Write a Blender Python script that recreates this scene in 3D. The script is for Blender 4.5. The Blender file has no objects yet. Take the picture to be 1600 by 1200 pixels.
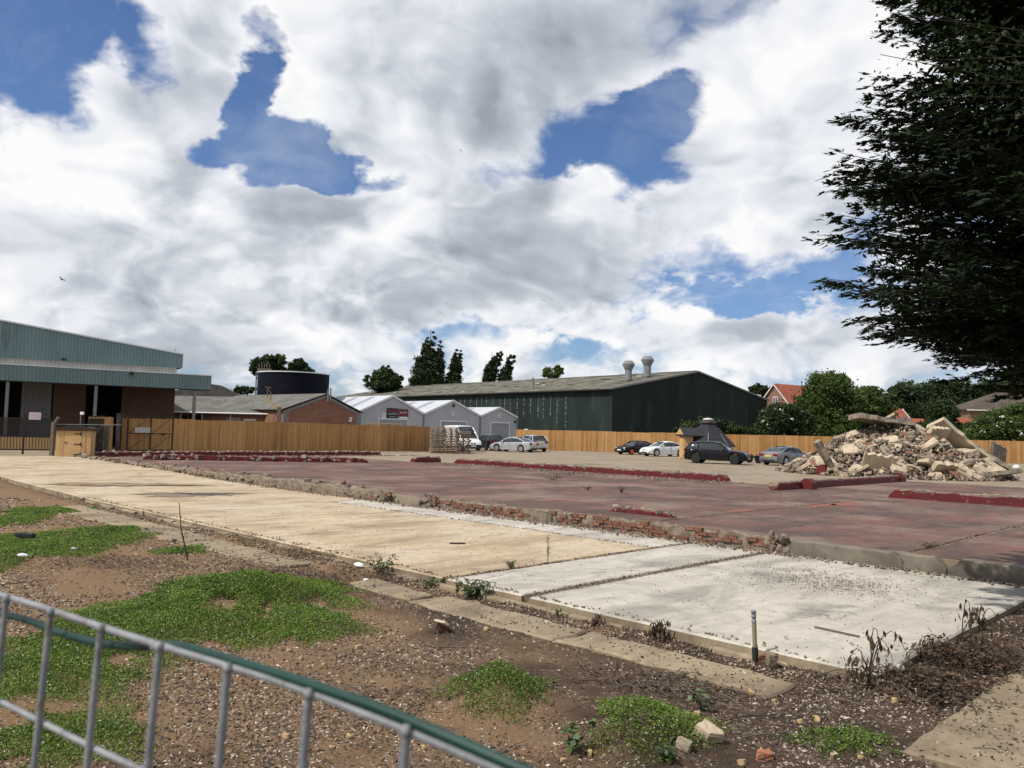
import bpy, math, random
import numpy as np
from mathutils import Vector, Matrix, Euler

random.seed(7)
RNG = np.random.default_rng(7)
scene = bpy.context.scene
COL = scene.collection
R = math.radians

# ------------------------------------------------------------------ camera
CAM_Z = 1.9
F_PX = 1260.0                       # focal length in pixels of a 1600 px wide picture
ROLL = math.atan(0.024)
PITCH = math.atan(75 * math.cos(ROLL) / F_PX)
cam_data = bpy.data.cameras.new('camera')
cam = bpy.data.objects.new('camera', cam_data)
COL.objects.link(cam)
cam_data.sensor_width = 36.0
cam_data.lens = 36.0 * F_PX / 1600.0
cam_data.clip_start = 0.02
cam_data.clip_end = 9000
cam_data.dof.use_dof = True
cam_data.dof.focus_distance = 16.0
cam_data.dof.aperture_fstop = 15.0
rot = Euler((math.pi / 2 + PITCH, 0, 0)).to_matrix() @ Matrix.Rotation(ROLL, 3, 'Z')
cam.matrix_world = Matrix.Translation((0, 0, CAM_Z)) @ rot.to_4x4()
scene.camera = cam
scene.render.resolution_x, scene.render.resolution_y = 1024, 768
scene.render.engine = 'CYCLES'
scene.view_settings.view_transform = 'Standard'
scene.view_settings.look = 'None'
scene.view_settings.exposure = 0.0
scene.view_settings.gamma = 1.0
scene.view_settings.use_curve_mapping = False

def ray(px, py):
    v = Vector(((px - 800) / F_PX, -(py - 600) / F_PX, -1.0))
    return (rot @ v).normalized()

def at(px, py, Y):                  # point seen at a picture position, at the depth Y of the place
    d = ray(px, py)
    t = Y / d.y
    return Vector((d.x * t, Y, CAM_Z + d.z * t))

def gp(px, py, z=0.0):              # point of the level z seen at a picture position
    d = ray(px, py)
    t = (z - CAM_Z) / d.z
    return Vector((d.x * t, d.y * t, z))

# ------------------------------------------------------------------ sun and sky
SUN = Vector((-0.54, -0.30, 0.80)).normalized()
sun_data = bpy.data.lights.new('sun', 'SUN')
sun_data.energy = 4.7
sun_data.angle = R(0.6)
sun_data.color = (1.0, 0.94, 0.85)
sun = bpy.data.objects.new('sun', sun_data)
COL.objects.link(sun)
sun.rotation_euler = SUN.to_track_quat('Z', 'Y').to_euler()
sun.location = (0, 0, 60)

world = bpy.data.worlds.new('World')
scene.world = world
world.use_nodes = True
wt = world.node_tree
wt.nodes.clear()

class NG:
    """small helper for building node graphs"""
    def __init__(self, tree):
        self.t = tree
    def n(self, kind, **kw):
        nd = self.t.nodes.new(kind)
        for k, v in kw.items():
            setattr(nd, k, v)
        return nd
    def put(self, sock, v):
        if isinstance(v, bpy.types.NodeSocket):
            self.t.links.new(v, sock)
        elif v is not None:
            sock.default_value = v
    def m(self, op, a, b=None, c=None, clamp=False):
        nd = self.n('ShaderNodeMath', operation=op, use_clamp=clamp)
        for i, v in enumerate((a, b, c)):
            if v is not None:
                self.put(nd.inputs[i], v)
        return nd.outputs[0]
    def vm(self, op, a, b=None):
        nd = self.n('ShaderNodeVectorMath', operation=op)
        self.put(nd.inputs[0], a)
        if b is not None:
            if op == 'SCALE':
                self.put(nd.inputs[3], b)
            else:
                self.put(nd.inputs[1], b)
        return nd.outputs[1] if op in ('LENGTH', 'DISTANCE', 'DOT_PRODUCT') else nd.outputs[0]
    def noise(self, vec, scale, detail=4, rough=0.5, dist=0.0, color=False):
        nd = self.n('ShaderNodeTexNoise')
        if vec is not None:
            self.put(nd.inputs['Vector'], vec)
        nd.inputs['Scale'].default_value = scale
        nd.inputs['Detail'].default_value = detail
        nd.inputs['Roughness'].default_value = rough
        nd.inputs['Distortion'].default_value = dist
        return nd.outputs['Color' if color else 'Fac']
    def step(self, x, lo, hi):
        nd = self.n('ShaderNodeMapRange', interpolation_type='SMOOTHSTEP')
        self.put(nd.inputs[0], x)
        nd.inputs[1].default_value, nd.inputs[2].default_value = lo, hi
        nd.inputs[3].default_value, nd.inputs[4].default_value = 0, 1
        return nd.outputs[0]
    def mix(self, f, a, b, blend='MIX'):
        nd = self.n('ShaderNodeMix', data_type='RGBA', blend_type=blend)
        self.put(nd.inputs[0], f)
        self.put(nd.inputs[6], a if isinstance(a, bpy.types.NodeSocket) else (*a, 1))
        self.put(nd.inputs[7], b if isinstance(b, bpy.types.NodeSocket) else (*b, 1))
        return nd.outputs[2]

def build_sky():
    g = NG(wt)
    d = g.n('ShaderNodeTexCoord').outputs['Generated']
    sep = g.n('ShaderNodeSeparateXYZ')
    g.put(sep.inputs[0], d)
    z = g.m('MAXIMUM', sep.outputs[2], 0.0)
    sky = g.n('ShaderNodeTexSky', sky_type='NISHITA', sun_disc=False)
    sky.sun_elevation = math.asin(SUN.z)
    sky.sun_rotation = math.atan2(SUN.x, SUN.y)
    sky.air_density, sky.dust_density, sky.ozone_density = 1.0, 0.6, 2.0
    # a cloud layer overhead, foreshortened towards the horizon
    inv = g.m('DIVIDE', 1.0, g.m('ADD', z, 0.62))
    p = g.vm('SCALE', d, inv)
    warp = g.vm('SCALE', g.noise(p, 3.2, 3, 0.55, color=True), 0.24)
    pw = g.vm('ADD', p, warp)
    def cover(v, det):
        n1 = g.noise(v, 3.0, det, 0.60)
        n2 = g.noise(v, 6.4, max(det - 3, 2), 0.5)
        bil = g.m('ABSOLUTE', g.m('MULTIPLY_ADD', n2, 2.0, -1.0))
        return g.m('MULTIPLY_ADD', bil, 0.46, g.m('MULTIPLY', n1, 1.25))
    c0 = cover(pw, 7)
    c1 = cover(g.vm('ADD', pw, (-0.060, -0.02, 0.075)), 4)
    big = g.noise(p, 1.8, 2, 0.5)
    def blobs(items):
        tot = None
        for (px, py, rx, ry, wgt) in items:
            c = ray(px, py)
            sc = (F_PX / rx, F_PX / rx, F_PX / ry)
            nd = g.n('ShaderNodeVectorMath', operation='MULTIPLY_ADD')
            g.put(nd.inputs[0], pb)
            nd.inputs[1].default_value = sc
            nd.inputs[2].default_value = (-c.x * sc[0], -c.y * sc[1], -c.z * sc[2])
            dd = g.vm('DOT_PRODUCT', nd.outputs[0], nd.outputs[0])
            mr = g.n('ShaderNodeMapRange', interpolation_type='SMOOTHSTEP')
            g.put(mr.inputs[0], dd)
            mr.inputs[1].default_value, mr.inputs[2].default_value = 2.6, 0.0
            mr.inputs[3].default_value, mr.inputs[4].default_value = 0.0, wgt
            tot = mr.outputs[0] if tot is None else g.m('ADD', tot, mr.outputs[0])
        return tot
    # the openings get ragged outlines from the same turbulence
    pb = g.vm('ADD', d, g.vm('SCALE', g.vm('SUBTRACT', g.noise(p, 8, 5, 0.6, color=True), (0.5, 0.5, 0.5)), 0.13))
    holes = blobs(SKY_HOLES)
    dens = g.m('ADD', g.m('MULTIPLY_ADD', big, 0.35, c0), holes)
    D = g.m('SUBTRACT', dens, 0.77)
    alpha = g.step(D, -0.13, 0.17)
    veil = g.m('MULTIPLY', g.step(g.noise(pw, 5.0, 6, 0.62), 0.46, 0.74), 0.24)
    alpha = g.m('MAXIMUM', alpha, veil)
    relief = g.m('SUBTRACT', c1, c0)
    thick = g.step(D, 0.0, 0.5)
    shade = g.m('MULTIPLY_ADD', thick, 0.20, 0.18)
    shade = g.m('MULTIPLY_ADD', relief, 1.75, shade)
    shade = g.m('MULTIPLY_ADD', g.m('SUBTRACT', big, 0.5), 0.8, shade)
    shade = g.m('ADD', shade, blobs(SKY_GREYS), clamp=True)
    ramp = g.n('ShaderNodeValToRGB')
    g.put(ramp.inputs[0], shade)
    e = ramp.color_ramp.elements
    e[0].position, e[0].color = 0.0, (0.98, 0.98, 0.98, 1)
    e[1].position, e[1].color = 1.0, (0.33, 0.37, 0.425, 1)
    k = e.new(0.28); k.color = (0.80, 0.825, 0.88, 1)
    k = e.new(0.6); k.color = (0.53, 0.575, 0.635, 1)
    b1 = g.n('ShaderNodeBackground')
    tint = g.mix(1.0, sky.outputs[0], (0.72, 0.86, 1.10), 'MULTIPLY')
    g.put(b1.inputs[0], tint)
    b1.inputs[1].default_value = 0.10
    b2 = g.n('ShaderNodeBackground')
    g.put(b2.inputs[0], ramp.outputs[0])
    b2.inputs[1].default_value = 1.0
    mx = g.n('ShaderNodeMixShader')
    g.put(mx.inputs[0], alpha)
    g.put(mx.inputs[1], b1.outputs[0])
    g.put(mx.inputs[2], b2.outputs[0])
    out = g.n('ShaderNodeOutputWorld')
    g.put(out.inputs[0], mx.outputs[0])

# openings of the cloud cover (negative) and heaped clouds (positive), by the direction they stand in
SKY_HOLES = [(15, 40, 95, 85, -0.46), (225, 82, 36, 36, -0.30), (408, 70, 32, 95, -0.40), (392, 170, 34, 95, -0.33), (440, 250, 75, 36, -0.32),
             (545, 278, 80, 28, -0.30), (320, 240, 26, 22, -0.30), (925, 198, 74, 54, -0.37), (1035, 170, 72, 34, -0.35),
             (790, 265, 75, 22, -0.27), (1015, 290, 50, 30, -0.26), (1200, 425, 170, 44, -0.31), (1120, 470, 120, 24, -0.26),
             (760, 545, 150, 28, -0.26), (960, 545, 80, 18, -0.15),
             (150, 250, 170, 130, 0.20), (210, 420, 260, 90, 0.25), (700, 110, 240, 90, 0.28), (820, 400, 260, 90, 0.30),
             (500, 400, 220, 90, 0.25), (1240, 200, 130, 130, 0.30), (420, 520, 420, 40, 0.2), (310, 60, 60, 60, 0.25), (1250, 540, 250, 40, 0.16)]
SKY_GREYS = [(780, 95, 190, 50, 0.22), (880, 425, 150, 55, 0.26), (420, 462, 210, 26, 0.22), (250, 340, 50, 120, 0.14),
             (640, 480, 260, 30, 0.10), (250, 545, 200, 20, 0.12),
             (120, 200, 70, 80, -0.20), (195, 300, 45, 60, -0.20), (600, 40, 160, 40, -0.16), (1230, 150, 120, 110, -0.14),
             (1320, 40, 120, 60, -0.2), (480, 150, 50, 60, -0.16), (560, 400, 70, 40, -0.14), (960, 510, 100, 26, -0.22), (1150, 565, 180, 20, -0.16)]
build_sky()
world.cycles.sampling_method = 'MANUAL'
world.cycles.sample_map_resolution = 256
scene.cycles.max_bounces = 5
scene.cycles.diffuse_bounces = 2
scene.cycles.glossy_bounces = 2
scene.cycles.transmission_bounces = 3
scene.cycles.transparent_max_bounces = 4

# ------------------------------------------------------------------ materials
MATS = {}
def principled(name):
    m = bpy.data.materials.new(name)
    m.use_nodes = True
    g = NG(m.node_tree)
    bs = m.node_tree.nodes['Principled BSDF']
    MATS[name] = m
    return m, g, bs

def mat(name, c1, c2=None, scale=6.0, rough=0.8, spec=0.3, metal=0.0, bump=0.0, bscale=60.0, stretch=(1, 1, 1),
        c3=None, s3=20.0, lo3=0.58, hi3=0.68, detail=6, lo=0.35, hi=0.65, attr=None, coat=0.0):
    """painted, mineral or wooden surface: two tones by noise, a third in specks or stains, fine relief"""
    m, g, bs = principled(name)
    co = g.n('ShaderNodeTexCoord').outputs['Object']
    cs = g.vm('MULTIPLY', co, stretch)
    col = None
    if c2 is not None:
        f = g.step(g.noise(cs, scale, detail, 0.6), lo, hi)
        col = g.mix(f, c1, c2)
    if c3 is not None:
        f3 = g.step(g.noise(cs, s3, 8, 0.65), lo3, hi3)
        col = g.mix(f3, col if col is not None else c1, c3)
    if attr:
        a = g.n('ShaderNodeAttribute', attribute_name='cv')
        k = g.m('ADD', g.m('MULTIPLY', a.outputs['Fac'], attr), 1 - attr / 2)
        cc = g.n('ShaderNodeCombineXYZ')
        for i in range(3):
            g.put(cc.inputs[i], k)
        col = g.mix(1.0, col if col is not None else c1, cc.outputs[0], 'MULTIPLY')
    if col is None:
        bs.inputs['Base Color'].default_value = (*c1, 1)
    else:
        g.put(bs.inputs['Base Color'], col)
    bs.inputs['Roughness'].default_value = rough
    bs.inputs['Specular IOR Level'].default_value = spec
    bs.inputs['Metallic'].default_value = metal
    bs.inputs['Coat Weight'].default_value = coat
    if bump:
        b = g.n('ShaderNodeBump')
        b.inputs['Strength'].default_value = bump
        b.inputs['Distance'].default_value = 0.02
        g.put(b.inputs['Height'], g.noise(cs, bscale, 6, 0.65))
        g.put(bs.inputs['Normal'], b.outputs[0])
    return m

def leaf_mat(name, dark, light, scale=0.8, rough=0.6, trans=0.25, spec=0.25):
    m, g, bs = principled(name)
    co = g.n('ShaderNodeTexCoord').outputs['Object']
    a = g.n('ShaderNodeAttribute', attribute_name='cv')
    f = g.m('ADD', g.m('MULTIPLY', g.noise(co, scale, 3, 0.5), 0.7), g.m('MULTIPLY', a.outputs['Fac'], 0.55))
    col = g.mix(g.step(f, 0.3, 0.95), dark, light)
    g.put(bs.inputs['Base Color'], col)
    bs.inputs['Roughness'].default_value = rough
    bs.inputs['Specular IOR Level'].default_value = spec
    tr = g.n('ShaderNodeBsdfTranslucent')
    g.put(tr.inputs[0], g.mix(1.0, col, (1.1, 1.25, 0.5), 'MULTIPLY'))
    mx = g.n('ShaderNodeMixShader')
    mx.inputs[0].default_value = trans
    g.put(mx.inputs[1], bs.outputs[0])
    g.put(mx.inputs[2], tr.outputs[0])
    out = m.node_tree.nodes['Material Output']
    g.put(out.inputs[0], mx.outputs[0])
    return m

# ------------------------------------------------------------------ mesh helpers
def link(o, parent=None):
    COL.objects.link(o)
    if parent is not None:
        o.parent = parent
    return o

def fast_mesh(name, V, F, cv=None, smooth=False):
    V = np.asarray(V, dtype=np.float32); F = np.asarray(F, dtype=np.int32)
    me = bpy.data.meshes.new(name)
    k = F.shape[1]
    me.vertices.add(len(V)); me.vertices.foreach_set('co', V.ravel())
    me.loops.add(F.size); me.loops.foreach_set('vertex_index', F.ravel())
    me.polygons.add(len(F))
    me.polygons.foreach_set('loop_start', np.arange(0, F.size, k, dtype=np.int32))
    me.polygons.foreach_set('loop_total', np.full(len(F), k, dtype=np.int32))
    if smooth:
        me.polygons.foreach_set('use_smooth', np.ones(len(F), dtype=bool))
    if cv is not None:
        at_ = me.attributes.new('cv', 'FLOAT', 'FACE')
        at_.data.foreach_set('value', np.asarray(cv, dtype=np.float32))
    me.update(calc_edges=True)
    return me

def mesh_obj(name, me, m, parent=None):
    o = bpy.data.objects.new(name, me)
    if m is not None and len(me.materials) == 0:
        me.materials.append(MATS[m] if isinstance(m, str) else m)
    return link(o, parent)

class MB:
    """collects shapes and builds them as ONE mesh object"""
    def __init__(self):
        self.v, self.f, self.c = [], [], []
        self.cur = 0.5
    def add(self, vs, fs):
        o = len(self.v)
        self.v += [tuple(v) for v in vs]
        self.f += [tuple(i + o for i in f) for f in fs]
        self.c += [self.cur] * len(fs)
        return self
    def box(self, x0, x1, y0, y1, z0, z1):
        vs = [(x0, y0, z0), (x1, y0, z0), (x1, y1, z0), (x0, y1, z0), (x0, y0, z1), (x1, y0, z1), (x1, y1, z1), (x0, y1, z1)]
        return self.add(vs, [(0, 3, 2, 1), (4, 5, 6, 7), (0, 1, 5, 4), (1, 2, 6, 5), (2, 3, 7, 6), (3, 0, 4, 7)])
    def prism(self, poly, axis, a0, a1):
        """polygon in a plane pushed along axis ('x','y','z'); poly holds the two other coordinates"""
        n = len(poly)
        def mk(p, t):
            return {'x': (t, p[0], p[1]), 'y': (p[0], t, p[1]), 'z': (p[0], p[1], t)}[axis]
        vs = [mk(p, a0) for p in poly] + [mk(p, a1) for p in poly]
        fs = [tuple(range(n))[::-1], tuple(range(n, 2 * n))]
        fs += [(i, (i + 1) % n, n + (i + 1) % n, n + i) for i in range(n)]
        return self.add(vs, fs)
    def bar(self, p, q, w, h=None, up=(0, 0, 1)):
        h = h or w
        p, q = Vector(p), Vector(q)
        d = (q - p).normalized()
        u = Vector(up)
        s = d.cross(u)
        if s.length < 1e-4:
            s = d.cross(Vector((1, 0, 0)))
        s.normalize(); t = s.cross(d)
        vs = [c + s * (a * w / 2) + t * (b * h / 2) for c in (p, q) for a, b in ((-1, -1), (1, -1), (1, 1), (-1, 1))]
        return self.add(vs, [(3, 2, 1, 0), (4, 5, 6, 7), (0, 1, 5, 4), (1, 2, 6, 5), (2, 3, 7, 6), (3, 0, 4, 7)])
    def tube(self, pts, r, n=8, cap=True):
        pts = [Vector(p) for p in pts]
        rs = r if isinstance(r, (list, tuple)) else [r] * len(pts)
        vs, fs = [], []
        prev = None
        for i, p in enumerate(pts):
            d = (pts[min(i + 1, len(pts) - 1)] - pts[max(i - 1, 0)]).normalized()
            if prev is None:
                s = d.cross(Vector((0, 0, 1)))
                if s.length < 1e-3:
                    s = d.cross(Vector((1, 0, 0)))
            else:
                s = prev - d * prev.dot(d)
            s.normalize(); prev = s
            t = d.cross(s)
            for k in range(n):
                a = 2 * math.pi * k / n
                vs.append(p + (s * math.cos(a) + t * math.sin(a)) * rs[i])
        for i in range(len(pts) - 1):
            for k in range(n):
                fs.append((i * n + k, i * n + (k + 1) % n, (i + 1) * n + (k + 1) % n, (i + 1) * n + k))
        if cap:
            fs.append(tuple(range(n))[::-1]); fs.append(tuple(range((len(pts) - 1) * n, len(pts) * n)))
        return self.add(vs, fs)
    def lathe(self, prof, n=24, c=(0, 0, 0), axis='z'):
        """profile of (radius, height) turned about an axis"""
        vs, fs = [], []
        for (r, h) in prof:
            for k in range(n):
                a = 2 * math.pi * k / n
                x, y = r * math.cos(a), r * math.sin(a)
                p = (x, y, h) if axis == 'z' else ((x, h, y) if axis == 'y' else (h, x, y))
                vs.append((p[0] + c[0], p[1] + c[1], p[2] + c[2]))
        for i in range(len(prof) - 1):
            for k in range(n):
                fs.append((i * n + k, i * n + (k + 1) % n, (i + 1) * n + (k + 1) % n, (i + 1) * n + k))
        fs.append(tuple(range(n))[::-1]); fs.append(tuple(range((len(prof) - 1) * n, len(prof) * n)))
        return self.add(vs, fs)
    def mesh(self, name, smooth=None):
        me = bpy.data.meshes.new(name)
        me.from_pydata(self.v, [], self.f)
        a = me.attributes.new('cv', 'FLOAT', 'FACE')
        a.data.foreach_set('value', np.asarray(self.c, dtype=np.float32))
        import bmesh
        bm = bmesh.new(); bm.from_mesh(me)
        bmesh.ops.recalc_face_normals(bm, faces=bm.faces)
        bm.to_mesh(me); bm.free()
        if smooth:
            me.polygons.foreach_set('use_smooth', np.ones(len(me.polygons), dtype=bool))
            me.set_sharp_from_angle(angle=R(smooth))
        me.update()
        return me
    def build(self, name, m, parent=None, smooth=None):
        return mesh_obj(name, self.mesh(name, smooth), m, parent)

def tag(o, label, cat, group=None, kind=None):
    o['label'] = label
    o['category'] = cat
    if group:
        o['group'] = group
    if kind:
        o['kind'] = kind
    return o

def thing(name, label, cat, loc=(0, 0, 0), rz=0.0, group=None, kind=None):
    o = bpy.data.objects.new(name, None)
    o.empty_display_size = 0.2
    o.location = loc
    o.rotation_euler = (0, 0, rz)
    link(o)
    return tag(o, label, cat, group, kind)

def chunk_mesh(name, n, size, thick, seed, rough=0.12):
    """a broken piece of slab: uneven polygon with thickness and chipped edges"""
    r = random.Random(seed)
    ang = sorted(r.uniform(0, 2 * math.pi) * 0.35 + 2 * math.pi * k / n * 1.0 for k in range(n))
    out = [(math.cos(a) * size * r.uniform(0.62, 1.1), math.sin(a) * size * r.uniform(0.5, 0.95)) for a in ang]
    vs, t = [], thick
    for lev, (k, z) in enumerate(((0.90, -t / 2), (1.0, -t * 0.2), (0.97, t * 0.34), (0.90, t / 2))):
        for (x, y) in out:
            vs.append((x * k + r.uniform(-rough, rough) * size * 0.25, y * k + r.uniform(-rough, rough) * size * 0.25, z + (r.uniform(-1, 1) * t * 0.13 if lev in (1, 2) else r.uniform(-1, 1) * t * 0.04)))
    fs = [tuple(range(n))[::-1], tuple(range(3 * n, 4 * n))]
    for l in range(3):
        fs += [(l * n + i, l * n + (i + 1) % n, (l + 1) * n + (i + 1) % n, (l + 1) * n + i) for i in range(n)]
    return MB().add(vs, fs).mesh(name)

def rock_mesh(name, n, size, thick, seed, jag=0.05, cuts=2):
    """a broken lump: the uneven slab piece, subdivided, with worn edges and pitted faces"""
    import bmesh
    me = chunk_mesh(name, n, size, thick, seed, 0.2)
    bm = bmesh.new(); bm.from_mesh(me)
    bmesh.ops.triangulate(bm, faces=[f for f in bm.faces if len(f.verts) > 4])
    bmesh.ops.subdivide_edges(bm, edges=bm.edges[:], cuts=cuts, use_grid_fill=True)
    bmesh.ops.smooth_vert(bm, verts=bm.verts[:], factor=0.5, use_axis_x=True, use_axis_y=True, use_axis_z=True)
    r = random.Random(seed)
    for v in bm.verts:
        v.co += Vector((r.uniform(-1, 1), r.uniform(-1, 1), r.uniform(-1, 1))) * min(size, thick) * jag
    bmesh.ops.recalc_face_normals(bm, faces=bm.faces)
    bm.to_mesh(me); bm.free()
    return me

# leaf-shaped faces: centre, half length vector, half width vector
def leaf_faces(c, u, v):
    n = len(c)
    V = np.empty((n, 4, 3), dtype=np.float32)
    V[:, 0] = c - u; V[:, 1] = c + v; V[:, 2] = c + u; V[:, 3] = c - v
    return V.reshape(-1, 3), np.arange(n * 4, dtype=np.int32).reshape(-1, 4)

def rand_dirs(n, rng=None):
    rng = rng or RNG
    v = rng.normal(size=(n, 3))
    return v / np.linalg.norm(v, axis=1, keepdims=True)

def leaf_cloud(c, size, flat=0.0, aspect=0.5, rng=None, up=0.0):
    rng = rng or RNG
    n = len(c)
    u = rand_dirs(n, rng); u[:, 2] = u[:, 2] * (1 - flat) + up
    u /= np.linalg.norm(u, axis=1, keepdims=True)
    w = rand_dirs(n, rng)
    v = np.cross(u, w); v /= np.linalg.norm(v, axis=1, keepdims=True) + 1e-6
    s = (np.asarray(size) * rng.uniform(0.65, 1.3, n))[:, None]
    return leaf_faces(c, u * s, v * s * aspect)

# the site's own axes: b runs right and away, a runs left and away, both at 45 degrees
SITE = Vector((3.43, 7.58, 0.0))
S45 = math.sqrt(0.5)
def ab(b, a, z=0.0):
    return Vector((SITE.x + (b - a) * S45, SITE.y + (b + a) * S45, z))
def to_ab(x, y):
    dx, dy = x - SITE.x, y - SITE.y
    return (dx + dy) * S45, (-dx + dy) * S45
def site_obj(mb, name, m, parent=None, smooth=None):
    o = mb.build(name, m, parent, smooth)
    if parent is None:
        o.location = SITE; o.rotation_euler = (0, 0, R(45))
    return o
def site_thing(name, label, cat, group=None, kind=None):
    return thing(name, label, cat, SITE, R(45), group, kind)
PALE_Z = -0.25
def slab_z(a):                       # the pale slab climbs gently to the yard's level at its far end
    t = min(max((a - 20) / 26.0, 0), 1)
    return PALE_Z * (1 - t * t * (3 - 2 * t))
# ------------------------------------------------------------------ surfaces of the site
def slab_material(name, base, alt, stain, streak, rough=0.85, stain_scale=0.9, st_lo=0.52, st_hi=0.72, dust=None):
    """old concrete: cloudy tone, long scuffs, dark stains, pits"""
    m, g, bs = principled(name)
    co = g.n('ShaderNodeTexCoord').outputs['Object']
    col = g.mix(g.step(g.noise(co, 0.55, 6, 0.6), 0.32, 0.68), base, alt)
    sx = g.vm('MULTIPLY', co, (0.45, 2.6, 1.0))
    col = g.mix(g.m('MULTIPLY', g.step(g.noise(sx, 1.3, 8, 0.68), 0.44, 0.70), 0.8), col, streak)
    smudge = g.step(g.noise(g.vm('ADD', g.vm('MULTIPLY', co, (0.55, 1.5, 1)), (31, 7, 0)), 0.75, 5, 0.62, 0.6), 0.47, 0.66)
    col = g.mix(g.m('MULTIPLY', smudge, 0.62), col, stain)
    sy = g.vm('MULTIPLY', co, (2.2, 0.6, 1.0))
    col = g.mix(g.m('MULTIPLY', g.step(g.noise(sy, 1.1, 8, 0.66, 0.4), 0.54, 0.76), 0.55), col, streak)
    col = g.mix(g.m('MULTIPLY', g.step(g.noise(co, stain_scale, 9, 0.62, 0.5), st_lo, st_hi), 0.8), col, stain)
    if dust:
        col = g.mix(g.m('MULTIPLY', g.step(g.noise(co, 0.33, 7, 0.62), 0.47, 0.66), 0.75), col, dust)
    col = g.mix(g.m('MULTIPLY', g.step(g.noise(co, 26, 4, 0.7), 0.60, 0.72), 0.55), col, stain)
    col = g.mix(g.m('MULTIPLY', g.step(g.noise(co, 7, 6, 0.7), 0.40, 0.62), 0.4), col, streak)
    # hairline cracks
    vo = g.n('ShaderNodeTexVoronoi', feature='DISTANCE_TO_EDGE')
    g.put(vo.inputs['Vector'], g.vm('ADD', co, g.vm('SCALE', g.noise(co, 1.2, 5, 0.6, color=True), 1.2)))
    vo.inputs['Scale'].default_value = 0.28
    crack = g.m('SUBTRACT', 1.0, g.step(vo.outputs['Distance'], 0.002, 0.007))
    crack = g.m('MULTIPLY', crack, g.step(g.noise(co, 0.5, 2), 0.45, 0.6))
    col = g.mix(g.m('MULTIPLY', crack, 0.8), col, stain)
    g.put(bs.inputs['Base Color'], col)
    bs.inputs['Roughness'].default_value = rough
    bs.inputs['Specular IOR Level'].default_value = 0.25
    b = g.n('ShaderNodeBump')
    b.inputs['Strength'].default_value = 0.5
    b.inputs['Distance'].default_value = 0.012
    g.put(b.inputs['Height'], g.m('SUBTRACT', g.m('ADD', g.noise(co, 38, 6, 0.7), g.noise(co, 3.0, 4, 0.6)), g.m('MULTIPLY', crack, 1.2)))
    g.put(bs.inputs['Normal'], b.outputs[0])
    return m

slab_material('white_concrete', (0.52, 0.485, 0.42), (0.43, 0.40, 0.345), (0.17, 0.16, 0.14), (0.33, 0.305, 0.26), st_lo=0.50)
slab_material('tan_concrete', (0.50, 0.41, 0.29), (0.42, 0.33, 0.22), (0.19, 0.14, 0.095), (0.28, 0.21, 0.135), st_lo=0.52, dust=(0.50, 0.44, 0.34))
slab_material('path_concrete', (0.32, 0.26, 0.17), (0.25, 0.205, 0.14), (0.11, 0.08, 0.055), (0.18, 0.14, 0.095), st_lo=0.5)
slab_material('yard_concrete', (0.30, 0.235, 0.155), (0.255, 0.205, 0.14), (0.13, 0.10, 0.075), (0.19, 0.15, 0.11), stain_scale=0.22, dust=(0.27, 0.245, 0.21))
slab_material('red_floor_paint', (0.112, 0.072, 0.060), (0.195, 0.090, 0.068), (0.050, 0.041, 0.036), (0.080, 0.065, 0.057), rough=0.95, stain_scale=0.45, st_lo=0.47, dust=(0.245, 0.178, 0.142))
slab_material('wall_concrete', (0.23, 0.20, 0.155), (0.17, 0.15, 0.12), (0.07, 0.06, 0.05), (0.13, 0.11, 0.085))
mat('orange_red_paint', (0.30, 0.075, 0.05), (0.19, 0.07, 0.055), 2.5, 0.75, c3=(0.12, 0.07, 0.06), s3=6, lo3=0.5, hi3=0.62)
mat('red_paint', (0.115, 0.013, 0.015), (0.080, 0.013, 0.014), 3, 0.55, bump=0.4, bscale=25, c3=(0.21, 0.16, 0.12), s3=5, lo3=0.60, hi3=0.66)
mat('mortar', (0.24, 0.20, 0.15), (0.13, 0.10, 0.075), 5, 0.95, bump=1.0, bscale=30, c3=(0.07, 0.055, 0.04), s3=12)
mat('brick_red', (0.20, 0.080, 0.050), (0.125, 0.06, 0.043), 7, 0.9, bump=0.8, bscale=40, c3=(0.25, 0.195, 0.14), s3=9, lo3=0.50, hi3=0.62, attr=0.8)
mat('rubble', (0.29, 0.24, 0.18), (0.19, 0.155, 0.115), 3, 0.92, bump=0.7, bscale=14, c3=(0.10, 0.085, 0.073), s3=5, lo3=0.52, hi3=0.64)
mat('rubble_pale', (0.44, 0.365, 0.265), (0.35, 0.285, 0.205), 2, 0.9, bump=0.5, bscale=14, c3=(0.21, 0.165, 0.12), s3=4, lo3=0.60, hi3=0.70)
mat('rubble_dark', (0.13, 0.115, 0.10), (0.08, 0.07, 0.062), 3, 0.95, bump=0.8, bscale=12)
mat('crumbs', (0.24, 0.185, 0.135), (0.13, 0.10, 0.075), 2, 0.95, attr=1.3)

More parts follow.
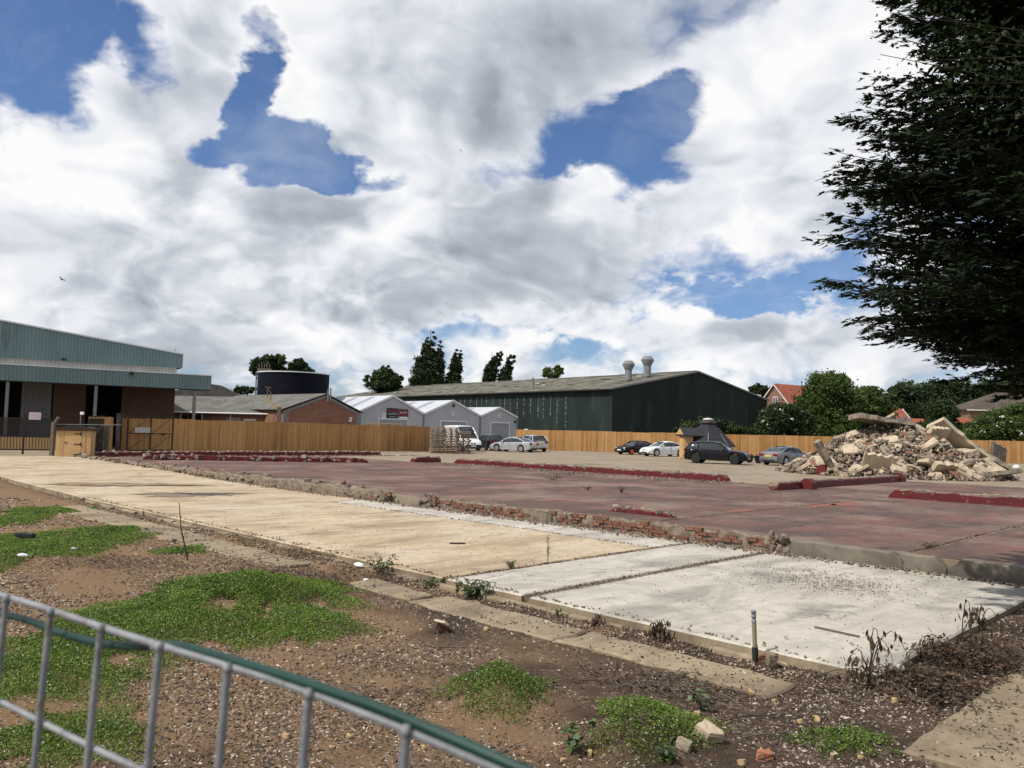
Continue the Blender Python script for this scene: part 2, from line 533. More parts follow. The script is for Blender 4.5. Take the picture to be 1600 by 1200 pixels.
def dirt_material():
    m, g, bs = principled('dirt')
    co = g.n('ShaderNodeTexCoord').outputs['Object']
    col = g.mix(g.step(g.noise(co, 1.1, 8, 0.65), 0.35, 0.68), (0.048, 0.033, 0.024), (0.095, 0.063, 0.041))
    sandy = g.m('ADD', g.noise(co, 0.28, 5, 0.6), g.m('MULTIPLY', g.n('ShaderNodeAttribute', attribute_name='sand').outputs['Fac'], 0.26))
    col = g.mix(g.step(sandy, 0.52, 0.72), col, (0.205, 0.130, 0.072))
    vo = g.n('ShaderNodeTexVoronoi', feature='F1')
    g.put(vo.inputs['Vector'], co)
    vo.inputs['Scale'].default_value = 42
    vo.inputs['Randomness'].default_value = 1.0
    sepc = g.n('ShaderNodeSeparateColor')
    g.put(sepc.inputs[0], vo.outputs['Color'])
    chips = g.m('MULTIPLY', g.step(sepc.outputs[0], 0.72, 0.80), g.step(g.noise(co, 2.2, 5, 0.6), 0.38, 0.56))
    col = g.mix(g.m('MULTIPLY', chips, 0.6), col, g.mix(sepc.outputs[1], (0.09, 0.07, 0.055), (0.33, 0.27, 0.21)))
    col = g.mix(g.m('MULTIPLY', g.step(g.noise(co, 55, 4, 0.7), 0.5, 0.68), 0.5), col, (0.022, 0.015, 0.011))
    g.put(bs.inputs['Base Color'], col)
    bs.inputs['Roughness'].default_value = 0.95
    bs.inputs['Specular IOR Level'].default_value = 0.15
    b = g.n('ShaderNodeBump')
    b.inputs['Strength'].default_value = 0.9
    b.inputs['Distance'].default_value = 0.03
    g.put(b.inputs['Height'], g.m('ADD', g.noise(co, 24, 8, 0.72), g.m('MULTIPLY', chips, 0.4)))
    g.put(bs.inputs['Normal'], b.outputs[0])
dirt_material()
mat('far_ground', (0.10, 0.085, 0.05), (0.07, 0.075, 0.035), 0.05, 0.95)

# gently uneven ground; the value noise is a sum of a few waves so that any point can be asked for its height
_W = [(random.uniform(0, 6.28), random.uniform(0.5, 3.2), random.uniform(0, 6.28)) for _ in range(14)]
def wave(x, y):
    s = 0
    for (a, f, p) in _W:
        s = s + np.sin((x * math.cos(a) + y * math.sin(a)) * f + p) / (0.6 + f)
    return s / 6.0
def sstep(x, lo, hi):
    t = np.clip((x - lo) / (hi - lo), 0, 1)
    return t * t * (3 - 2 * t)

MOUNDS = []                           # (x, y, rx, ry, height) of the green hummocks
def ground_z(x, y):
    x = np.asarray(x, dtype=float); y = np.asarray(y, dtype=float)
    dx, dy = x - SITE.x, y - SITE.y
    b, a = (dx + dy) * S45, (-dx + dy) * S45
    base = PALE_Z * (1 - sstep(a, 20, 46)) - 0.13
    base = base + 0.055 * np.exp(-((b + 0.12) / 0.22) ** 2) * (0.55 + 0.45 * np.sin(a * 2.3 + 1) * np.sin(a * 0.9)) * (a > -0.2)
    base = base + 0.07 * np.exp(-((a + 0.15) / 0.22) ** 2) * (b > -0.2)
    z = base + 0.055 * wave(x, y) + 0.012 * wave(x * 5, y * 5)
    z = z + 0.50 * sstep(-y, -4.6, -0.5)
    for (mx, my, rx, ry, h) in MOUNDS:
        r2 = ((x - mx) / rx) ** 2 + ((y - my) / ry) ** 2
        z = z + h * np.exp(-r2 * 1.6)
    inside = ((b > 0.06) & (a > 0.06)) | (b > 6.7)
    z = np.where(inside, base - 0.35, z)
    corner = (a < -0.75) & (b > -1.45) & (b < 2.3) & (a > -2.3)
    z = np.where(corner, np.minimum(z, -0.42), z)
    path = (b > -0.98) & (b < -0.5) & (a > 0.6) & (a < 21)
    z = np.where(path, np.minimum(z, base - 0.035), z)
    return z

def px_patch(px, py, rx, ry):         # an ellipse on the ground from where it lies in view
    c = gp(px, py, -0.38); n = gp(px, py + ry, -0.38); f = gp(px, py - ry, -0.38)
    return c.x, (n.y + f.y) / 2, rx * c.y / F_PX, max((f.y - n.y) / 2, 0.12)
PATCH_PX = [(365, 948, 165, 44, 0.20), (200, 990, 190, 55, 0.05), (60, 1060, 150, 60, 0.04), (90, 1160, 140, 50, 0.03), (460, 985, 95, 30, 0.04),
            (45, 868, 95, 42, 0.05), (165, 832, 62, 11, 0.04), (15, 815, 45, 10, 0.03), (285, 862, 38, 8, 0.02),
            (775, 1095, 85, 32, 0.14), (1010, 1150, 105, 42, 0.14), (1325, 1168, 75, 26, 0.05), (40, 845, 70, 14, 0.03), (70, 800, 60, 8, 0.02)]
PATCHES = []
for (px, py, rx, ry, h) in PATCH_PX:
    x, y, wx, wy = px_patch(px, py, rx, ry)
    PATCHES.append((x, y, wx, wy, h))
    MOUNDS.append((x, y, wx * 0.9, wy * 0.9, h))

g_ = MB().add([(-4000, -4000, -0.75), (4000, -4000, -0.75), (4000, 6000, -0.75), (-4000, 6000, -0.75)], [(0, 1, 2, 3)]).build('ground', 'far_ground')
tag(g_, 'wide flat ground reaching to the horizon', 'ground', kind='structure')

def grid_sheet(xs, ys):
    X, Y = np.meshgrid(xs, ys)
    Z = ground_z(X, Y)
    V = np.stack([X, Y, Z], -1).reshape(-1, 3)
    nx, ny = len(xs), len(ys)
    i = np.arange((ny - 1) * (nx - 1))
    r, c = i // (nx - 1), i % (nx - 1)
    F = np.stack([r * nx + c, r * nx + c + 1, (r + 1) * nx + c + 1, (r + 1) * nx + c], -1)
    return V, F
V, F = grid_sheet(np.concatenate([np.arange(-40, -12, 0.5), np.arange(-12, 11, 0.07)]), np.concatenate([np.arange(-6, 4, 0.25), np.arange(4, 17, 0.06), np.arange(17, 60, 0.3)]))
me = fast_mesh('dirt_ground', V, F, smooth=True)
sa = me.attributes.new('sand', 'FLOAT', 'POINT')
# drier, sandier soil to the left and close by; dark chippings to the right
px_ = V[:, 0] / np.maximum(V[:, 1], 1.0)
sa.data.foreach_set('value', (np.clip(0.42 - px_ * 2.0, -1, 1.0)).astype(np.float32))
o = mesh_obj('dirt_ground', me, 'dirt')
tag(o, 'bare brown dirt strewn with chippings in the foreground', 'dirt', kind='structure')

def edge_line(p, q, n, amp, seed):
    r = random.Random(seed)
    return [(p[0] + (q[0] - p[0]) * k / n + r.uniform(-amp, amp), p[1] + (q[1] - p[1]) * k / n + r.uniform(-amp, amp)) for k in range(n)]
def panel(mb, b0, b1, a0, a1, thick=0.3, amp=0.012, seg=0.5, zf=None, seed=1, drop=0.0):
    """one cast panel with slightly ragged edges and a chamfered rim"""
    nb, na = max(2, int((b1 - b0) / seg)), max(2, int((a1 - a0) / seg))
    nb, na = min(nb, 60), min(na, 60)
    loop = (edge_line((b0, a0), (b1, a0), nb, amp, seed) + edge_line((b1, a0), (b1, a1), na, amp, seed + 1)
            + edge_line((b1, a1), (b0, a1), nb, amp, seed + 2) + edge_line((b0, a1), (b0, a0), na, amp, seed + 3))
    zf = zf or (lambda a: 0.0)
    n = len(loop)
    cb, ca = (b0 + b1) / 2, (a0 + a1) / 2
    def inset(p, d):
        return (p[0] + math.copysign(min(d, abs(cb - p[0])), cb - p[0]), p[1] + math.copysign(min(d, abs(ca - p[1])), ca - p[1]))
    top = [inset(p, 0.02) for p in loop]
    vs = [(p[0], p[1], zf(p[1]) - thick) for p in loop] + [(p[0], p[1], zf(p[1]) - 0.018) for p in loop] + [(p[0], p[1], zf(p[1])) for p in top]
    fs = []
    for l in range(2):
        fs += [(l * n + i, l * n + (i + 1) % n, (l + 1) * n + (i + 1) % n, (l + 1) * n + i) for i in range(n)]
    fs.append(tuple(range(2 * n, 3 * n)))
    return mb.add(vs, fs)

pad = site_thing('concrete_pad', 'pale cast concrete pad in front of the red floor', 'concrete pad', kind='structure')
sd = 10
for (b0, b1, a0, a1, m) in [(0, 6.66, 0, 4.42, 'white_concrete'), (0, 6.66, 4.60, 6.08, 'white_concrete'), (5.34, 6.66, 6.17, 17.5, 'white_concrete'),
                            (0, 5.26, 6.20, 11.9, 'tan_concrete'), (0, 5.26, 11.94, 17.5, 'tan_concrete'), (0, 6.66, 17.6, 24.3, 'tan_concrete'),
                            (0, 6.66, 24.36, 31.0, 'tan_concrete'), (-7, 6.66, 31.06, 38.4, 'tan_concrete'), (-14, 6.66, 38.44, 46.0, 'tan_concrete')]:
    n = int((a1 - a0) / 1.5) + 1
    mb = MB()
    panel(mb, b0, b1, a0, a1, zf=slab_z, seed=sd, thick=0.16 if a0 < 30 else 0.3)
    o = site_obj(mb, 'panel', m, pad); sd += 5
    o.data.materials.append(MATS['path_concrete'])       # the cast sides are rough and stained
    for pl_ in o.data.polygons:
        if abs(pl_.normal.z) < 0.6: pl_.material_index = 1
# grit that fills the joints
mb = MB()
mb.box(0.06, 6.6, 0.1, 30, -0.5, PALE_Z - 0.03)
site_obj(mb, 'joint_grit', 'mortar', pad)

yard = site_thing('yard', 'dusty tan concrete yard between the red floor and the timber fences', 'yard', kind='structure')
mb = MB()
mb.box(6.9, 170, -70, 120, -0.5, -0.03)
site_obj(mb, 'surface', 'yard_concrete', yard)
mb = MB()
mb.box(-40, 6.88, 46.05, 120, -0.5, -0.034)
site_obj(mb, 'surface', 'yard_concrete', yard)

rf = site_thing('red_floor', 'worn purple red painted factory floor left after demolition', 'floor', kind='structure')
sd = 90
for (b0, b1, a0, a1) in [(6.97, 13.55, -9, 2.02), (6.97, 13.55, 2.12, 7.46), (6.97, 13.55, 7.54, 20), (6.97, 13.55, 20.05, 44.5),
                         (13.6, 23.1, -9, 2.0), (13.6, 23.1, 2.08, 7.46), (13.6, 23.1, 7.54, 20), (13.6, 23.1, 20.05, 33.5), (13.6, 22, 33.56, 44.5), (23.15, 33.2, -9, 11.0)]:
    mb = MB()
    panel(mb, b0, b1, a0, a1, thick=0.2, zf=lambda a: 0.0, seed=sd, amp=0.02)
    site_obj(mb, 'panel', 'red_floor_paint', rf); sd += 5
# patches where the old paint is still bright
for (b, a, rb, ra, s) in [(11.4, 7.75, 0.9, 0.22, 1), (15.0, 7.25, 1.1, 0.2, 2), (16.3, 7.1, 0.8, 0.3, 3), (10.0, 12.4, 1.5, 0.15, 4), (14.2, 20, 0.25, 2.5, 5)]:
    r = random.Random(s)
    loop = [(b + rb * math.cos(t) * r.uniform(0.55, 1.1), a + ra * math.sin(t) * r.uniform(0.55, 1.1), 0.004) for t in np.linspace(0, 6.283, 22)[:-1]]
    mb = MB().add(loop, [tuple(range(21))])
    site_obj(mb, 'bright_paint', 'orange_red_paint', rf)

pathway = site_thing('footpath', 'narrow broken strip of concrete path along the pad', 'footpath', kind='structure')
mb = None
for k, (a0, a1, b0, b1) in enumerate([(0.55, 3.0, -1.03, -0.46), (3.05, 5.6, -1.06, -0.44), (5.7, 7.2, -1.0, -0.5), (9.0, 12.5, -1.2, -0.4), (12.6, 16.5, -1.25, -0.4), (16.6, 20.8, -1.3, -0.4)]):
    mb = MB()
    panel(mb, b0, b1, a0, a1, thick=0.12, amp=0.055, seg=0.22, zf=lambda a: slab_z(a) - 0.105, seed=200 + k * 7)
    site_obj(mb, 'slab', 'path_concrete', pathway)
cs = site_thing('corner_slab', 'tan concrete slab in the lower right corner', 'concrete slab', kind='structure')
mb = MB()
panel(mb, -1.46, 2.3, -2.4, -0.72, thick=0.15, amp=0.02, seg=0.2, zf=lambda a: -0.345, seed=400)
site_obj(mb, 'slab', 'path_concrete', cs)

# ------------------------------------------------------------------ low walls left standing
def chunk_set(prefix, count, seed, size=1.0, thick=0.28):
    return [rock_mesh(f'{prefix}', random.Random(seed + k).choice((5, 6, 7)), size, thick * random.Random(seed + k).uniform(0.6, 1.6), seed + k, 0.07, 1) for k in range(count)]

w = site_thing('retaining_wall', 'low grey concrete wall edging the red floor on the right', 'low wall')
def ragged_wall(b0, b1, a0, a1, z0, z1, amp, seed, step=0.18, along='a'):
    """low wall with an uneven top"""
    r = random.Random(seed)
    n = max(3, int(abs((a1 - a0) if along == 'a' else (b1 - b0)) / step))
    vs, fs = [], []
    for k in range(n + 1):
        t = k / n
        e = min(1.0, min(t, 1 - t) * n / 2.0 + 0.62)
        zt = z0 + (z1 - z0) * e + r.uniform(-amp, amp * 0.4)
        j = r.uniform(-0.012, 0.012)
        if along == 'a':
            a = a0 + (a1 - a0) * t
            vs += [(b0, a, z0), (b0 + j, a, zt - 0.02), (b0 + 0.03 + j, a, zt), (b1 - 0.03, a, zt + r.uniform(-amp, amp) * 0.4), (b1, a, zt - 0.03), (b1, a, z0)]
        else:
            b = b0 + (b1 - b0) * t
            vs += [(b, a0, z0), (b, a0 + j, zt - 0.02), (b, a0 + 0.03 + j, zt), (b, a1 - 0.03, zt + r.uniform(-amp, amp) * 0.4), (b, a1, zt - 0.03), (b, a1, z0)]
    for k in range(n):
        for i in range(6):
            fs.append((k * 6 + i, k * 6 + (i + 1) % 6, (k + 1) * 6 + (i + 1) % 6, (k + 1) * 6 + i))
    fs.append((0, 1, 2, 3, 4, 5)); fs.append(tuple(n * 6 + i for i in (5, 4, 3, 2, 1, 0)))
    return MB().add(vs, fs)
for (a0, a1, s) in [(-8, -3.0, 1), (-2.98, 1.4, 2), (1.42, 4.25, 3)]:
    site_obj(ragged_wall(6.70, 6.97, a0, a1, -0.4, 0.012, 0.02, s), 'wall_section', 'wall_concrete', w)

# brick wall: every brick its own piece on a mortar core
bw = site_thing('brick_wall', 'low broken red brick wall with crumbling mortar beside the pale pad', 'low wall')
site_obj(ragged_wall(6.765, 7.0, 4.3, 14.6, -0.4, 0.03, 0.05, 5, 0.10), 'mortar_core', 'mortar', bw)
brick_meshes = []
for k in range(5):
    r = random.Random(60 + k)
    mb = MB(); mb.cur = r.uniform(0, 1)
    j = lambda: r.uniform(-0.006, 0.006)
    x0, x1, y0, y1, z0, z1 = -0.05, 0.05, -0.104, 0.104, -0.0325, 0.0325
    mb.add([(x0 + j(), y0 + j(), z0), (x1, y0 + j(), z0), (x1, y1 + j(), z0), (x0 + j(), y1 + j(), z0), (x0 + j(), y0 + j(), z1 + j()), (x1, y0 + j(), z1), (x1, y1 + j(), z1), (x0 + j(), y1 + j(), z1 + j())],
           [(0, 3, 2, 1), (4, 5, 6, 7), (0, 1, 5, 4), (1, 2, 6, 5), (2, 3, 7, 6), (3, 0, 4, 7)])
    me = mb.mesh('brick'); me.materials.append(MATS['brick_red'])
    brick_meshes.append(me)
rr = random.Random(5)
for c in range(4):
    a = 4.35 + (0.11 if c % 2 else 0)
    while a < 14.5:
        keep = (0.5, 0.8, 0.62, 0.2)[c] * (1.0 if math.sin(a * 1.7) > -0.75 else 0.45)
        if rr.random() < keep:
            o = bpy.data.objects.new('brick', rr.choice(brick_meshes)); link(o, bw)
            o.location = (6.785 + rr.uniform(-0.022, 0.014), a + 0.1, PALE_Z + 0.036 + c * 0.073)
            o.rotation_euler = (rr.uniform(-0.02, 0.02), rr.uniform(-0.02, 0.02), rr.uniform(-0.03, 0.03))
        a += 0.2215
rub = chunk_set('broken_piece', 8, 300, 0.2, 0.13)
for k, me in enumerate(rub):
    me.materials.append(MATS[('mortar', 'brick_red', 'rubble', 'mortar', 'rubble', 'brick_red', 'mortar', 'rubble')[k]])
def scatter_pieces(parent, meshes, n, fn, seed, smin=0.5, smax=1.5, name='broken_piece', tilt=0.6):
    r = random.Random(seed)
    for k in range(n):
        o = bpy.data.objects.new(name, r.choice(meshes)); link(o, parent)
        o.location = fn(r)
        s = r.uniform(smin, smax)
        o.scale = (s, s * r.uniform(0.8, 1.2), s * r.uniform(0.8, 1.3))
        o.rotation_euler = (r.uniform(-tilt, tilt), r.uniform(-tilt, tilt), r.uniform(0, 6.28))
scatter_pieces(bw, rub, 70, lambda r: (6.55 + r.uniform(-0.12, 0.4), r.uniform(4.3, 14.8), PALE_Z + 0.015 + (0.25 if r.random() < 0.4 else 0)), 8, 0.12, 0.4)
# the far run of the same wall is only a bank of rubble
fw = site_thing('rubble_wall', 'long low bank of broken brick and concrete left of the red floor', 'low wall')
zz = lambda a: slab_z(a)
site_obj(ragged_wall(6.56, 7.0, 16.7, 45.6, -0.4, 0.06, 0.08, 9, 0.25), 'mortar_core', 'mortar', fw)
def on_bank(r):
    a = r.uniform(16.4, 45.4)
    t = r.random()
    return (6.5 + 0.5 * t, a, zz(a) * (1 - t) + 0.03 + r.uniform(-0.03, 0.07))
scatter_pieces(fw, rub, 290, on_bank, 12, 0.3, 1.0)
# lump at the broken end of the brick wall and at the start of the concrete wall
for (b, a, s, lab) in [(6.85, 14.75, 1.5, 'jagged mortar lump at the broken end of the brick wall'), (6.8, 4.3, 1.2, 'jagged mortar lump between brick wall and concrete wall')]:
    t = thing('mortar_lump', lab, 'rubble', ab(b, a, 0), R(45))
    scatter_pieces(t, [rub[0], rub[3], rub[6]], 22, lambda r: (r.uniform(-0.18, 0.15), r.uniform(-0.3, 0.3), r.uniform(-0.22, 0.06)), int(a), 0.22, 0.7, tilt=1.4)

def kerb(label, b0, b1, a0, a1, h, seed, along, amp=0.05, crumbs=14):
    t = site_thing('red_kerb_wall', label, 'kerb')
    site_obj(ragged_wall(b0, b1, a0, a1, -0.1, h, amp, seed, 0.22, along), 'painted_face', 'red_paint', t)
    site_obj(ragged_wall(b0 + 0.05, b1 + 0.12, a0 + 0.05, a1 + (0.12 if along == 'b' else -0.05), -0.1, h + 0.045, amp * 1.3, seed + 50, 0.13, along), 'broken_core', 'mortar', t)
    L_ = (lambda r: (r.uniform(b0, b1 + 0.1), r.uniform(a0, a1), h * r.uniform(0.6, 1.02)))
    scatter_pieces(t, [rub[0], rub[2], rub[3]], crumbs, L_, seed, 0.3, 0.7)
    return t
kerb('dark red kerb wall along the far left end of the red floor', 7.2, 27.0, 45.2, 45.5, 0.24, 21, 'b', 0.06, 30)
kerb('long dark red kerb wall with crumbling top in the middle distance', 23.25, 23.55, 15.0, 32.7, 0.26, 22, 'a', 0.06, 40)
kerb('short stub of red kerb wall standing alone beside a gap', 21.7, 23.6, 34.4, 34.8, 0.30, 23, 'b', 0.06, 8)
kerb('red kerb wall running towards the rubble heap', 20.0, 32.4, 11.05, 11.35, 0.26, 24, 'b', 0.02, 6)
kerb('red kerb wall on the right edge of the red floor', 20.55, 20.9, -8.5, 7.35, 0.27, 25, 'a', 0.05, 24)
kerb('dark red stub wall close behind the brick wall', 8.2, 8.4, 7.7, 9.6, 0.10, 26, 'a', 0.05, 22)
# second bank, lying askew in front of the far kerb
t = thing('rubble_kerb', 'crumbling rubble kerb in front of the far left red kerb wall', 'kerb', ab(8.5, 40.4), R(45) + math.atan2(-6.1, 10.2))
L2 = 11.6
mbk = ragged_wall(0, L2, 0, 0.35, -0.1, 0.26, 0.07, 31, 0.25, 'b'); mbk.build('painted_face', 'red_paint', t)
scatter_pieces(t, rub, 60, lambda r: (r.uniform(0, L2), r.uniform(-0.15, 0.4), r.uniform(0.02, 0.28)), 32, 0.5, 1.2)
# red posts at the kerb's ends
for (b, a, lab, h) in [(35.4, 16.2, 'small dark red post stub standing alone before the rubble heap', 0.55), (32.5, 11.2, 'dark red post at the end of the kerb by the rubble heap', 0.4), (22.2, 10.9, 'chipped red block at the near end of the kerb', 0.42)]:
    t = thing('red_post', lab, 'post', ab(b, a), R(45))
    ragged_wall(-0.22, 0.22, -0.25, 0.25, -0.05, h, 0.03, int(b * 10), 0.2).build('block', 'red_paint', t)
# ------------------------------------------------------------------ materials of buildings
mat('teal_sheet', (0.155, 0.225, 0.225), (0.135, 0.20, 0.20), 0.8, 0.55, stretch=(1, 1, 0.2), c3=(0.11, 0.155, 0.15), s3=1.5)
mat('white_sheet', (0.55, 0.53, 0.49), (0.46, 0.44, 0.40), 1.0, 0.7)
mat('grey_sheet', (0.40, 0.42, 0.44), (0.36, 0.38, 0.40), 0.6, 0.5, stretch=(1, 1, 0.3))
mat('white_trim', (0.62, 0.63, 0.64), None, rough=0.5)
mat('roof_white', (0.44, 0.46, 0.49), (0.38, 0.40, 0.43), 0.4, 0.6)
mat('rooflight', (0.26, 0.27, 0.32), (0.22, 0.23, 0.28), 2, 0.35)
mat('roller_door', (0.30, 0.32, 0.34), (0.26, 0.28, 0.30), 1, 0.5)
mat('green_sheet', (0.020, 0.031, 0.027), (0.014, 0.022, 0.019), 0.3, 0.7, spec=0.15, stretch=(1, 1, 0.25), c3=(0.028, 0.042, 0.036), s3=0.5, lo3=0.5, hi3=0.7)
mat('pale_streak', (0.13, 0.145, 0.135), (0.05, 0.06, 0.055), 2.5, 0.9)
mat('asbestos_roof', (0.10, 0.094, 0.075), (0.165, 0.152, 0.122), 0.5, 0.95, stretch=(1, 0.6, 1), bump=1.0, bscale=4, c3=(0.055, 0.056, 0.032), s3=0.9, lo3=0.46, hi3=0.62, lo=0.42, hi=0.58)
mat('asbestos_grey', (0.15, 0.145, 0.13), (0.10, 0.097, 0.088), 0.8, 0.95, bump=0.8, bscale=5, c3=(0.07, 0.068, 0.055), s3=2, lo3=0.5, hi3=0.7)
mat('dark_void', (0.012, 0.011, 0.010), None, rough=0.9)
mat('dark_steel', (0.022, 0.020, 0.020), (0.035, 0.026, 0.022), 6, 0.6)
mat('rusty_steel', (0.045, 0.026, 0.020), (0.028, 0.02, 0.018), 8, 0.75)
mat('galvanised', (0.33, 0.34, 0.35), (0.24, 0.25, 0.26), 12, 0.45, metal=0.6, bump=0.15, bscale=120)
mat('duct_metal', (0.25, 0.26, 0.27), (0.18, 0.19, 0.20), 2, 0.5, metal=0.3)
mat('grey_post', (0.20, 0.20, 0.20), (0.15, 0.15, 0.15), 5, 0.7)
mat('navy_tank', (0.004, 0.0045, 0.010), (0.006, 0.007, 0.014), 0.5, 0.7, spec=0.1)
mat('pale_wood', (0.45, 0.30, 0.14), (0.38, 0.24, 0.105), 6, 0.75, stretch=(6, 6, 0.6))
mat('ply', (0.50, 0.32, 0.145), (0.44, 0.275, 0.12), 2, 0.7)
mat('grey_wood', (0.14, 0.115, 0.09), (0.09, 0.075, 0.06), 8, 0.85, stretch=(4, 4, 0.6))
mat('dark_board', (0.045, 0.032, 0.024), (0.03, 0.022, 0.017), 5, 0.9, stretch=(6, 6, 0.5))
mat('pallet_wood', (0.37, 0.285, 0.205), (0.25, 0.185, 0.13), 5, 0.9, attr=0.6)
mat('sign_white', (0.72, 0.72, 0.72), None, rough=0.5)
mat('sign_pink', (0.66, 0.52, 0.56), (0.72, 0.62, 0.64), 6, 0.6)
mat('sign_black', (0.02, 0.018, 0.02), None, rough=0.4)
mat('sign_red', (0.25, 0.03, 0.03), (0.05, 0.02, 0.02), 6, 0.5)
mat('sign_grey', (0.42, 0.42, 0.42), (0.30, 0.30, 0.30), 12, 0.6)
mat('black_shingle', (0.020, 0.021, 0.026), (0.030, 0.031, 0.037), 3, 0.85, bump=0.8, bscale=9)
mat('red_tile', (0.30, 0.085, 0.045), (0.22, 0.065, 0.04), 1.5, 0.85, bump=0.6, bscale=6, c3=(0.12, 0.05, 0.035), s3=2.5)
mat('dark_tile', (0.060, 0.048, 0.038), (0.085, 0.066, 0.048), 1.0, 0.9, bump=0.6, bscale=5)
mat('window_glass', (0.02, 0.025, 0.03), None, rough=0.12, spec=0.6)
mat('white_frame', (0.66, 0.66, 0.64), None, rough=0.5)

def fence_material():
    m, g, bs = principled('fence_wood')
    co = g.n('ShaderNodeTexCoord').outputs['Object']
    a = g.n('ShaderNodeAttribute', attribute_name='cv').outputs['Fac']
    col = g.mix(a, (0.25, 0.125, 0.046), (0.50, 0.30, 0.125))
    st = g.vm('MULTIPLY', co, (9, 9, 0.7))
    col = g.mix(g.m('MULTIPLY', g.step(g.noise(st, 2.0, 6, 0.65), 0.42, 0.7), 0.5), col, (0.22, 0.105, 0.04))
    kn = g.step(g.noise(g.vm('MULTIPLY', co, (8, 8, 3.5)), 1.0, 2, 0.5), 0.72, 0.76)
    col = g.mix(kn, col, (0.10, 0.045, 0.018))
    big = g.step(g.noise(co, 0.35, 3, 0.5), 0.4, 0.62)
    col = g.mix(g.m('MULTIPLY', big, 0.35), col, (0.50, 0.27, 0.10))
    g.put(bs.inputs['Base Color'], col)
    bs.inputs['Roughness'].default_value = 0.8
    bs.inputs['Specular IOR Level'].default_value = 0.2
fence_material()

def brickwork(name, c1, c2, mortar, scale):
    m, g, bs = principled(name)
    co = g.n('ShaderNodeTexCoord').outputs['Object']
    sp = g.n('ShaderNodeSeparateXYZ'); g.put(sp.inputs[0], co)
    cb = g.n('ShaderNodeCombineXYZ')
    g.put(cb.inputs[0], g.m('ADD', sp.outputs[0], sp.outputs[1])); g.put(cb.inputs[1], sp.outputs[2])
    br = g.n('ShaderNodeTexBrick')
    g.put(br.inputs['Vector'], cb.outputs[0])
    br.inputs['Color1'].default_value = (*c1, 1); br.inputs['Color2'].default_value = (*c2, 1); br.inputs['Mortar'].default_value = (*mortar, 1)
    br.inputs['Scale'].default_value = 1.0
    br.inputs['Brick Width'].default_value = 0.225 * scale; br.inputs['Row Height'].default_value = 0.075 * scale
    br.inputs['Mortar Size'].default_value = 0.010 * scale
    col = g.mix(g.m('MULTIPLY', g.step(g.noise(co, 1.6, 6, 0.65), 0.5, 0.72), 0.6), br.outputs['Color'], mortar)
    col = g.mix(g.m('MULTIPLY', g.step(g.noise(co, 0.7, 5, 0.6), 0.45, 0.7), 0.35), col, (c2[0] * 0.5, c2[1] * 0.5, c2[2] * 0.5))
    g.put(bs.inputs['Base Color'], col)
    bs.inputs['Roughness'].default_value = 0.9
    b = g.n('ShaderNodeBump'); b.inputs['Strength'].default_value = 0.5; b.inputs['Distance'].default_value = 0.02
    g.put(b.inputs['Height'], br.outputs['Fac']); b.invert = True
    g.put(bs.inputs['Normal'], b.outputs[0])
brickwork('brickwork', (0.25, 0.085, 0.048), (0.18, 0.062, 0.04), (0.26, 0.19, 0.13), 1.5)
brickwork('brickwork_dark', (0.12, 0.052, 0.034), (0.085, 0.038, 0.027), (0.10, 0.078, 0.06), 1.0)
brickwork('brickwork_house', (0.25, 0.115, 0.07), (0.20, 0.09, 0.058), (0.24, 0.19, 0.14), 1.0)

def frame_at(p, d):
    """rotation about z that lays local +x along direction d"""
    return math.atan2(d[1], d[0])

def corrugated(x0, x1, z0, z1, y, pitch=0.2, depth=0.035, ztop=None):
    """upright sheet with trapezoid ribs, facing -y; ztop(x) gives a sloping upper edge"""
    mb = MB()
    xs, ys = [], []
    x = x0; k = 0
    prof = [(0, 0), (0.30, 0), (0.42, 1), (0.88, 1)]
    while x < x1 - 1e-6:
        for (t, q) in prof:
            xx = x + t * pitch
            if xx < x1:
                xs.append(xx); ys.append(y - depth * q)
        x += pitch
    xs.append(x1); ys.append(y)
    vs = []
    for xx, yy in zip(xs, ys):
        vs += [(xx, yy, z0(xx) if callable(z0) else z0), (xx, yy, ztop(xx) if ztop else z1)]
    fs = [(2 * i, 2 * i + 2, 2 * i + 3, 2 * i + 1) for i in range(len(xs) - 1)]
    return mb.add(vs, fs)

# ------------------------------------------------------------------ warehouse on the left
W0 = Vector((-30.5, 48.0, 0)); WT = Vector((0.833, 0.553, 0)).normalized()
wh = thing('warehouse', 'large warehouse with pale teal ribbed fascias and a dark open canopy', 'warehouse', W0, frame_at(None, WT))
wh.scale = (1.12,) * 3; wh.location = (W0.x * 1.12, W0.y * 1.12, -0.228)
WX0, WX1 = -18.0, 12.1
corrugated(WX0, WX1, 4.26, 5.2, 0.0).build('canopy_fascia', 'teal_sheet', wh)
MB().box(WX0, WX1 - 0.02, 0.02, 4.6, 5.05, 5.12).build('canopy_roof', 'grey_sheet', wh)
MB().box(WX1 - 0.03, WX1, 0.05, 4.6, 4.3, 5.04).build('canopy_end', 'teal_sheet', wh)
MB().box(WX0, WX1 + 0.03, -0.06, 0.04, 5.2, 5.26).build('fascia_capping', 'white_trim', wh)
MB().box(WX0, WX1, 0.06, 0.22, 4.2, 4.4).build('canopy_beam', 'dark_steel', wh)
top = lambda x: 8.05 - 0.122 * (x - 0.3) if x > -9 else 9.2 + 0.122 * (x + 9)
corrugated(WX0, 10.8, 5.82, 8, 3.0, ztop=top).build('upper_fascia', 'teal_sheet', wh)
mb = MB()
for (xa, xb) in ((WX0, -9), (-9, 10.86)):
    mb.bar((xa, 2.96, top(xa) + 0.04), (xb, 2.96, top(xb) + 0.04), 0.14, 0.09)
mb.build('roof_capping', 'white_trim', wh)
MB().box(10.78, 10.82, 3.02, 14, 5.82, 6.75).build('upper_fascia_end', 'teal_sheet', wh)
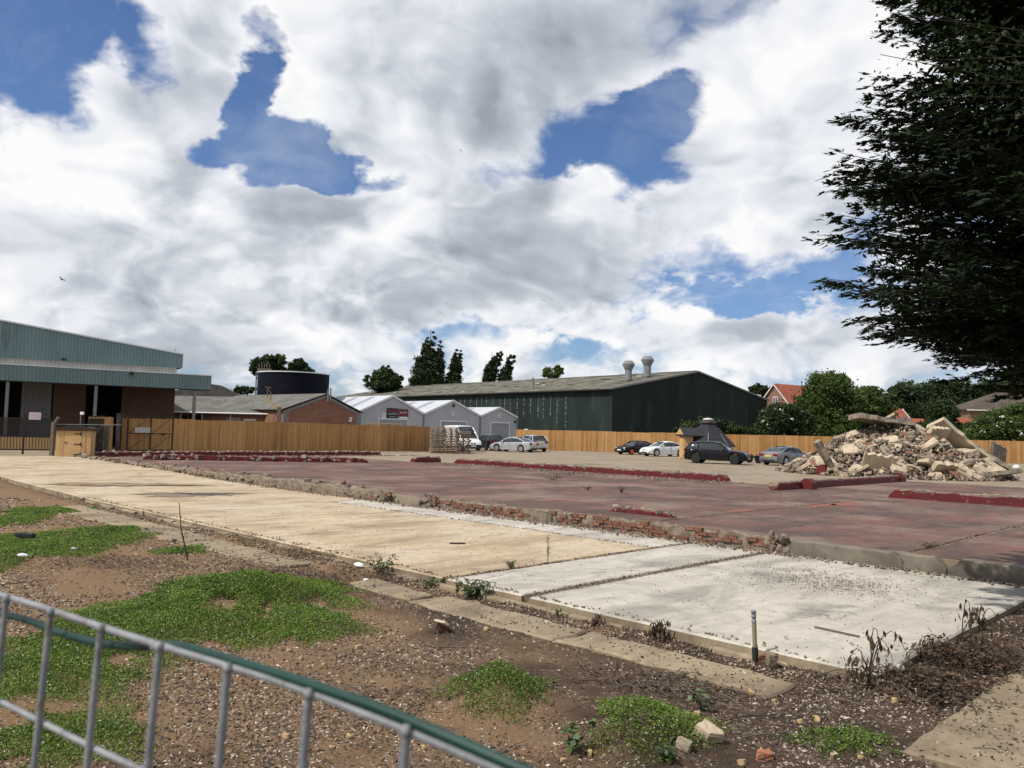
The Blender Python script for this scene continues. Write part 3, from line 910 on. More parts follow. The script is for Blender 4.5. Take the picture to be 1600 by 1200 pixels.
corrugated(WX0, 10.5, 5.0, 5.84, 3.3, 0.25, 0.04).build('white_wall_band', 'white_sheet', wh)
# roof behind the fascia
mb = MB(); mb.prism([(WX0, 6.0), (10.8, 6.0), (10.8, top(10.8) - 0.1), (-9, top(-9) - 0.1), (WX0, top(WX0) - 0.1)], 'y', 3.35, 40)
mb.build('main_hall', 'asbestos_grey', wh)
# the wall under the canopy: brick piers with dark openings and sheeted doors
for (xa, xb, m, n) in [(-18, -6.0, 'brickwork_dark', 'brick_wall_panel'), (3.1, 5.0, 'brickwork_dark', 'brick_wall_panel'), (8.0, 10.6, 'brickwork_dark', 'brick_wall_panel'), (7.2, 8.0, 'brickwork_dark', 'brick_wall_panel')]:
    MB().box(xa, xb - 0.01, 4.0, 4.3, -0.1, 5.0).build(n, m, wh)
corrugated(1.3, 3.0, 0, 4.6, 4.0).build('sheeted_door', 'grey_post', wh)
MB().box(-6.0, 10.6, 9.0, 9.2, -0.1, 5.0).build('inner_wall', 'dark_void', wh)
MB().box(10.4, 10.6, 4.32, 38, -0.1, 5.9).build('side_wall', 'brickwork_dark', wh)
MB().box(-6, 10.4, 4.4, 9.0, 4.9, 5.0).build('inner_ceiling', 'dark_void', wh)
for x in (-12.5, -5.8, 0.4, 5.15, 11.1):
    MB().box(x - 0.09, x + 0.09, 0.1, 0.28, -0.05, 4.2).build('column', 'grey_post', wh)
lm = MB().box(7.0, 7.25, -0.32, -0.05, 5.0, 5.12).box(7.1, 7.15, -0.12, 0.0, 5.1, 5.24)
lm.build('floodlight', 'dark_steel', wh)
MB().box(3.35, 3.6, 2.72, 2.95, 5.86, 5.98).build('floodlight', 'dark_steel', wh)

# grey shed roofs beyond the warehouse
t = thing('grey_roofed_shed', 'grey corrugated roof with rooflights beyond the warehouse end', 'shed', (at(276, 640, 92).x, 92.0, 0), R(20))
MB().prism([(-8, 0), (8.5, 0), (8.5, 4.7), (4.6, 6.5), (3.6, 6.6), (-8, 4.0)], 'y', 0, 18).build('roof_and_walls', 'asbestos_grey', t)
for k in range(2):
    MB().bar((4.9 + k * 1.6, 1.5, 6.42 - k * 0.74), (5.7 + k * 1.6, 1.5, 6.05 - k * 0.74), 1.4, 0.04).build('rooflight', 'white_sheet', t)

# ------------------------------------------------------------------ brick workshop
BW0 = at(442, 660, 72.5); BW1 = at(563, 660, 79.0)
d = (BW1 - BW0); gw = Vector((d.x, d.y)).length
bws = thing('brick_workshop', 'old red brick workshop with a gable end and grey sheet roof', 'workshop', (BW0.x, BW0.y, 0), frame_at(None, d))
EZ, AZ = 3.42, 4.98
GM = gw * 0.52
MB().prism([(0.02, 0), (gw - 0.02, 0), (gw - 0.02, EZ - 0.05), (GM, AZ - 0.06), (0.02, EZ - 0.05)], 'y', 0, 16).build('gable_wall', 'brickwork', bws)
mb = MB()
for (xa, za, xb, zb) in ((-0.25, EZ - 0.02, GM, AZ + 0.06), (GM, AZ + 0.06, gw + 0.25, EZ - 0.02)):
    mb.add([(xa, -0.12, za), (xb, -0.12, zb), (xb, 16, zb), (xa, 16, za), (xa, -0.12, za + 0.07), (xb, -0.12, zb + 0.07), (xb, 16, zb + 0.07), (xa, 16, za + 0.07)],
           [(0, 3, 2, 1), (4, 5, 6, 7), (0, 1, 5, 4), (1, 2, 6, 5), (2, 3, 7, 6), (3, 0, 4, 7)])
mb.build('roof', 'asbestos_grey', bws)
mb = MB()
for (xa, za, xb, zb) in ((0.1, EZ - 0.2, GM, AZ - 0.16), (GM, AZ - 0.16, gw - 0.1, EZ - 0.2)):
    mb.bar((xa, -0.03, za), (xb, -0.03, zb), 0.05, 0.24)
mb.box(-0.02, 0.55, -0.05, 0.0, 0, EZ - 0.1); mb.box(gw - 0.55, gw + 0.02, -0.05, 0.0, 0, EZ - 0.1)
mb.build('cement_verge', 'grey_post', bws)
MB().tube([(GM + 0.35, -0.25, AZ - 0.6), (GM + 0.35, -0.25, AZ + 0.7)], 0.07).tube([(GM + 0.05, -0.3, AZ - 0.6), (GM + 0.05, -0.3, AZ + 0.55)], 0.07).build('flue_pipe', 'grey_post', bws)
for (x, z) in ((gw - 1.3, 2.85), (gw - 1.35, 2.6), (0.95, 2.2)):
    MB().box(x - 0.13, x + 0.13, -0.22, -0.05, z - 0.09, z + 0.09).build('wall_light', 'sign_white', bws)
MB().bar((GM - 3.3, 6, EZ + 0.22), (GM - 1.1, 6, EZ + 1.15), 0.9, 0.05).build('rooflight', 'white_sheet', bws)
# the low wing that runs left
LW0 = at(250, 660, 76.0); LW1 = at(444, 660, 74.5); d = LW1 - LW0; lw = Vector((d.x, d.y)).length
wing = thing('brick_wing', 'low brick building with a long weathered grey roof behind the fence', 'workshop', (LW0.x, LW0.y, 0), frame_at(None, d))
MB().box(0, lw, 0, 0.3, 0, 3.1).build('wall', 'brickwork', wing)
MB().prism([(-0.35, 3.02), (4.4, 4.72), (9, 3.0), (9, 2.9), (4.4, 4.6), (-0.35, 2.9)], 'x', -1, lw - 0.02).build('roof', 'asbestos_grey', wing)
MB().tube([(-1, -0.42, 3.0), (lw, -0.42, 3.0)], 0.07).build('gutter', 'white_trim', wing)
for (pxa, pxb, z0, z1, mm) in ((281, 293, 0.8, 2.7, 'dark_void'), (296, 317, 0.8, 2.75, 'dark_void'), (355, 376, 1.4, 2.62, 'roller_door'), (384, 398, 1.3, 2.35, 'window_glass')):
    k = lambda px: (px - 250) / (444 - 250) * lw
    fr = MB().box(k(pxa), k(pxb), -0.03, -0.004, z0, z1).build('window', mm, wing)
    if mm == 'window_glass':
        MB().box(k(pxa) - 0.15, k(pxb) + 0.15, -0.08, -0.035, z1, z1 + 0.18).build('lintel', 'white_frame', fr)
        mb = MB()
        for q in (0.0, 0.5, 1.0):
            x = k(pxa) + (k(pxb) - k(pxa)) * q
            mb.box(x - 0.05, x + 0.05, -0.06, -0.032, z0, z1 - 0.01)
        mb.build('frame', 'white_frame', fr)
for x in (2.1, 4.2, 7.0):
    MB().tube([(x, -0.1, 0), (x, -0.1, 2.95)], 0.05).build('downpipe', 'white_trim', wing)
# old timber sign mast beside it
p = at(436, 660, 70.5)
ms = thing('timber_mast', 'weathered timber mast with a slanting arm beside the brick gable', 'mast', (p.x, p.y, 0))
MB().box(-0.2, 0.12, -0.12, 0.12, 0, 3.6).build('post', 'grey_wood', ms)
MB().bar((0.0, 0, 3.2), (-1.35, 0, 4.6), 0.12, 0.14).build('arm', 'pale_wood', ms)
MB().bar((-1.1, 0, 4.4), (-1.15, 0, 5.3), 0.08).bar((-1.35, 0, 5.3), (-0.8, 0, 5.28), 0.08).bar((-1.15, 0, 5.25), (-0.8, 0, 4.8), 0.06).bar((-0.8, 0, 4.8), (-0.8, 0, 4.2), 0.06).build('bracket', 'grey_wood', ms)
MB().tube([(-0.1, -0.1, 3.3), (-0.45, -0.1, 2.6), (-0.35, -0.1, 1.8), (-0.1, -0.1, 1.3)], 0.03, 5).build('cable', 'dark_steel', ms)

# water tank
p = at(458, 620, 94)
tk = thing('water_tank', 'round dark navy steel water tank rising behind the brick workshop', 'tank', (p.x, p.y, 0))
MB().lathe([(4.05, 0), (4.05, 8.0)], 40).build('shell', 'navy_tank', tk, 30)
MB().lathe([(4.05, 8.0), (4.14, 8.0), (4.14, 8.12), (3.95, 8.12), (3.95, 8.0)], 40).build('rim', 'white_trim', tk, 30)
MB().tube([(-4.2, -0.6, 1), (-4.2, -0.6, 8.2)], 0.08).build('ladder_pipe', 'grey_post', tk)
mb = MB()
for k in range(5):
    mb.tube([(-3.4 + k * 0.3, -2.2, 8.1), (-3.4 + k * 0.3, -2.2, 9.0 + 0.2 * (k % 2))], 0.06, 6)
mb.box(-3.6, -2.0, -2.3, -2.1, 8.12, 8.45)
mb.build('pump_gear', 'grey_wood', tk)

# ------------------------------------------------------------------ three grey sheds
SD = Vector((0.777, 0.63, 0)).normalized(); SA = frame_at(None, SD)
s0 = Vector((-15.9, 84.5, 0))
SW = [8.0, 7.8, 5.6]; SAP = [5.5, 5.32, 4.78]
for k in range(3):
    p0 = s0 + SD * sum(SW[:k]) + SD * 0.04 * k
    wdt, ap, ev = SW[k] - 0.08, SAP[k], 3.70
    sh = thing('grey_shed', 'light grey sheet metal unit marked %s, %s' % ('123'[k], ('with two dark signboards over its door', 'the middle one of three', 'the smallest of three')[k]), 'shed', p0, SA, 'grey numbered sheds')
    mid = wdt / 2
    gab = lambda x, ev=ev, ap=ap, mid=mid: ev + (ap - ev) * (1 - abs(x - mid) / mid) - 0.03
    MB().prism([(0.02, 0), (wdt - 0.02, 0), (wdt - 0.02, ev - 0.05), (mid, ap - 0.06), (0.02, ev - 0.05)], 'y', 0.05, 20).build('shell', 'grey_sheet', sh)
    dw, dh = (3.5, 2.9) if k < 2 else (2.7, 2.9)
    dx0 = mid - dw / 2 + 0.15; dx1 = dx0 + dw
    pit = 0.24
    corrugated(0, dx0 - 0.12, 0, 3, 0.02, pit, 0.03, ztop=gab).build('wall_sheet', 'grey_sheet', sh)
    corrugated(dx1 + 0.12, wdt, 0, 3, 0.02, pit, 0.03, ztop=gab).build('wall_sheet', 'grey_sheet', sh)
    corrugated(dx0 - 0.12, dx1 + 0.12, dh + 0.1, 3, 0.02, pit, 0.03, ztop=gab).build('wall_sheet', 'grey_sheet', sh)
    # roller door of narrow slats
    dr = MB()
    z = 0.0; q = 0
    while z < dh - 0.02:
        dr.box(dx0, dx1, 0.0 + 0.012 * (q % 2), 0.04, z, min(z + 0.19, dh)); z += 0.2; q += 1
    dr.build('roller_door', 'roller_door', sh)
    MB().box(dx0 - 0.14, dx0, -0.06, 0.01, 0, dh).box(dx1, dx1 + 0.14, -0.06, 0.01, 0, dh).box(dx0 - 0.14, dx1 + 0.14, -0.06, 0.01, dh, dh + 0.16).build('door_frame', 'white_trim', sh)
    mb = MB(); ll = MB()
    for (xa, za, xb, zb) in ((-0.02, ev, mid, ap), (mid, ap, wdt + 0.02, ev)):
        mb.add([(xa, -0.05, za), (xb, -0.05, zb), (xb, 20, zb), (xa, 20, za), (xa, -0.05, za + 0.06), (xb, -0.05, zb + 0.06), (xb, 20, zb + 0.06), (xa, 20, za + 0.06)],
               [(0, 3, 2, 1), (4, 5, 6, 7), (0, 1, 5, 4), (1, 2, 6, 5), (2, 3, 7, 6), (3, 0, 4, 7)])
        ll.bar((xa, -0.09, za - 0.02), (xb, -0.09, zb - 0.02), 0.07, 0.22)
    mb.build('roof', 'roof_white', sh)
    ll.build('bargeboard', 'white_trim', sh)
    for y in ((3.2, 7.2, 12) if k < 2 else (4.5, 9)):
        n = (ap - ev) / mid
        MB().add([(0.15, y, ev + 0.15 * n + 0.075), (mid - 0.3, y, ap - 0.3 * n + 0.075), (mid - 0.3, y + 1.1, ap - 0.3 * n + 0.075), (0.15, y + 1.1, ev + 0.15 * n + 0.075)], [(0, 1, 2, 3)]).build('rooflight', 'rooflight', sh)
    MB().tube([(wdt, -0.1, 0), (wdt, -0.1, ev - 0.1)], 0.06).build('downpipe', 'grey_post', sh)
    # number plate over the door
    xs_, zs_ = [(mid - 1.05, 3.35), (mid, 3.85), (mid, 3.85)][k]
    pl = MB().box(xs_ - 0.2, xs_ + 0.2, -0.05, -0.03, zs_ - 0.28, zs_ + 0.28).build('number_plate', 'sign_white', sh)
    cu = bpy.data.curves.new('digit', 'FONT'); cu.body = '123'[k]; cu.size = 0.62; cu.align_x = 'CENTER'; cu.align_y = 'CENTER'; cu.extrude = 0.004
    ob = bpy.data.objects.new('digit', cu); COL.objects.link(ob)
    dg = bpy.context.evaluated_depsgraph_get()
    me = bpy.data.meshes.new_from_object(ob.evaluated_get(dg))
    bpy.data.objects.remove(ob)
    me.materials.clear()
    dgt = mesh_obj('digit', me, 'sign_black', pl)
    dgt.location = (xs_, -0.056, zs_); dgt.rotation_euler = (math.pi / 2, 0, 0)
    if k == 0:
        b1 = MB().box(mid - 0.7, mid + 0.65, -0.07, -0.03, 3.05, 4.15).build('signboard', 'sign_black', sh)
        mb = MB()
        for q in range(9):
            mb.box(mid - 0.6 + q * 0.135, mid - 0.6 + q * 0.135 + (0.09 if q % 2 else 0.06), -0.076, -0.071, 3.45, 3.60 + 0.04 * (q % 3))
        mb.box(mid - 0.4, mid + 0.35, -0.076, -0.071, 3.2, 3.26)
        mb.build('lettering', 'sign_grey', b1)
        MB().box(mid - 0.55, mid + 0.5, -0.076, -0.071, 3.75, 4.0).build('picture_band', 'sign_red', b1)
        b2 = MB().box(mid + 0.75, mid + 1.95, -0.07, -0.03, 3.3, 4.1).build('signboard', 'sign_red', sh)
        mb = MB()
        for q in range(5):
            mb.box(mid + 0.9 + q * 0.19, mid + 1.02 + q * 0.19, -0.076, -0.071, 3.62, 3.82)
        mb.build('lettering', 'sign_grey', b2)
        MB().box(mid + 0.9, mid + 1.85, -0.07, -0.03, 3.08, 3.26).build('signboard', 'sign_white', sh)
    if k == 1:
        MB().lathe([(0.0, -0.12), (0.16, -0.1), (0.2, 0)], 12, (mid + 0.05, 0, 4.75), 'y').build('wall_light', 'sign_black', sh)
    if k == 2:
        MB().box(wdt - 0.5, wdt - 0.25, -0.2, 0, 3.05, 3.25).build('wall_light', 'sign_black', sh)

# timber frame (unfinished bench tops) behind the fence
p = at(572, 664, 74)
tf = thing('timber_tables', 'pale new timber frame poking above the fence before unit one', 'timber frame', (p.x, p.y, 0), R(12))
for k in range(2):
    MB().box(k * 1.6, k * 1.6 + 1.65, -0.6, 0.6, 2.34, 2.42).build('top', 'pale_wood', tf)
mb = MB()
for x in (0.3, 1.35, 1.95, 3.0):
    mb.bar((x, 0, 2.34), (x + (0.35 if x in (0.3, 1.95) else -0.35), 0, 2.0), 0.1)
    mb.bar((x + 0.02, 0, 0), (x + 0.02, 0, 2.3), 0.12)
mb.build('brace', 'pale_wood', tf)

# ------------------------------------------------------------------ dark green shed
GS0 = Vector((11.9, 95.0, 0)); GD = Vector((24.6, 20.0, 0)).normalized(); GW = 31.7; GL = 76.0
gs = thing('green_shed', 'huge dark green metal shed with a mossy grey roof', 'shed', GS0, frame_at(None, GD))
GE, GA = 7.25, 10.25
GMID = GW / 2
MB().prism([(0, -0.2), (GW, -0.2), (GW, GE), (GMID, GA), (0, GE)], 'y', 0.06, GL).build('hall', 'green_sheet', gs)
corrugated(0.0, GW, 0, 7, 0.02, 0.5, 0.05, ztop=lambda x: GE + (GA - GE) * (1 - abs(x - GMID) / GMID) - 0.02).build('gable_sheet', 'green_sheet', gs)
# long side: ribs run along local y
mbs = MB(); cr = corrugated(0, GL, 0, GE, 0.0, 0.5, 0.05)
mbs.add([(y_, -x_, z_) if False else (y_ - 0.02, GL - x_, z_) for (x_, y_, z_) in cr.v], cr.f)
mbs.build('side_sheet', 'green_sheet', gs)
mb = MB()
for (xa, za, xb, zb) in ((-0.45, GE - 0.02, GMID, GA + 0.06), (GMID, GA + 0.06, GW + 0.3, GE)):
    mb.add([(xa, -0.12, za), (xb, -0.12, zb), (xb, GL, zb), (xa, GL, za), (xa, -0.12, za + 0.09), (xb, -0.12, zb + 0.09), (xb, GL, zb + 0.09), (xa, GL, za + 0.09)],
           [(0, 3, 2, 1), (4, 5, 6, 7), (0, 1, 5, 4), (1, 2, 6, 5), (2, 3, 7, 6), (3, 0, 4, 7)])
mb.build('roof', 'asbestos_roof', gs)
mb = MB()
for (xa, za, xb, zb) in ((-0.45, GE + 0.0, GMID, GA + 0.1), (GMID, GA + 0.1, GW + 0.3, GE)):
    mb.bar((xa, -0.16, za), (xb, -0.16, zb), 0.08, 0.2)
mb.build('verge_trim', 'grey_post', gs)
MB().box(-0.62, -0.45, -0.1, GL, GE - 0.12, GE + 0.02).build('gutter', 'dark_steel', gs)
r = random.Random(3)
# ridge tiles standing uneven, loose sheets and pale skylight spots
for k in range(22):
    y = k * GL / 22 + 0.1
    MB().box(GMID - 0.35, GMID + 0.35, y, y + GL / 22 - 0.25 * r.random(), GA + 0.08, GA + 0.2 + 0.07 * r.random()).build('ridge_piece', 'asbestos_grey', gs)
for k in range(26):
    x = r.uniform(1.5, GMID - 1.5); y = r.uniform(4, GL - 4)
    z = GE + (GA - GE) * x / GMID + 0.12
    s_ = r.uniform(0.15, 0.4)
    MB().box(x - s_, x + s_, y - s_ * 1.6, y + s_ * 1.6, z, z + 0.1).build('roof_patch', r.choice(['white_sheet', 'asbestos_grey', 'dark_steel']), gs)
# rust-pale streaks down the ribs of the long wall
r = random.Random(11)
for k in range(34):
    y = 8 + k * 1.35 + r.uniform(-0.25, 0.25)
    z = GE - 0.6 - r.uniform(0, 0.3)
    mb = MB()
    zl = 2.6 + 1.6 * abs(math.sin(k * 0.35)) + r.uniform(-0.4, 0.4)
    while z > zl:
        h = r.uniform(0.15, 0.6)
        w_ = r.uniform(0.06, 0.16)
        mb.add([(-0.075, y - w_, z), (-0.075, y + w_, z + 0.06), (-0.075, y + w_ * r.uniform(0.5, 1), z - h), (-0.075, y - w_ * r.uniform(0.5, 1), z - h)], [(0, 1, 2, 3)])
        z -= h + r.uniform(0.05, 0.35)
    mb.build('weather_streak', 'pale_streak', gs)['kind'] = 'stuff'
for (x, y, sc) in ((7.0, 4.0, 1.05), (10.6, 4.0, 1.12)):
    z = GE + (GA - GE) * x / GMID
    v = MB().lathe([(0.42 * sc, -0.4), (0.42 * sc, 1.55 * sc), (0.40 * sc, 1.55 * sc)], 16, (x, y, z)).build('roof_vent', 'duct_metal', gs, 40)
    MB().lathe([(0.44 * sc, 1.5 * sc), (0.74 * sc, 2.1 * sc), (0.74 * sc, 2.2 * sc)], 16, (x, y, z)).build('cowl', 'duct_metal', v, 40)
    MB().lathe([(0.76 * sc, 2.2 * sc), (0.46 * sc, 2.6 * sc), (0.05, 2.64 * sc)], 16, (x, y, z)).build('cap', 'grey_post', v, 40)
    MB().box(x - 0.9, x + 0.9, y - 0.7, y + 0.7, z - 0.1, z + 0.25).build('flashing', 'asbestos_grey', v)
MB().tube([(3.0, 18, GE + 0.3), (3.0, 18, GE + 2.2)], 0.14).build('flue_pipe', 'grey_post', gs)
MB().box(-0.12, -0.06, 15.2, 15.9, 2.1, 2.35).build('notice', 'sign_white', gs)

# ------------------------------------------------------------------ timber fences
def fence(label, P, Q, H=2.2, seed=1, plen=1.83, posts=True):
    d = Q - P; L = Vector((d.x, d.y)).length
    f = thing('timber_fence', label, 'fence', (P.x, P.y, -0.03), frame_at(None, d))
    variants = []
    r = random.Random(seed)
    for k in range(6):
        mb = MB()
        x = 0.0
        while x < plen - 0.01:
            w_ = min(r.uniform(0.105, 0.13), plen - x)
            mb.cur = min(1, max(0, 0.25 + 0.1 * k + r.uniform(-0.3, 0.35)))
            y = r.choice((0.0, 0.0, 0.016)) + r.uniform(0, 0.006)
            mb.box(x + 0.003, x + w_ - 0.003, y, y + 0.018, 0.03 + r.uniform(0, 0.02), H + r.uniform(-0.02, 0.02))
            x += w_
        mb.cur = 0.5
        for z in (0.35, 1.1, 1.85):
            mb.box(0, plen, 0.045, 0.085, z, z + 0.09)
        me = mb.mesh('fence_panel'); me.materials.append(MATS['fence_wood']); variants.append(me)
    pm = MB().box(-0.05, 0.05, 0.09, 0.19, 0, H - 0.08).mesh('post'); pm.materials.append(MATS['pale_wood'])
    n = int(round(L / plen))
    for k in range(n):
        o = bpy.data.objects.new('fence_panel', r.choice(variants)); link(o, f)
        o.location = (k * L / n, r.uniform(-0.02, 0.02), r.uniform(-0.04, 0.02))
        o.scale = (L / n / plen, 1, 1)
        if posts:
            q = bpy.data.objects.new('post', pm); link(q, f); q.location = (k * L / n, 0, 0)
    return f
fence('long close boarded timber fence on the left before the brick workshop', gp(264, 706) * 1.0 + Vector((0, 0.0, 0)), gp(671, 705.3), 2.25, 1)
FD = (gp(671, 705.3) - gp(264, 706)).normalized(); FP = gp(264, 706)
fence('close boarded timber fence seen through the steel frame gate', FP - FD * 3.25, FP - FD * 0.04, 2.25, 2)
fence('short stretch of timber fence left of the frame gate', FP - FD * 5.1, FP - FD * 3.7, 2.3, 3)
RF0 = at(806, 700, 90.5); RF1 = at(1072, 700, 86.0)
fence('timber fence on the right running below the dark green shed', RF0, RF1, 2.25, 4)
fence('timber fence on the right running behind the rubble heap', RF1 + Vector((0.1, 0, 0)), at(1700, 700, 80.0), 2.25, 5)

# ------------------------------------------------------------------ gates, cabinet and small things by the warehouse
FN = Vector((FD.y, -FD.x, 0))
p0, p1 = FP - FD * 3.0 + FN * 0.5, FP - FD * 0.05 + FN * 0.5
d = p1 - p0; L = d.length
fg = thing('frame_gate', 'rusty steel frame gate with diagonal braces and a white notice', 'gate', p0, frame_at(None, d))
mb = MB()
for x in (0, L * 0.5, L):
    mb.bar((x, 0, -0.1), (x, 0, 2.35), 0.09)
for z in (0.12, 1.22, 2.32):
    mb.bar((0, 0, z), (L, 0, z), 0.07)
mb.build('frame', 'rusty_steel', fg)
mb = MB()
for (x, z) in ((0, 0.15), (L / 2, 0.15), (0, 1.25), (L / 2, 1.25)):
    mb.bar((x + 0.1, 0.03, z), (x + L / 2 - 0.1, 0.03, z + 1.0), 0.035)
mb.build('brace', 'rusty_steel', fg)
MB().box(0.45, L / 2 - 0.05, -0.08, -0.05, 1.27, 1.62).build('notice', 'sign_grey', fg)
MB().box(L * 0.76, L * 0.82, -0.1, 0.05, 1.1, 1.22).build('latch', 'dark_steel', fg)
p = FP - FD * 3.45 + FN * 0.25
gp_ = thing('gate_post', 'thick dark steel gate post beside the frame gate', 'post', p)
MB().box(-0.13, 0.13, -0.13, 0.13, -0.05, 2.45).box(-0.16, 0.16, -0.16, 0.16, 2.45, 2.5).build('post', 'dark_steel', gp_)
# second leaf, dark boards, swung open towards the viewer
p0, p1 = at(136, 700, 46.8), at(161, 700, 48.6)
p0.z = p1.z = 0
d = p1 - p0; L = d.length
og = thing('boarded_gate', 'dark weathered boarded gate leaf swung open next to the plywood cabinet', 'gate', p0, frame_at(None, d))
for k in range(9):
    MB().box(k * L / 9 + 0.01, (k + 1) * L / 9 - 0.01, 0, 0.03, 0.1, 2.1 + 0.03 * (k % 2)).build('board', 'dark_board', og)
MB().bar((0.1, -0.05, 0.9), (L - 0.2, -0.05, 1.75), 0.09).build('brace', 'grey_wood', og)
MB().bar((0, -0.04, 2.2), (L, -0.04, 2.25), 0.07).bar((0, -0.04, 0.2), (L, -0.04, 0.2), 0.07).build('rail', 'rusty_steel', og)
p = Vector((at(166, 700, 48.2).x, 48.2, 0))
cp = thing('concrete_post', 'weathered concrete fence post beside the open boarded gate', 'post', p)
MB().box(-0.13, 0.13, -0.1, 0.1, -0.05, 1.7).bar((0, 0, 1.0), (-1.25, -0.3, 0.1), 0.1).build('post_and_strut', 'grey_wood', cp)
p0 = gp(86, 713)
cb = thing('plywood_cabinet', 'tan plywood cabinet with black strap hinges', 'cabinet', (p0.x, p0.y, -0.03), R(10))
MB().box(0, 1.75, 0, 0.75, 0, 1.5).build('carcass', 'ply', cb)
MB().box(0.42, 1.28, -0.03, 0.0, 0.02, 1.42).build('door', 'ply', cb)
MB().box(0.2, 0.40, -0.02, 0.0, 0.02, 1.45).build('panel', 'pale_wood', cb)
MB().box(1.3, 1.48, -0.02, 0.0, 0.02, 1.45).build('panel', 'pale_wood', cb)
MB().prism([(-0.1, 1.42), (-0.1, 1.52), (0.35, 1.66), (1.55, 1.66), (1.85, 1.55), (1.85, 1.45)], 'y', -0.1, 0.8).build('roof', 'dark_board', cb)
for z in (0.12, 0.68, 1.24):
    MB().box(0.92, 1.27, -0.045, -0.032, z, z + 0.05).box(1.22, 1.28, -0.05, -0.032, z - 0.06, z + 0.11).build('hinge', 'sign_black', cb)
MB().box(0.44, 0.56, -0.05, -0.032, 0.76, 0.81).build('latch', 'sign_black', cb)
p = gp(82, 712)
pp = thing('concrete_post', 'grey cranked concrete post at the left of the plywood cabinet', 'post', (p.x, p.y, 0))
MB().tube([(0, 0, -0.1), (0.02, 0, 1.75), (0.22, 0, 2.1)], 0.09, 6).box(-0.16, -0.04, -0.05, 0.05, 0, 1.85).build('post', 'grey_wood', pp)
MB().bar((0.05, 0.05, 1.72), (3.4, 0.6, 1.78), 0.05).build('rail', 'grey_post', pp)
p = at(124, 690, 45.8)
st = thing('camera_pole', 'thin pole with a small white camera above the cabinet', 'pole', (p.x, p.y, 0))
MB().tube([(0, 0, 1.5), (0, 0, 2.4)], 0.025, 6).build('pole', 'grey_post', st)
MB().box(-0.02, 0.16, -0.06, 0.06, 2.3, 2.46).build('camera_head', 'sign_white', st)
# black palisade gate on the far left
p0, p1 = at(-70, 700, 44.0), at(79, 705, 46.0)
d = p1 - p0; L = Vector((d.x, d.y)).length
pg = thing('mesh_gate', 'black steel gate with fine mesh and upright bars at the left edge', 'gate', (p0.x, p0.y, 0), frame_at(None, d))
barm = MB().box(-0.014, 0.014, -0.014, 0.014, 0.25, 0.98).mesh('bar'); barm.materials.append(MATS['dark_steel'])
k = 0
while k * 0.15 < L:
    o = bpy.data.objects.new('bar', barm); link(o, pg); o.location = (k * 0.15, 0, 0); k += 1
MB().box(0, L, -0.03, 0.03, 0.95, 1.02).box(0, L, -0.03, 0.03, 0.22, 0.29).box(0, L, -0.03, 0.03, 1.98, 2.04).build('rail', 'dark_steel', pg)
mb = MB()
k = 0
while k * 0.06 < L:
    mb.box(k * 0.06, k * 0.06 + 0.032, 0.0, 0.01, 1.02, 1.98); k += 1
for q in range(16):
    mb.box(0, L, 0.012, 0.018, 1.04 + q * 0.06, 1.065 + q * 0.06)
mb.build('mesh', 'dark_steel', pg)
for x in (L * 0.33, L * 0.70):
    MB().box(x - 0.05, x + 0.05, -0.05, 0.05, 0.0, 2.3).build('stile', 'dark_steel', pg)
nt = MB().box(L * 0.745, L * 0.875, -0.07, -0.05, 1.95, 2.36).build('notice', 'sign_pink', pg)
mb = MB()
for q in range(3):
    mb.box(L * 0.76, L * 0.86, -0.076, -0.072, 2.27 - q * 0.1, 2.29 - q * 0.1)
mb.build('lettering', 'sign_grey', nt)
# pale planks behind the gate, low
mb = MB(); p = at(-70, 705, 47.5)
lf = thing('low_plank_fence', 'pale planks glimpsed through the bars of the black gate', 'fence', (p.x, p.y, 0), frame_at(None, d))
for k in range(32):
    MB().box(k * 0.17, k * 0.17 + 0.155, 0, 0.03, 0.1, 0.95).build('board', 'pale_wood', lf)

# ------------------------------------------------------------------ houses on the right
def gable_house(label, loc, rz, w_, dpt, ev, ap, wall, roof, windows=(), name='house'):
    h = thing(name, label, 'house', loc, rz)
    MB().prism([(0, -0.5), (w_, -0.5), (w_, ev), (w_ / 2, ap), (0, ev)], 'y', 0, dpt).build('wall', wall, h)
    mb = MB(); vg = MB()
    for (xa, za, xb, zb) in ((-0.35, ev - 0.12, w_ / 2, ap + 0.1), (w_ / 2, ap + 0.1, w_ + 0.35, ev - 0.12)):
        mb.add([(xa, -0.2, za), (xb, -0.2, zb), (xb, dpt + 0.2, zb), (xa, dpt + 0.2, za), (xa, -0.2, za + 0.14), (xb, -0.2, zb + 0.14), (xb, dpt + 0.2, zb + 0.14), (xa, dpt + 0.2, za + 0.14)],
               [(0, 3, 2, 1), (4, 5, 6, 7), (0, 1, 5, 4), (1, 2, 6, 5), (2, 3, 7, 6), (3, 0, 4, 7)])
        vg.bar((xa, -0.26, za + 0.02), (xb, -0.26, zb + 0.02), 0.06, 0.18)
    mb.build('roof', roof, h); vg.build('bargeboard', 'white_sheet', h)
    for (x, z, ww, hh) in windows:
        wn = MB().box(x - ww / 2, x + ww / 2, -0.05, -0.02, z - hh / 2, z + hh / 2).build('window', 'white_frame', h)
        MB().box(x - ww / 2 + 0.1, x - 0.05, -0.06, -0.052, z - hh / 2 + 0.1, z + hh / 2 - 0.1).box(x + 0.05, x + ww / 2 - 0.1, -0.06, -0.052, z - hh / 2 + 0.1, z + hh / 2 - 0.1).build('pane', 'window_glass', wn)
    return h
def place_house(pxl, pxr, Yl, Yr):
    a_, b_ = at(pxl, 680, Yl), at(pxr, 680, Yr)
    d = b_ - a_
    return Vector((a_.x, a_.y, 0)), frame_at(None, d), Vector((d.x, d.y)).length
loc, rz, w_ = place_house(1176, 1246, 119, 112)
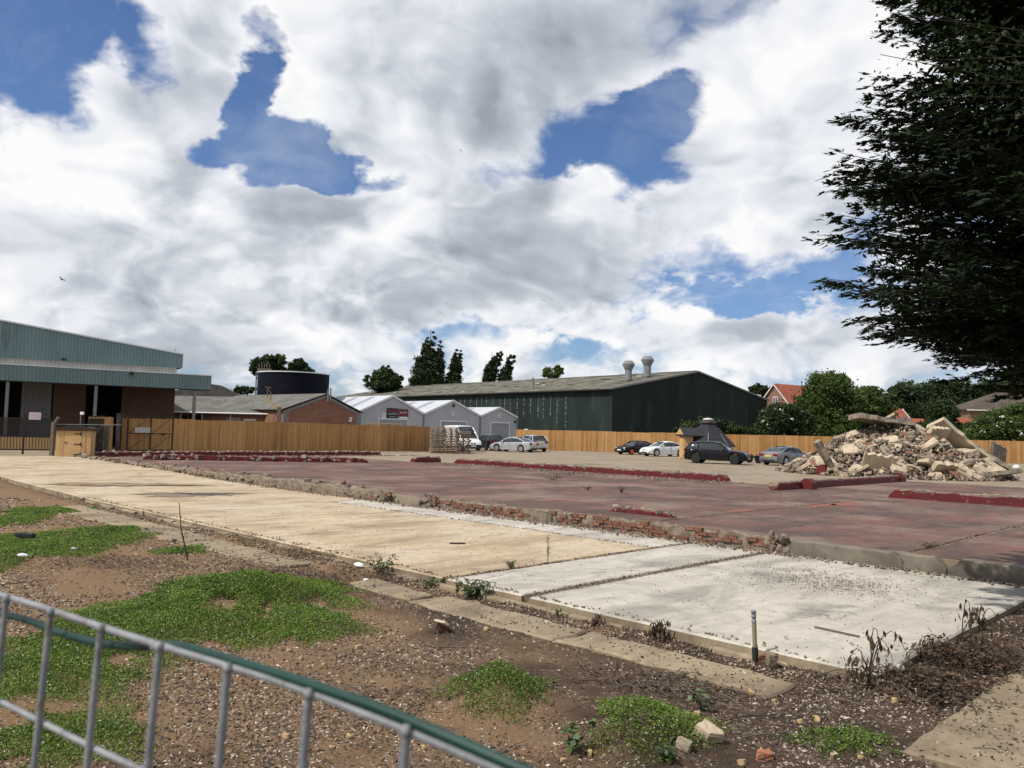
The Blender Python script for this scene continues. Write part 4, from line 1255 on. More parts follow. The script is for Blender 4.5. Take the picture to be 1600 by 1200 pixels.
gable_house('brick house with a bright orange tiled roof right of the green shed', loc, rz, w_, 9, 5.0, 9.5, 'brickwork_house', 'red_tile', [(w_ * 0.52, 7.1, 0.85, 1.5), (w_ * 0.45, 3.2, 1.8, 1.2)])
p = at(1400, 660, 108)
h = thing('house', 'small red tiled house with a dark gable above the rubble heap', 'house', (p.x, p.y, 0), R(12))
MB().prism([(0, 0), (5.5, 0), (5.5, 3.4), (2.75, 6.2), (0, 3.4)], 'x', 0, 2.9).build('wall', 'dark_board', h)
MB().add([(-0.2, -0.2, 3.7), (3.1, -0.2, 3.7), (3.1, 2.75, 6.35), (-0.2, 2.75, 6.35), (3.1, 5.6, 3.3), (-0.2, 5.6, 3.3)], [(0, 1, 2, 3), (3, 2, 4, 5)]).build('roof', 'red_tile', h)
MB().bar((3.12, -0.25, 3.7), (3.12, 2.75, 6.35), 0.1, 0.16).build('bargeboard', 'white_sheet', h)
p = at(1432, 660, 106)
h = thing('outbuilding', 'low orange tiled roof beside the small red tiled house', 'outbuilding', (p.x, p.y, 0), R(5))
MB().box(0, 2.2, 0.4, 4, 0, 4.0).build('wall', 'brickwork_house', h)
MB().add([(-0.1, 0.1, 3.9), (2.3, 0.1, 3.9), (2.3, 2.2, 5.0), (-0.1, 2.2, 5.0)], [(0, 1, 2, 3)]).build('roof', 'red_tile', h)
p = at(1488, 668, 100)
h = thing('outbuilding', 'long terracotta tiled garage roof half hidden by shrubs on the right', 'outbuilding', (p.x, p.y, 0), R(-2))
MB().box(0, 5.2, 0.4, 5, 0, 3.8).build('wall', 'brickwork_house', h)
MB().add([(-0.2, 0.0, 3.5), (5.4, 0.0, 3.5), (5.4, 2.4, 5.0), (-0.2, 2.4, 5.0)], [(0, 1, 2, 3)]).build('roof', 'red_tile', h)
p = at(1512, 660, 122)
h = thing('house', 'brick bungalow with a dark hipped roof at the right edge', 'house', (p.x, p.y, 0), R(-6))
MB().box(0.5, 14.5, 0.5, 9, 0, 7.0).build('wall', 'brickwork_house', h)
MB().add([(0, 0, 7.0), (15, 0, 7.0), (15, 10, 7.0), (0, 10, 7.0), (6.3, 5, 9.9), (9.2, 5, 9.9)], [(0, 1, 5, 4), (1, 2, 5), (2, 3, 4, 5), (3, 0, 4)]).build('roof', 'dark_tile', h)
MB().box(-0.1, 15.1, -0.1, 0.0, 6.8, 7.0).build('gutter', 'white_sheet', h)
MB().tube([(4.0, -0.4, 3.5), (4.0, -0.4, 8.6)], 0.05, 6).bar((3.1, -0.4, 8.2), (4.6, -0.4, 8.4), 0.05).build('aerial_mast', 'grey_post', h)
# ------------------------------------------------------------------ vehicles
def car_paint(name, c, rough=0.25, metal=0.0):
    m, g, bs = principled(name)
    co = g.n('ShaderNodeTexCoord').outputs['Object']
    col = g.mix(g.m('MULTIPLY', g.step(g.noise(co, 2.0, 4), 0.4, 0.75), 0.25), c, tuple(0.8 * x for x in c))
    g.put(bs.inputs['Base Color'], col)
    bs.inputs['Roughness'].default_value = rough
    bs.inputs['Metallic'].default_value = metal
    bs.inputs['Coat Weight'].default_value = 0.6 if sum(c) > 0.2 else 0.12
    bs.inputs['Specular IOR Level'].default_value = 0.5 if sum(c) > 0.2 else 0.25
    bs.inputs['Coat Roughness'].default_value = 0.08
car_paint('paint_white', (0.66, 0.67, 0.68), 0.3)
car_paint('paint_silver', (0.42, 0.44, 0.46), 0.32, 0.35)
car_paint('paint_grey', (0.17, 0.175, 0.18), 0.32, 0.3)
car_paint('paint_black', (0.005, 0.005, 0.007), 0.25)
mat('car_glass', (0.016, 0.02, 0.026), None, rough=0.06, spec=0.7)
mat('tyre', (0.014, 0.014, 0.014), (0.022, 0.021, 0.02), 9, 0.85)
mat('rim_silver', (0.42, 0.43, 0.45), None, rough=0.35, metal=0.7)
mat('rim_black', (0.02, 0.02, 0.022), None, rough=0.4)
mat('rim_orange', (0.60, 0.10, 0.035), None, rough=0.5)
mat('black_plastic', (0.018, 0.018, 0.019), (0.028, 0.028, 0.028), 6, 0.6)
mat('lamp_clear', (0.45, 0.47, 0.5), None, rough=0.12, spec=0.8)
mat('lamp_red', (0.22, 0.012, 0.012), None, rough=0.2)
mat('plate_white', (0.68, 0.68, 0.66), None, rough=0.5)
mat('plate_yellow', (0.60, 0.46, 0.10), None, rough=0.5)

CARS = {
 'saloon': dict(L=4.8, W=1.82, sh=[(-2.4, .62), (-2.36, .84), (-2.2, .99), (-1.6, 1.02), (0, .97), (1.0, .95), (1.4, .90), (2.0, .80), (2.3, .66), (2.4, .48)],
                rf=[(1.15, .90), (.95, 1.04), (.35, 1.37), (-.1, 1.44), (-.6, 1.42), (-1.1, 1.31), (-1.85, .99)], ax=(1.43, -1.40), wr=.335, bp=-.15),
 'coupe': dict(L=4.36, W=1.75, sh=[(-2.18, .62), (-2.14, .86), (-2.0, .99), (-1.5, 1.0), (0, .95), (.9, .93), (1.3, .88), (1.85, .78), (2.1, .64), (2.18, .46)],
               rf=[(1.05, .88), (.85, 1.02), (.3, 1.33), (-.15, 1.41), (-.6, 1.37), (-1.1, 1.24), (-1.75, .98)], ax=(1.32, -1.33), wr=.325, bp=-.3),
 'estate': dict(L=4.75, W=1.84, sh=[(-2.37, .62), (-2.34, .9), (-2.3, 1.05), (-1.6, 1.05), (0, 1.0), (1.0, .98), (1.4, .94), (2.0, .84), (2.28, .7), (2.37, .5)],
                rf=[(1.2, .93), (1.0, 1.08), (.4, 1.45), (-.1, 1.53), (-1.0, 1.53), (-1.85, 1.46), (-2.28, 1.02)], ax=(1.42, -1.38), wr=.34, bp=-.1),
 'suv': dict(L=4.85, W=1.93, sh=[(-2.42, .7), (-2.40, .98), (-2.34, 1.12), (-1.6, 1.14), (0, 1.10), (1.0, 1.08), (1.4, 1.05), (2.0, .96), (2.3, .82), (2.42, .58)],
             rf=[(1.12, 1.02), (.95, 1.16), (.4, 1.60), (-.1, 1.70), (-1.1, 1.71), (-1.85, 1.63), (-2.33, 1.10)], ax=(1.47, -1.46), wr=.39, bp=-.05),
 'van': dict(L=5.3, W=2.0, sh=[(-2.65, .7), (-2.64, 1.2), (-2.6, 1.3), (0, 1.3), (1.2, 1.28), (1.7, 1.2), (2.2, 1.06), (2.5, .9), (2.65, .6)],
             rf=[(1.75, 1.1), (1.55, 1.4), (1.0, 2.0), (.62, 2.32), (.1, 2.42), (-1.2, 2.45), (-2.45, 2.42), (-2.62, 1.2)], ax=(1.75, -1.55), wr=.36, bp=.35),
}
def smooth_interp(x, pts):
    pts = sorted(pts)
    xs = [p[0] for p in pts]; zs = [p[1] for p in pts]
    return float(np.interp(x, xs, zs))
def make_car(kind, paint, label, loc, yaw, rim='rim_silver', scale=1.0, front_plate='plate_white', cat='car', name='parked_car'):
    S = CARS[kind]; L, W = S['L'], S['W']
    c = thing(name, label, cat, loc, yaw, 'cars parked in the yard')
    c.scale = (scale,) * 3
    hw = W / 2
    ra = S['wr'] + 0.06
    xs = sorted(set(list(np.linspace(-L / 2, L / 2, 44)) + [a + s * ra * k for a in S['ax'] for s in (-1, 1) for k in (1.0, 0.97, 0.85, 0.6, 0.3)]))
    vs, fs = [], []
    for x in xs:
        zs = smooth_interp(x, S['sh'])
        zb = 0.20 if kind in ('saloon', 'coupe', 'estate') else 0.28
        e = (abs(x) - L / 2 * 0.78) / (L / 2 * 0.22)
        if e > 0:
            zb += 0.14 * e * e
        for a in S['ax']:
            if abs(x - a) < ra:
                zb = max(zb, S['wr'] + math.sqrt(max(ra * ra - (x - a) ** 2, 0)))
        k = 1 - 0.17 * max(0, e) ** 2.0
        w_ = hw * k
        zb = min(zb, zs - 0.05)
        mid = zb + (zs - zb) * 0.5
        ring = [(0, zs + .03), (.55 * w_, zs + .022), (.84 * w_, zs), (.95 * w_, zs - .05), (1.0 * w_, mid + (zs - mid) * 0.35), (.99 * w_, mid), (.985 * w_, zb + .03), (.95 * w_, zb), (0, zb)]
        pts = [(x, y, z) for (y, z) in ring] + [(x, -y, z) for (y, z) in ring[-2:0:-1]]
        vs += pts
    n = 16
    for i in range(len(xs) - 1):
        for k in range(n):
            fs.append((i * n + k, i * n + (k + 1) % n, (i + 1) * n + (k + 1) % n, (i + 1) * n + k))
    fs.append(tuple(range(n))); fs.append(tuple(range((len(xs) - 1) * n, len(xs) * n))[::-1])
    MB().add(vs, fs).build('body', paint, c, 38)
    # dark underside with wheel wells
    MB().box(-L / 2 + 0.25, L / 2 - 0.3, -hw * 0.80, hw * 0.80, 0.2 if kind not in ('suv', 'van') else 0.27, 0.66).build('underside', 'black_plastic', c)
    # greenhouse
    gx = sorted(p[0] for p in S['rf'])
    g0, g1 = gx[0], gx[-1]
    gxs = list(np.linspace(g0, g1, 26))
    zmax = max(p[1] for p in S['rf'])
    top_w = {'van': 0.84, 'suv': 0.76}.get(kind, 0.70)
    def gring(x, off=0.0):
        zr = smooth_interp(x, S['rf']); zb = smooth_interp(x, S['sh']) - 0.04
        t = min(1.0, max(0.0, (zr - zb) / (zmax - zb)))
        wb = hw * 0.92; wr = hw * (0.92 - (0.92 - top_w) * t)
        wr2 = wr - 0.10 * t
        return zr, zb, wb, wr, wr2
    vs, fs = [], []
    for x in gxs:
        zr, zb, wb, wr, wr2 = gring(x)
        ring = [(0, zr + .012), (wr2, zr - .012), (wr, zr - 0.07), (wb, zb)]
        vs += [(x, y, z) for (y, z) in ring] + [(x, -y, z) for (y, z) in ring[:0:-1]]
    n = 7
    for i in range(len(gxs) - 1):
        for k in range(n - 1):
            fs.append((i * n + k, i * n + k + 1, (i + 1) * n + k + 1, (i + 1) * n + k))
        fs.append((i * n + n - 1, i * n, (i + 1) * n, (i + 1) * n + n - 1))
    fs.append(tuple(range(n))); fs.append(tuple(range((len(gxs) - 1) * n, len(gxs) * n))[::-1])
    MB().add(vs, fs).build('windows', 'car_glass', c, 50)
    # roof skin and pillars over the glass
    front = [p for p in sorted(S['rf']) if p[1] > zmax - (0.13 if kind != 'van' else 0.16)]
    r0, r1 = front[0][0], front[-1][0]
    mb = MB(); vs, fs = [], []
    rx = list(np.linspace(r0, r1, 14))
    for x in rx:
        zr, zb, wb, wr, wr2 = gring(x)
        pts = [(wr + 0.012, zr - 0.10), (wr + 0.010, zr - 0.05), (wr2, zr + 0.006), (0, zr + 0.032)]
        vs += [(x, y, z) for (y, z) in pts] + [(x, -y, z) for (y, z) in pts[-2::-1]]
    n = 7
    for i in range(len(rx) - 1):
        for k in range(n - 1):
            fs.append((i * n + k, i * n + k + 1, (i + 1) * n + k + 1, (i + 1) * n + k))
    mb.add(vs, fs).build('roof', paint, c, 50)
    def on_glass(x, s, drop=0.0):
        zr, zb, wb, wr, wr2 = gring(x)
        z = zr - 0.03
        return Vector((x, s * (wr2 * 0.5 + wr * 0.5 + 0.005), z))
    for s in (-1, 1):
        for rng_ in (np.linspace(r1, g1 - 0.02, 5), np.linspace(g0 + 0.02, r0, 5)):
            MB().tube([on_glass(x, s) for x in rng_], 0.045, 6).build('pillar', paint, c, 60)
        zr, zb, wb, wr, wr2 = gring(S['bp'])
        MB().bar((S['bp'], s * (wb + 0.003), zb), (S['bp'] - 0.05, s * (wr + 0.005), zr - 0.08), 0.03, 0.10, up=(1, 0, 0)).build('pillar', paint if kind == 'van' else 'black_plastic', c)
        if kind in ('estate', 'suv'):
            x = S['ax'][1] + 0.25
            zr, zb, wb, wr, wr2 = gring(x)
            MB().bar((x, s * (wb + 0.003), zb), (x - 0.12, s * (wr + 0.005), zr - 0.08), 0.03, 0.10, up=(1, 0, 0)).build('pillar', paint, c)
        if kind == 'van':
            vs = []
            for x in (0.3, -0.9, -2.35, -2.6):
                zr, zb, wb, wr, wr2 = gring(x)
                vs += [(x, s * (wb + 0.012), zb), (x, s * (wr + 0.012), min(zr - 0.06, 2.36))]
            MB().add(vs, [(0, 2, 3, 1), (2, 4, 5, 3), (4, 6, 7, 5)]).build('side_panel', paint, c)
        x = g1 - 0.42
        MB().lathe([(0.0, -0.1), (0.075, -0.07), (0.085, 0.05), (0.0, 0.08)], 8, (x, s * (hw + 0.05), smooth_interp(x, S['sh']) + 0.05), 'y').build('mirror', paint if paint != 'paint_silver' else 'paint_silver', c, 60)
    # wheels
    for a in S['ax']:
        for s in (-1, 1):
            r_ = S['wr']; y = s * (hw - 0.11)
            wl = bpy.data.objects.new('wheel', None); wl.empty_display_size = 0.1; link(wl, c); wl.location = (a, y, r_)
            MB().lathe([(r_ * .62, -.1), (r_ * .93, -.105), (r_, -.08), (r_, .08), (r_ * .93, .105), (r_ * .62, .1)], 22, axis='y').build('tyre', 'tyre', wl, 40)
            mb = MB()
            mb.lathe([(r_ * .60, s * .06), (r_ * .68, s * .085), (r_ * .68, s * .108), (r_ * .60, s * .108)], 22, axis='y')
            for q in range(5):
                t = q * 2 * math.pi / 5
                mb.bar((0, s * .10, 0), (math.cos(t) * r_ * .66, s * .095, math.sin(t) * r_ * .66), 0.075, 0.03, up=(0, 1, 0))
            mb.lathe([(0.0, s * .13), (.06, s * .125), (.07, s * .08)], 10, axis='y')
            mb.build('rim', rim, wl)
    # lamps, plates, grille, bumpers
    zf = smooth_interp(L / 2 - 0.12, S['sh']); zt = smooth_interp(-L / 2 + 0.06, S['sh'])
    for s in (-1, 1):
        MB().lathe([(0.0, 0.10), (0.10, 0.07), (0.135, 0.0), (0.13, -0.2)], 10, (L / 2 - 0.17, s * hw * 0.64, zf - 0.07), 'x').build('headlight', 'lamp_clear', c, 60)
        MB().box(-L / 2 - 0.008, -L / 2 + 0.22, s * hw * 0.66 - 0.17, s * hw * 0.66 + 0.17, zt - 0.14, zt + 0.03).build('tail_light', 'lamp_red', c)
    MB().box(L / 2 - 0.06, L / 2 + 0.015, -0.26, 0.26, 0.42, 0.54).build('number_plate', front_plate, c)
    MB().box(-L / 2 - 0.02, -L / 2 + 0.06, -0.26, 0.26, zt - 0.22, zt - 0.10).build('number_plate', 'plate_yellow', c)
    for s in (-1, 1):
        MB().lathe([(0.0, 0.03), (0.10, 0.02), (0.12, -0.05)], 10, (L / 2 - 0.05, s * 0.15, zf - 0.12), 'x').build('grille', 'black_plastic', c, 60)
    MB().box(L / 2 - 0.2, L / 2 + 0.004, -hw * 0.6, hw * 0.6, 0.30, 0.40).build('lower_intake', 'black_plastic', c)
    MB().box(-L / 2 - 0.012, -L / 2 + 0.1, -hw * 0.62, hw * 0.62, 0.30, 0.42).build('rear_valance', 'black_plastic', c)
    if kind == 'van':
        MB().box(L / 2 - 0.4, L / 2 + 0.03, -hw * 0.84, hw * 0.84, 0.26, 0.64).build('bumper', 'black_plastic', c)
        MB().box(L / 2 + 0.03, L / 2 + 0.045, -0.26, 0.26, 0.44, 0.56).build('number_plate', 'plate_white', c)
    # door shut lines
    for s in (-1, 1):
        mb = MB()
        for x in ((S['bp'], g1 - 0.35) + (() if kind == 'coupe' else (S['ax'][1] + S['wr'] + 0.12,))):
            zs = smooth_interp(x, S['sh'])
            mb.box(x - 0.008, x + 0.008, s * hw * 0.99 - 0.008, s * hw * 0.99 + 0.010, 0.36, zs - 0.10)
        mb.build('door_gap', 'black_plastic', c)
        MB().box(S['bp'] + 0.12, S['bp'] + 0.32, s * hw - 0.01, s * hw + 0.03, .80 if kind not in ('suv', 'van') else .93, .84 if kind not in ('suv', 'van') else .97).build('door_handle', paint, c)
    return c

def on_yard(px, py):
    p = gp(px, py, -0.03)
    return (p.x, p.y, -0.03)
def yaw_to(loc, ang):       # angle of the car's nose, measured from the direction that points right in view
    return R(ang)
# parked by the sheds
make_car('van', 'paint_white', 'white panel van with a dark bumper behind the pallets', (at(722, 690, 79).x, 79.0, -0.03), R(-62), scale=1.0, cat='van', name='parked_van')
make_car('suv', 'paint_black', 'black estate car seen from behind next to the white van', (at(764, 690, 83).x, 83.5, -0.03), R(112), scale=0.93, rim='rim_black')
make_car('saloon', 'paint_silver', 'silver saloon with its tail towards the viewer left of the white estate', (at(803, 690, 79).x, 79.3, -0.03), R(146))
make_car('suv', 'paint_silver', 'pale silver off-roader behind the silver saloon by the timber fence', (at(829, 690, 84).x, 83.5, -0.03), R(115), scale=0.97)
# parked in the middle
make_car('saloon', 'paint_black', 'black saloon with a bright orange wheel rim next to the white coupe', (at(999, 700, 78).x, 80.0, -0.03), R(215), rim='rim_orange', scale=0.95)
make_car('coupe', 'paint_white', 'white two door coupe left of the timber hut', (at(1038, 700, 75).x, 75.5, -0.03), R(205))
make_car('suv', 'paint_black', 'large black off-roader with black wheels in front of the dark roofed hut', (at(1121, 700, 58.5).x, 58.5, -0.03), R(-27), rim='rim_black', scale=0.93)
make_car('saloon', 'paint_grey', 'grey saloon showing its tail at the left foot of the rubble heap', (at(1229, 700, 59).x, 59.0, -0.03), R(38), scale=0.95)

# flat trailer
p = gp(1182, 722, -0.03)
tr = thing('flat_trailer', 'low flat bed trailer between the black off-roader and the grey saloon', 'trailer', (p.x, 62.5, -0.03), R(8))
mb = MB()
mb.box(-1.5, 1.3, -0.7, -0.62, 0.42, 0.54).box(-1.5, 1.3, 0.62, 0.7, 0.42, 0.54)
for x in (-1.5, -0.8, -0.1, 0.6, 1.22):
    mb.box(x, x + 0.08, -0.62, 0.62, 0.44, 0.52)
mb.bar((-1.5, 0, 0.46), (-2.4, 0, 0.42), 0.1)
mb.build('chassis', 'dark_steel', tr)
for x in (-0.9, 0.9):
    for s in (-1, 1):
        MB().lathe([(0.12, -.08), (0.27, -.09), (0.29, -.06), (0.29, .06), (0.27, .09), (0.12, .08)], 18, (x, s * 0.82, 0.29), 'y').build('wheel', 'tyre', tr, 40)
        mb = MB(); pts = [(x + 0.36 * math.cos(t), s * 0.82, 0.31 + 0.36 * math.sin(t)) for t in np.linspace(0.2, 2.94, 7)]
        for a_, b_ in zip(pts[:-1], pts[1:]):
            mb.bar(a_, b_, 0.24, 0.025, up=(0, 0, 1))
        mb.build('mudguard', 'black_plastic', tr)
MB().tube([(0.3, 0, 0.5), (0.35, 0, 0.95)], 0.04, 6).lathe([(0.0, -0.05), (0.11, 0), (0.0, 0.05)], 10, (0.35, 0, 1.0), 'y').build('winch', 'dark_steel', tr)

# grill hut with a tall shingled roof
p = at(1106, 700, 67.0)
hut = thing('grill_hut', 'octagonal timber hut with a tall black shingled roof', 'hut', (p.x, 67.0, -0.03), R(10))
hut.scale = (1.12, 1.12, 1.12)
N = 8
def octo(r_, z, n=N):
    return [(r_ * math.cos(2 * math.pi * (k + .5) / n), r_ * math.sin(2 * math.pi * (k + .5) / n), z) for k in range(n)]
def rings(rs):
    vs = sum([octo(r_, z) for r_, z in rs], [])
    fs = []
    for i in range(len(rs) - 1):
        fs += [(i * N + k, i * N + (k + 1) % N, (i + 1) * N + (k + 1) % N, (i + 1) * N + k) for k in range(N)]
    fs.append(tuple(range(N))[::-1]); fs.append(tuple(range((len(rs) - 1) * N, len(rs) * N)))
    return MB().add(vs, fs)
rings([(1.65, 0), (1.65, 1.15)]).build('wall', 'pale_wood', hut)
# shingle courses overlap downwards
prof = []
for k in range(9):
    t0, t1 = k / 9, (k + 1) / 9
    prof += [(2.05 - 1.5 * t0 + (0.03 if k else 0), 1.0 + 1.62 * t0), (2.05 - 1.5 * t1, 1.0 + 1.62 * t1)]
rings(prof).build('roof', 'black_shingle', hut)
rings([(0.5, 2.58), (0.5, 2.72), (0.66, 2.74), (0.62, 2.82), (0.32, 3.0)]).build('chimney_hood', 'dark_steel', hut)
rings([(0.36, 2.98), (0.36, 3.06), (0.1, 3.1)]).build('cap', 'sign_white', hut)
mb = MB()
for k in (4, 5, 6):
    a = 2 * math.pi * (k + .5) / N
    mb.bar((2.02 * math.cos(a), 2.02 * math.sin(a), 1.06), (1.2 * math.cos(a), 1.2 * math.sin(a), 1.98), 0.04, 0.03)
mb.build('ridge_strip', 'duct_metal', hut)
# porch
po = MB().box(-2.15, -1.5, -0.8, 0.2, 0, 1.75).build('porch', 'pale_wood', hut)
MB().prism([(-1.05, 1.8), (-0.28, 2.35), (0.5, 1.8), (0.5, 1.72), (-1.05, 1.72)], 'x', -2.3, -0.6).build('porch_roof', 'black_shingle', po)
MB().prism([(-0.95, 1.85), (-0.28, 2.30), (0.40, 1.85)], 'x', -2.33, -2.31).build('porch_gable', 'ply', po)
MB().box(-2.19, -2.155, -0.6, 0.05, 0.1, 1.6).build('door', 'ply', po)

# ------------------------------------------------------------------ pallets
pal = MB(); r = random.Random(2)
for k in range(7):
    pal.cur = r.uniform(0.4, 1); pal.box(-0.6, 0.6, -0.5 + k * 0.15, -0.5 + k * 0.15 + 0.1, 0.110, 0.144)
for y in (-0.49, -0.05, 0.39):
    pal.cur = r.random(); pal.box(-0.6, 0.6, y, y + 0.1, 0.084, 0.109)
    for x in (-0.58, -0.05, 0.48):
        pal.cur = r.random() * 0.4; pal.box(x, x + 0.10, y + 0.03, y + 0.08, 0.03, 0.083)
    pal.cur = r.uniform(0.4, 1); pal.box(-0.6, 0.6, y, y + 0.1, 0, 0.029)
for x in (-0.6, 0.57):
    pal.cur = r.random(); pal.box(x, x + 0.03, -0.5, 0.5, 0.086, 0.108)
pme = pal.mesh('pallet'); pme.materials.append(MATS['pallet_wood'])
for (px, Y, n, sc, lab, grp, sx) in ((683, 68.0, 15, 1.0, 'weathered wooden pallet in the left half of the tall wide stack at the fence end', 'pallets in the tall wide stack, left half', 1.0),
                                     (704, 68.0, 15, 1.0, 'weathered wooden pallet in the right half of the tall wide stack at the fence end', 'pallets in the tall wide stack, right half', 1.0),
                                     (684, 69.25, 14, 1.0, 'weathered wooden pallet at the back of the tall wide stack, behind its left half', 'pallets at the back left', 1.0),
                                     (705, 69.25, 14, 1.0, 'weathered wooden pallet at the back of the tall wide stack, behind its right half', 'pallets at the back right', 1.0),
                                     (724, 70.5, 13, 1.0, 'weathered wooden pallet in the narrow stack beside the white van', 'pallets in the narrow stack', 1.0)):
    p = at(px, 700, Y)
    for k in range(n):
        o = bpy.data.objects.new('pallet', pme); link(o)
        o.location = (p.x + r.uniform(-0.04, 0.04), Y + r.uniform(-0.04, 0.04), -0.03 + k * 0.146)
        o.rotation_euler = (0, 0, R(8) + r.uniform(-0.04, 0.04) + (math.pi / 2 if (px + k) % 3 == 0 else 0))
        o.scale = (sx * sc, 1, 1)
        tag(o, lab, 'pallet', grp)
for k in range(5):
    p = gp(727 + k * 5, 706.5, -0.03)
    o = chunk_mesh('timber_offcut', 5, 0.14, 0.14, 900 + k)
    ob = mesh_obj('timber_offcut', o, 'pallet_wood'); ob.location = (p.x, p.y, 0.04)
    tag(ob, 'small timber offcut lying in a row in front of the narrow pallet stack', 'offcut', 'offcuts by the pallets')

# ------------------------------------------------------------------ rubble heap
HC = Vector((22.1, 47.0, 0)); HRX, HRY, HH = 6.1, 6.0, 3.0
hp = thing('rubble_heap', 'big heap of broken concrete slabs on the yard at the right', 'rubble heap', (HC.x, HC.y, -0.03))
def heap_z(x, y):
    rr_ = math.sqrt((x / HRX) ** 2 + (y / HRY) ** 2)
    return HH * max(0.0, 1 - rr_ ** 1.15) * (1.0 + 0.08 * math.sin(x * 1.7) + 0.06 * math.sin(y * 2.1 + 1))
vs, fs = [], []
n = 40
for i in range(n):
    for j in range(n):
        x = -HRX + 2 * HRX * i / (n - 1); y = -HRY + 2 * HRY * j / (n - 1)
        vs.append((x, y, heap_z(x, y) - 0.18))
for i in range(n - 1):
    for j in range(n - 1):
        fs.append((i * n + j, (i + 1) * n + j, (i + 1) * n + j + 1, i * n + j + 1))
MB().add(vs, fs).build('core', 'rubble_dark', hp)
r = random.Random(21)
chunks = []
for k in range(20):
    me = rock_mesh('broken_slab', r.choice((4, 5, 5, 6, 7)), 1.0, r.uniform(0.22, 0.5), 500 + k, 0.06, 1)
    me.materials.append(MATS[('rubble', 'rubble_pale', 'rubble', 'rubble_pale', 'rubble_dark', 'rubble', 'rubble_pale', 'rubble', 'brick_red', 'rubble')[k % 10]])
    chunks.append(me)
def heap_chunk(x, y, s, dz=0.0, tilt=None, me=None, rot=None):
    e = 0.15
    nx = -(heap_z(x + e, y) - heap_z(x - e, y)) / (2 * e); ny = -(heap_z(x, y + e) - heap_z(x, y - e)) / (2 * e)
    nrm = Vector((nx, ny, 1)).normalized()
    if tilt:
        nrm = (nrm + Vector((r.uniform(-1, 1), r.uniform(-1, 1), r.uniform(-0.3, 0.6))) * tilt).normalized()
    o = bpy.data.objects.new('broken_slab', me or r.choice(chunks)); link(o, hp)
    q = nrm.to_track_quat('Z', 'Y') @ Matrix.Rotation(r.uniform(0, 6.28) if rot is None else rot, 3, 'Z').to_quaternion()
    o.rotation_euler = q.to_euler()
    o.location = (x, y, heap_z(x, y) + dz)
    o.scale = (s, s * r.uniform(0.75, 1.1), s * r.uniform(0.55, 1.0))
for k in range(270):
    t = r.uniform(0, 2 * math.pi); rad = math.sqrt(r.random()) * 0.98
    x, y = HRX * rad * math.cos(t), HRY * rad * math.sin(t)
    if y > 2.5 and r.random() < 0.6:
        y = -y
    s = r.choice((0.22, 0.28, 0.35, 0.42, 0.5, 0.68))
    heap_chunk(x, y, s, r.uniform(-0.05, 0.15), r.uniform(0.35, 0.9))
# large slabs that catch the eye along the foot and the right flank
pale_ch = [m_ for m_ in chunks if m_.materials[0].name == 'rubble_pale']
for (x, y, s, tl) in [(-3.6, -4.2, 0.75, 0.7), (-2.0, -4.9, 0.9, 0.5), (-0.2, -4.9, 0.8, 0.6), (1.0, -5.2, 0.95, 0.3), (2.6, -4.6, 0.85, 0.5), (4.2, -3.6, 1.1, 0.4), (3.4, -1.6, 1.15, 0.5), (4.8, -1.8, 1.1, 0.35),
                      (2.3, -1.2, 0.9, 0.8), (1.4, -0.6, 0.8, 0.9), (-4.6, -2.6, 0.9, 0.9), (-3.2, -2.4, 0.8, 0.6), (-1.2, -2.2, 0.85, 0.5), (0.6, -3.2, 0.8, 0.5), (5.6, -0.6, 1.0, 0.5), (-5.6, -1.4, 0.6, 0.6)]:
    heap_chunk(x, y, s, 0.15, tl, me=r.choice(pale_ch))
# the long slab on the crest, the two leaning on the right, one standing behind
big = MB()
def crest(name, m, L_, W_, T_, loc, rot_, seed):
    rr_ = random.Random(seed)
    nseg = 10
    vs, fs = [], []
    for k in range(nseg + 1):
        x = -L_ / 2 + L_ * k / nseg
        w1, w2 = W_ / 2 * rr_.uniform(0.85, 1.1), W_ / 2 * rr_.uniform(0.85, 1.1)
        t = T_ / 2 * (1.15 - 0.35 * k / nseg)
        vs += [(x, -w1, -t * rr_.uniform(0.7, 1.1)), (x, w2, -t), (x, w2, t), (x, -w1, t * rr_.uniform(0.9, 1.05))]
    for k in range(nseg):
        for i in range(4):
            fs.append((k * 4 + i, k * 4 + (i + 1) % 4, (k + 1) * 4 + (i + 1) % 4, (k + 1) * 4 + i))
    fs.append((0, 1, 2, 3)); fs.append(tuple(nseg * 4 + i for i in (3, 2, 1, 0)))
    o = MB().add(vs, fs).build(name, m, hp)
    o.location = loc; o.rotation_euler = rot_
crest('broken_slab', 'rubble', 3.3, 1.3, 0.26, (-0.7, -0.4, 3.08), (R(-6), R(8), R(4)), 1)
crest('broken_slab', 'rubble_pale', 3.8, 1.1, 0.28, (3.6, -0.8, 1.9), (R(-30), R(37), R(6)), 2)
crest('broken_slab', 'rubble', 3.4, 1.2, 0.30, (5.0, -0.3, 1.2), (R(-20), R(33), R(-8)), 3)
crest('broken_slab', 'rubble_pale', 1.4, 1.1, 0.25, (2.0, -1.3, 2.3), (R(-55), R(4), R(20)), 4)
crest('broken_slab', 'rubble_pale', 1.5, 1.0, 0.24, (0.3, -5.3, 0.5), (R(-45), R(2), R(8)), 5)
crest('broken_slab', 'rubble_pale', 1.6, 1.3, 0.24, (-2.8, -4.6, 0.65), (R(-62), R(8), R(-14)), 6)
crest('broken_slab', 'rubble', 2.2, 0.35, 0.3, (-4.9, -3.0, 0.9), (R(0), R(58), R(14)), 7)
crest('broken_slab', 'rubble', 3.0, 1.3, 0.24, (3.0, -4.6, 0.28), (R(-12), R(-6), R(12)), 8)
crest('broken_slab', 'rubble_dark', 0.9, 0.3, 1.9, (7.1, 1.5, 0.9), (R(4), R(6), R(10)), 9)
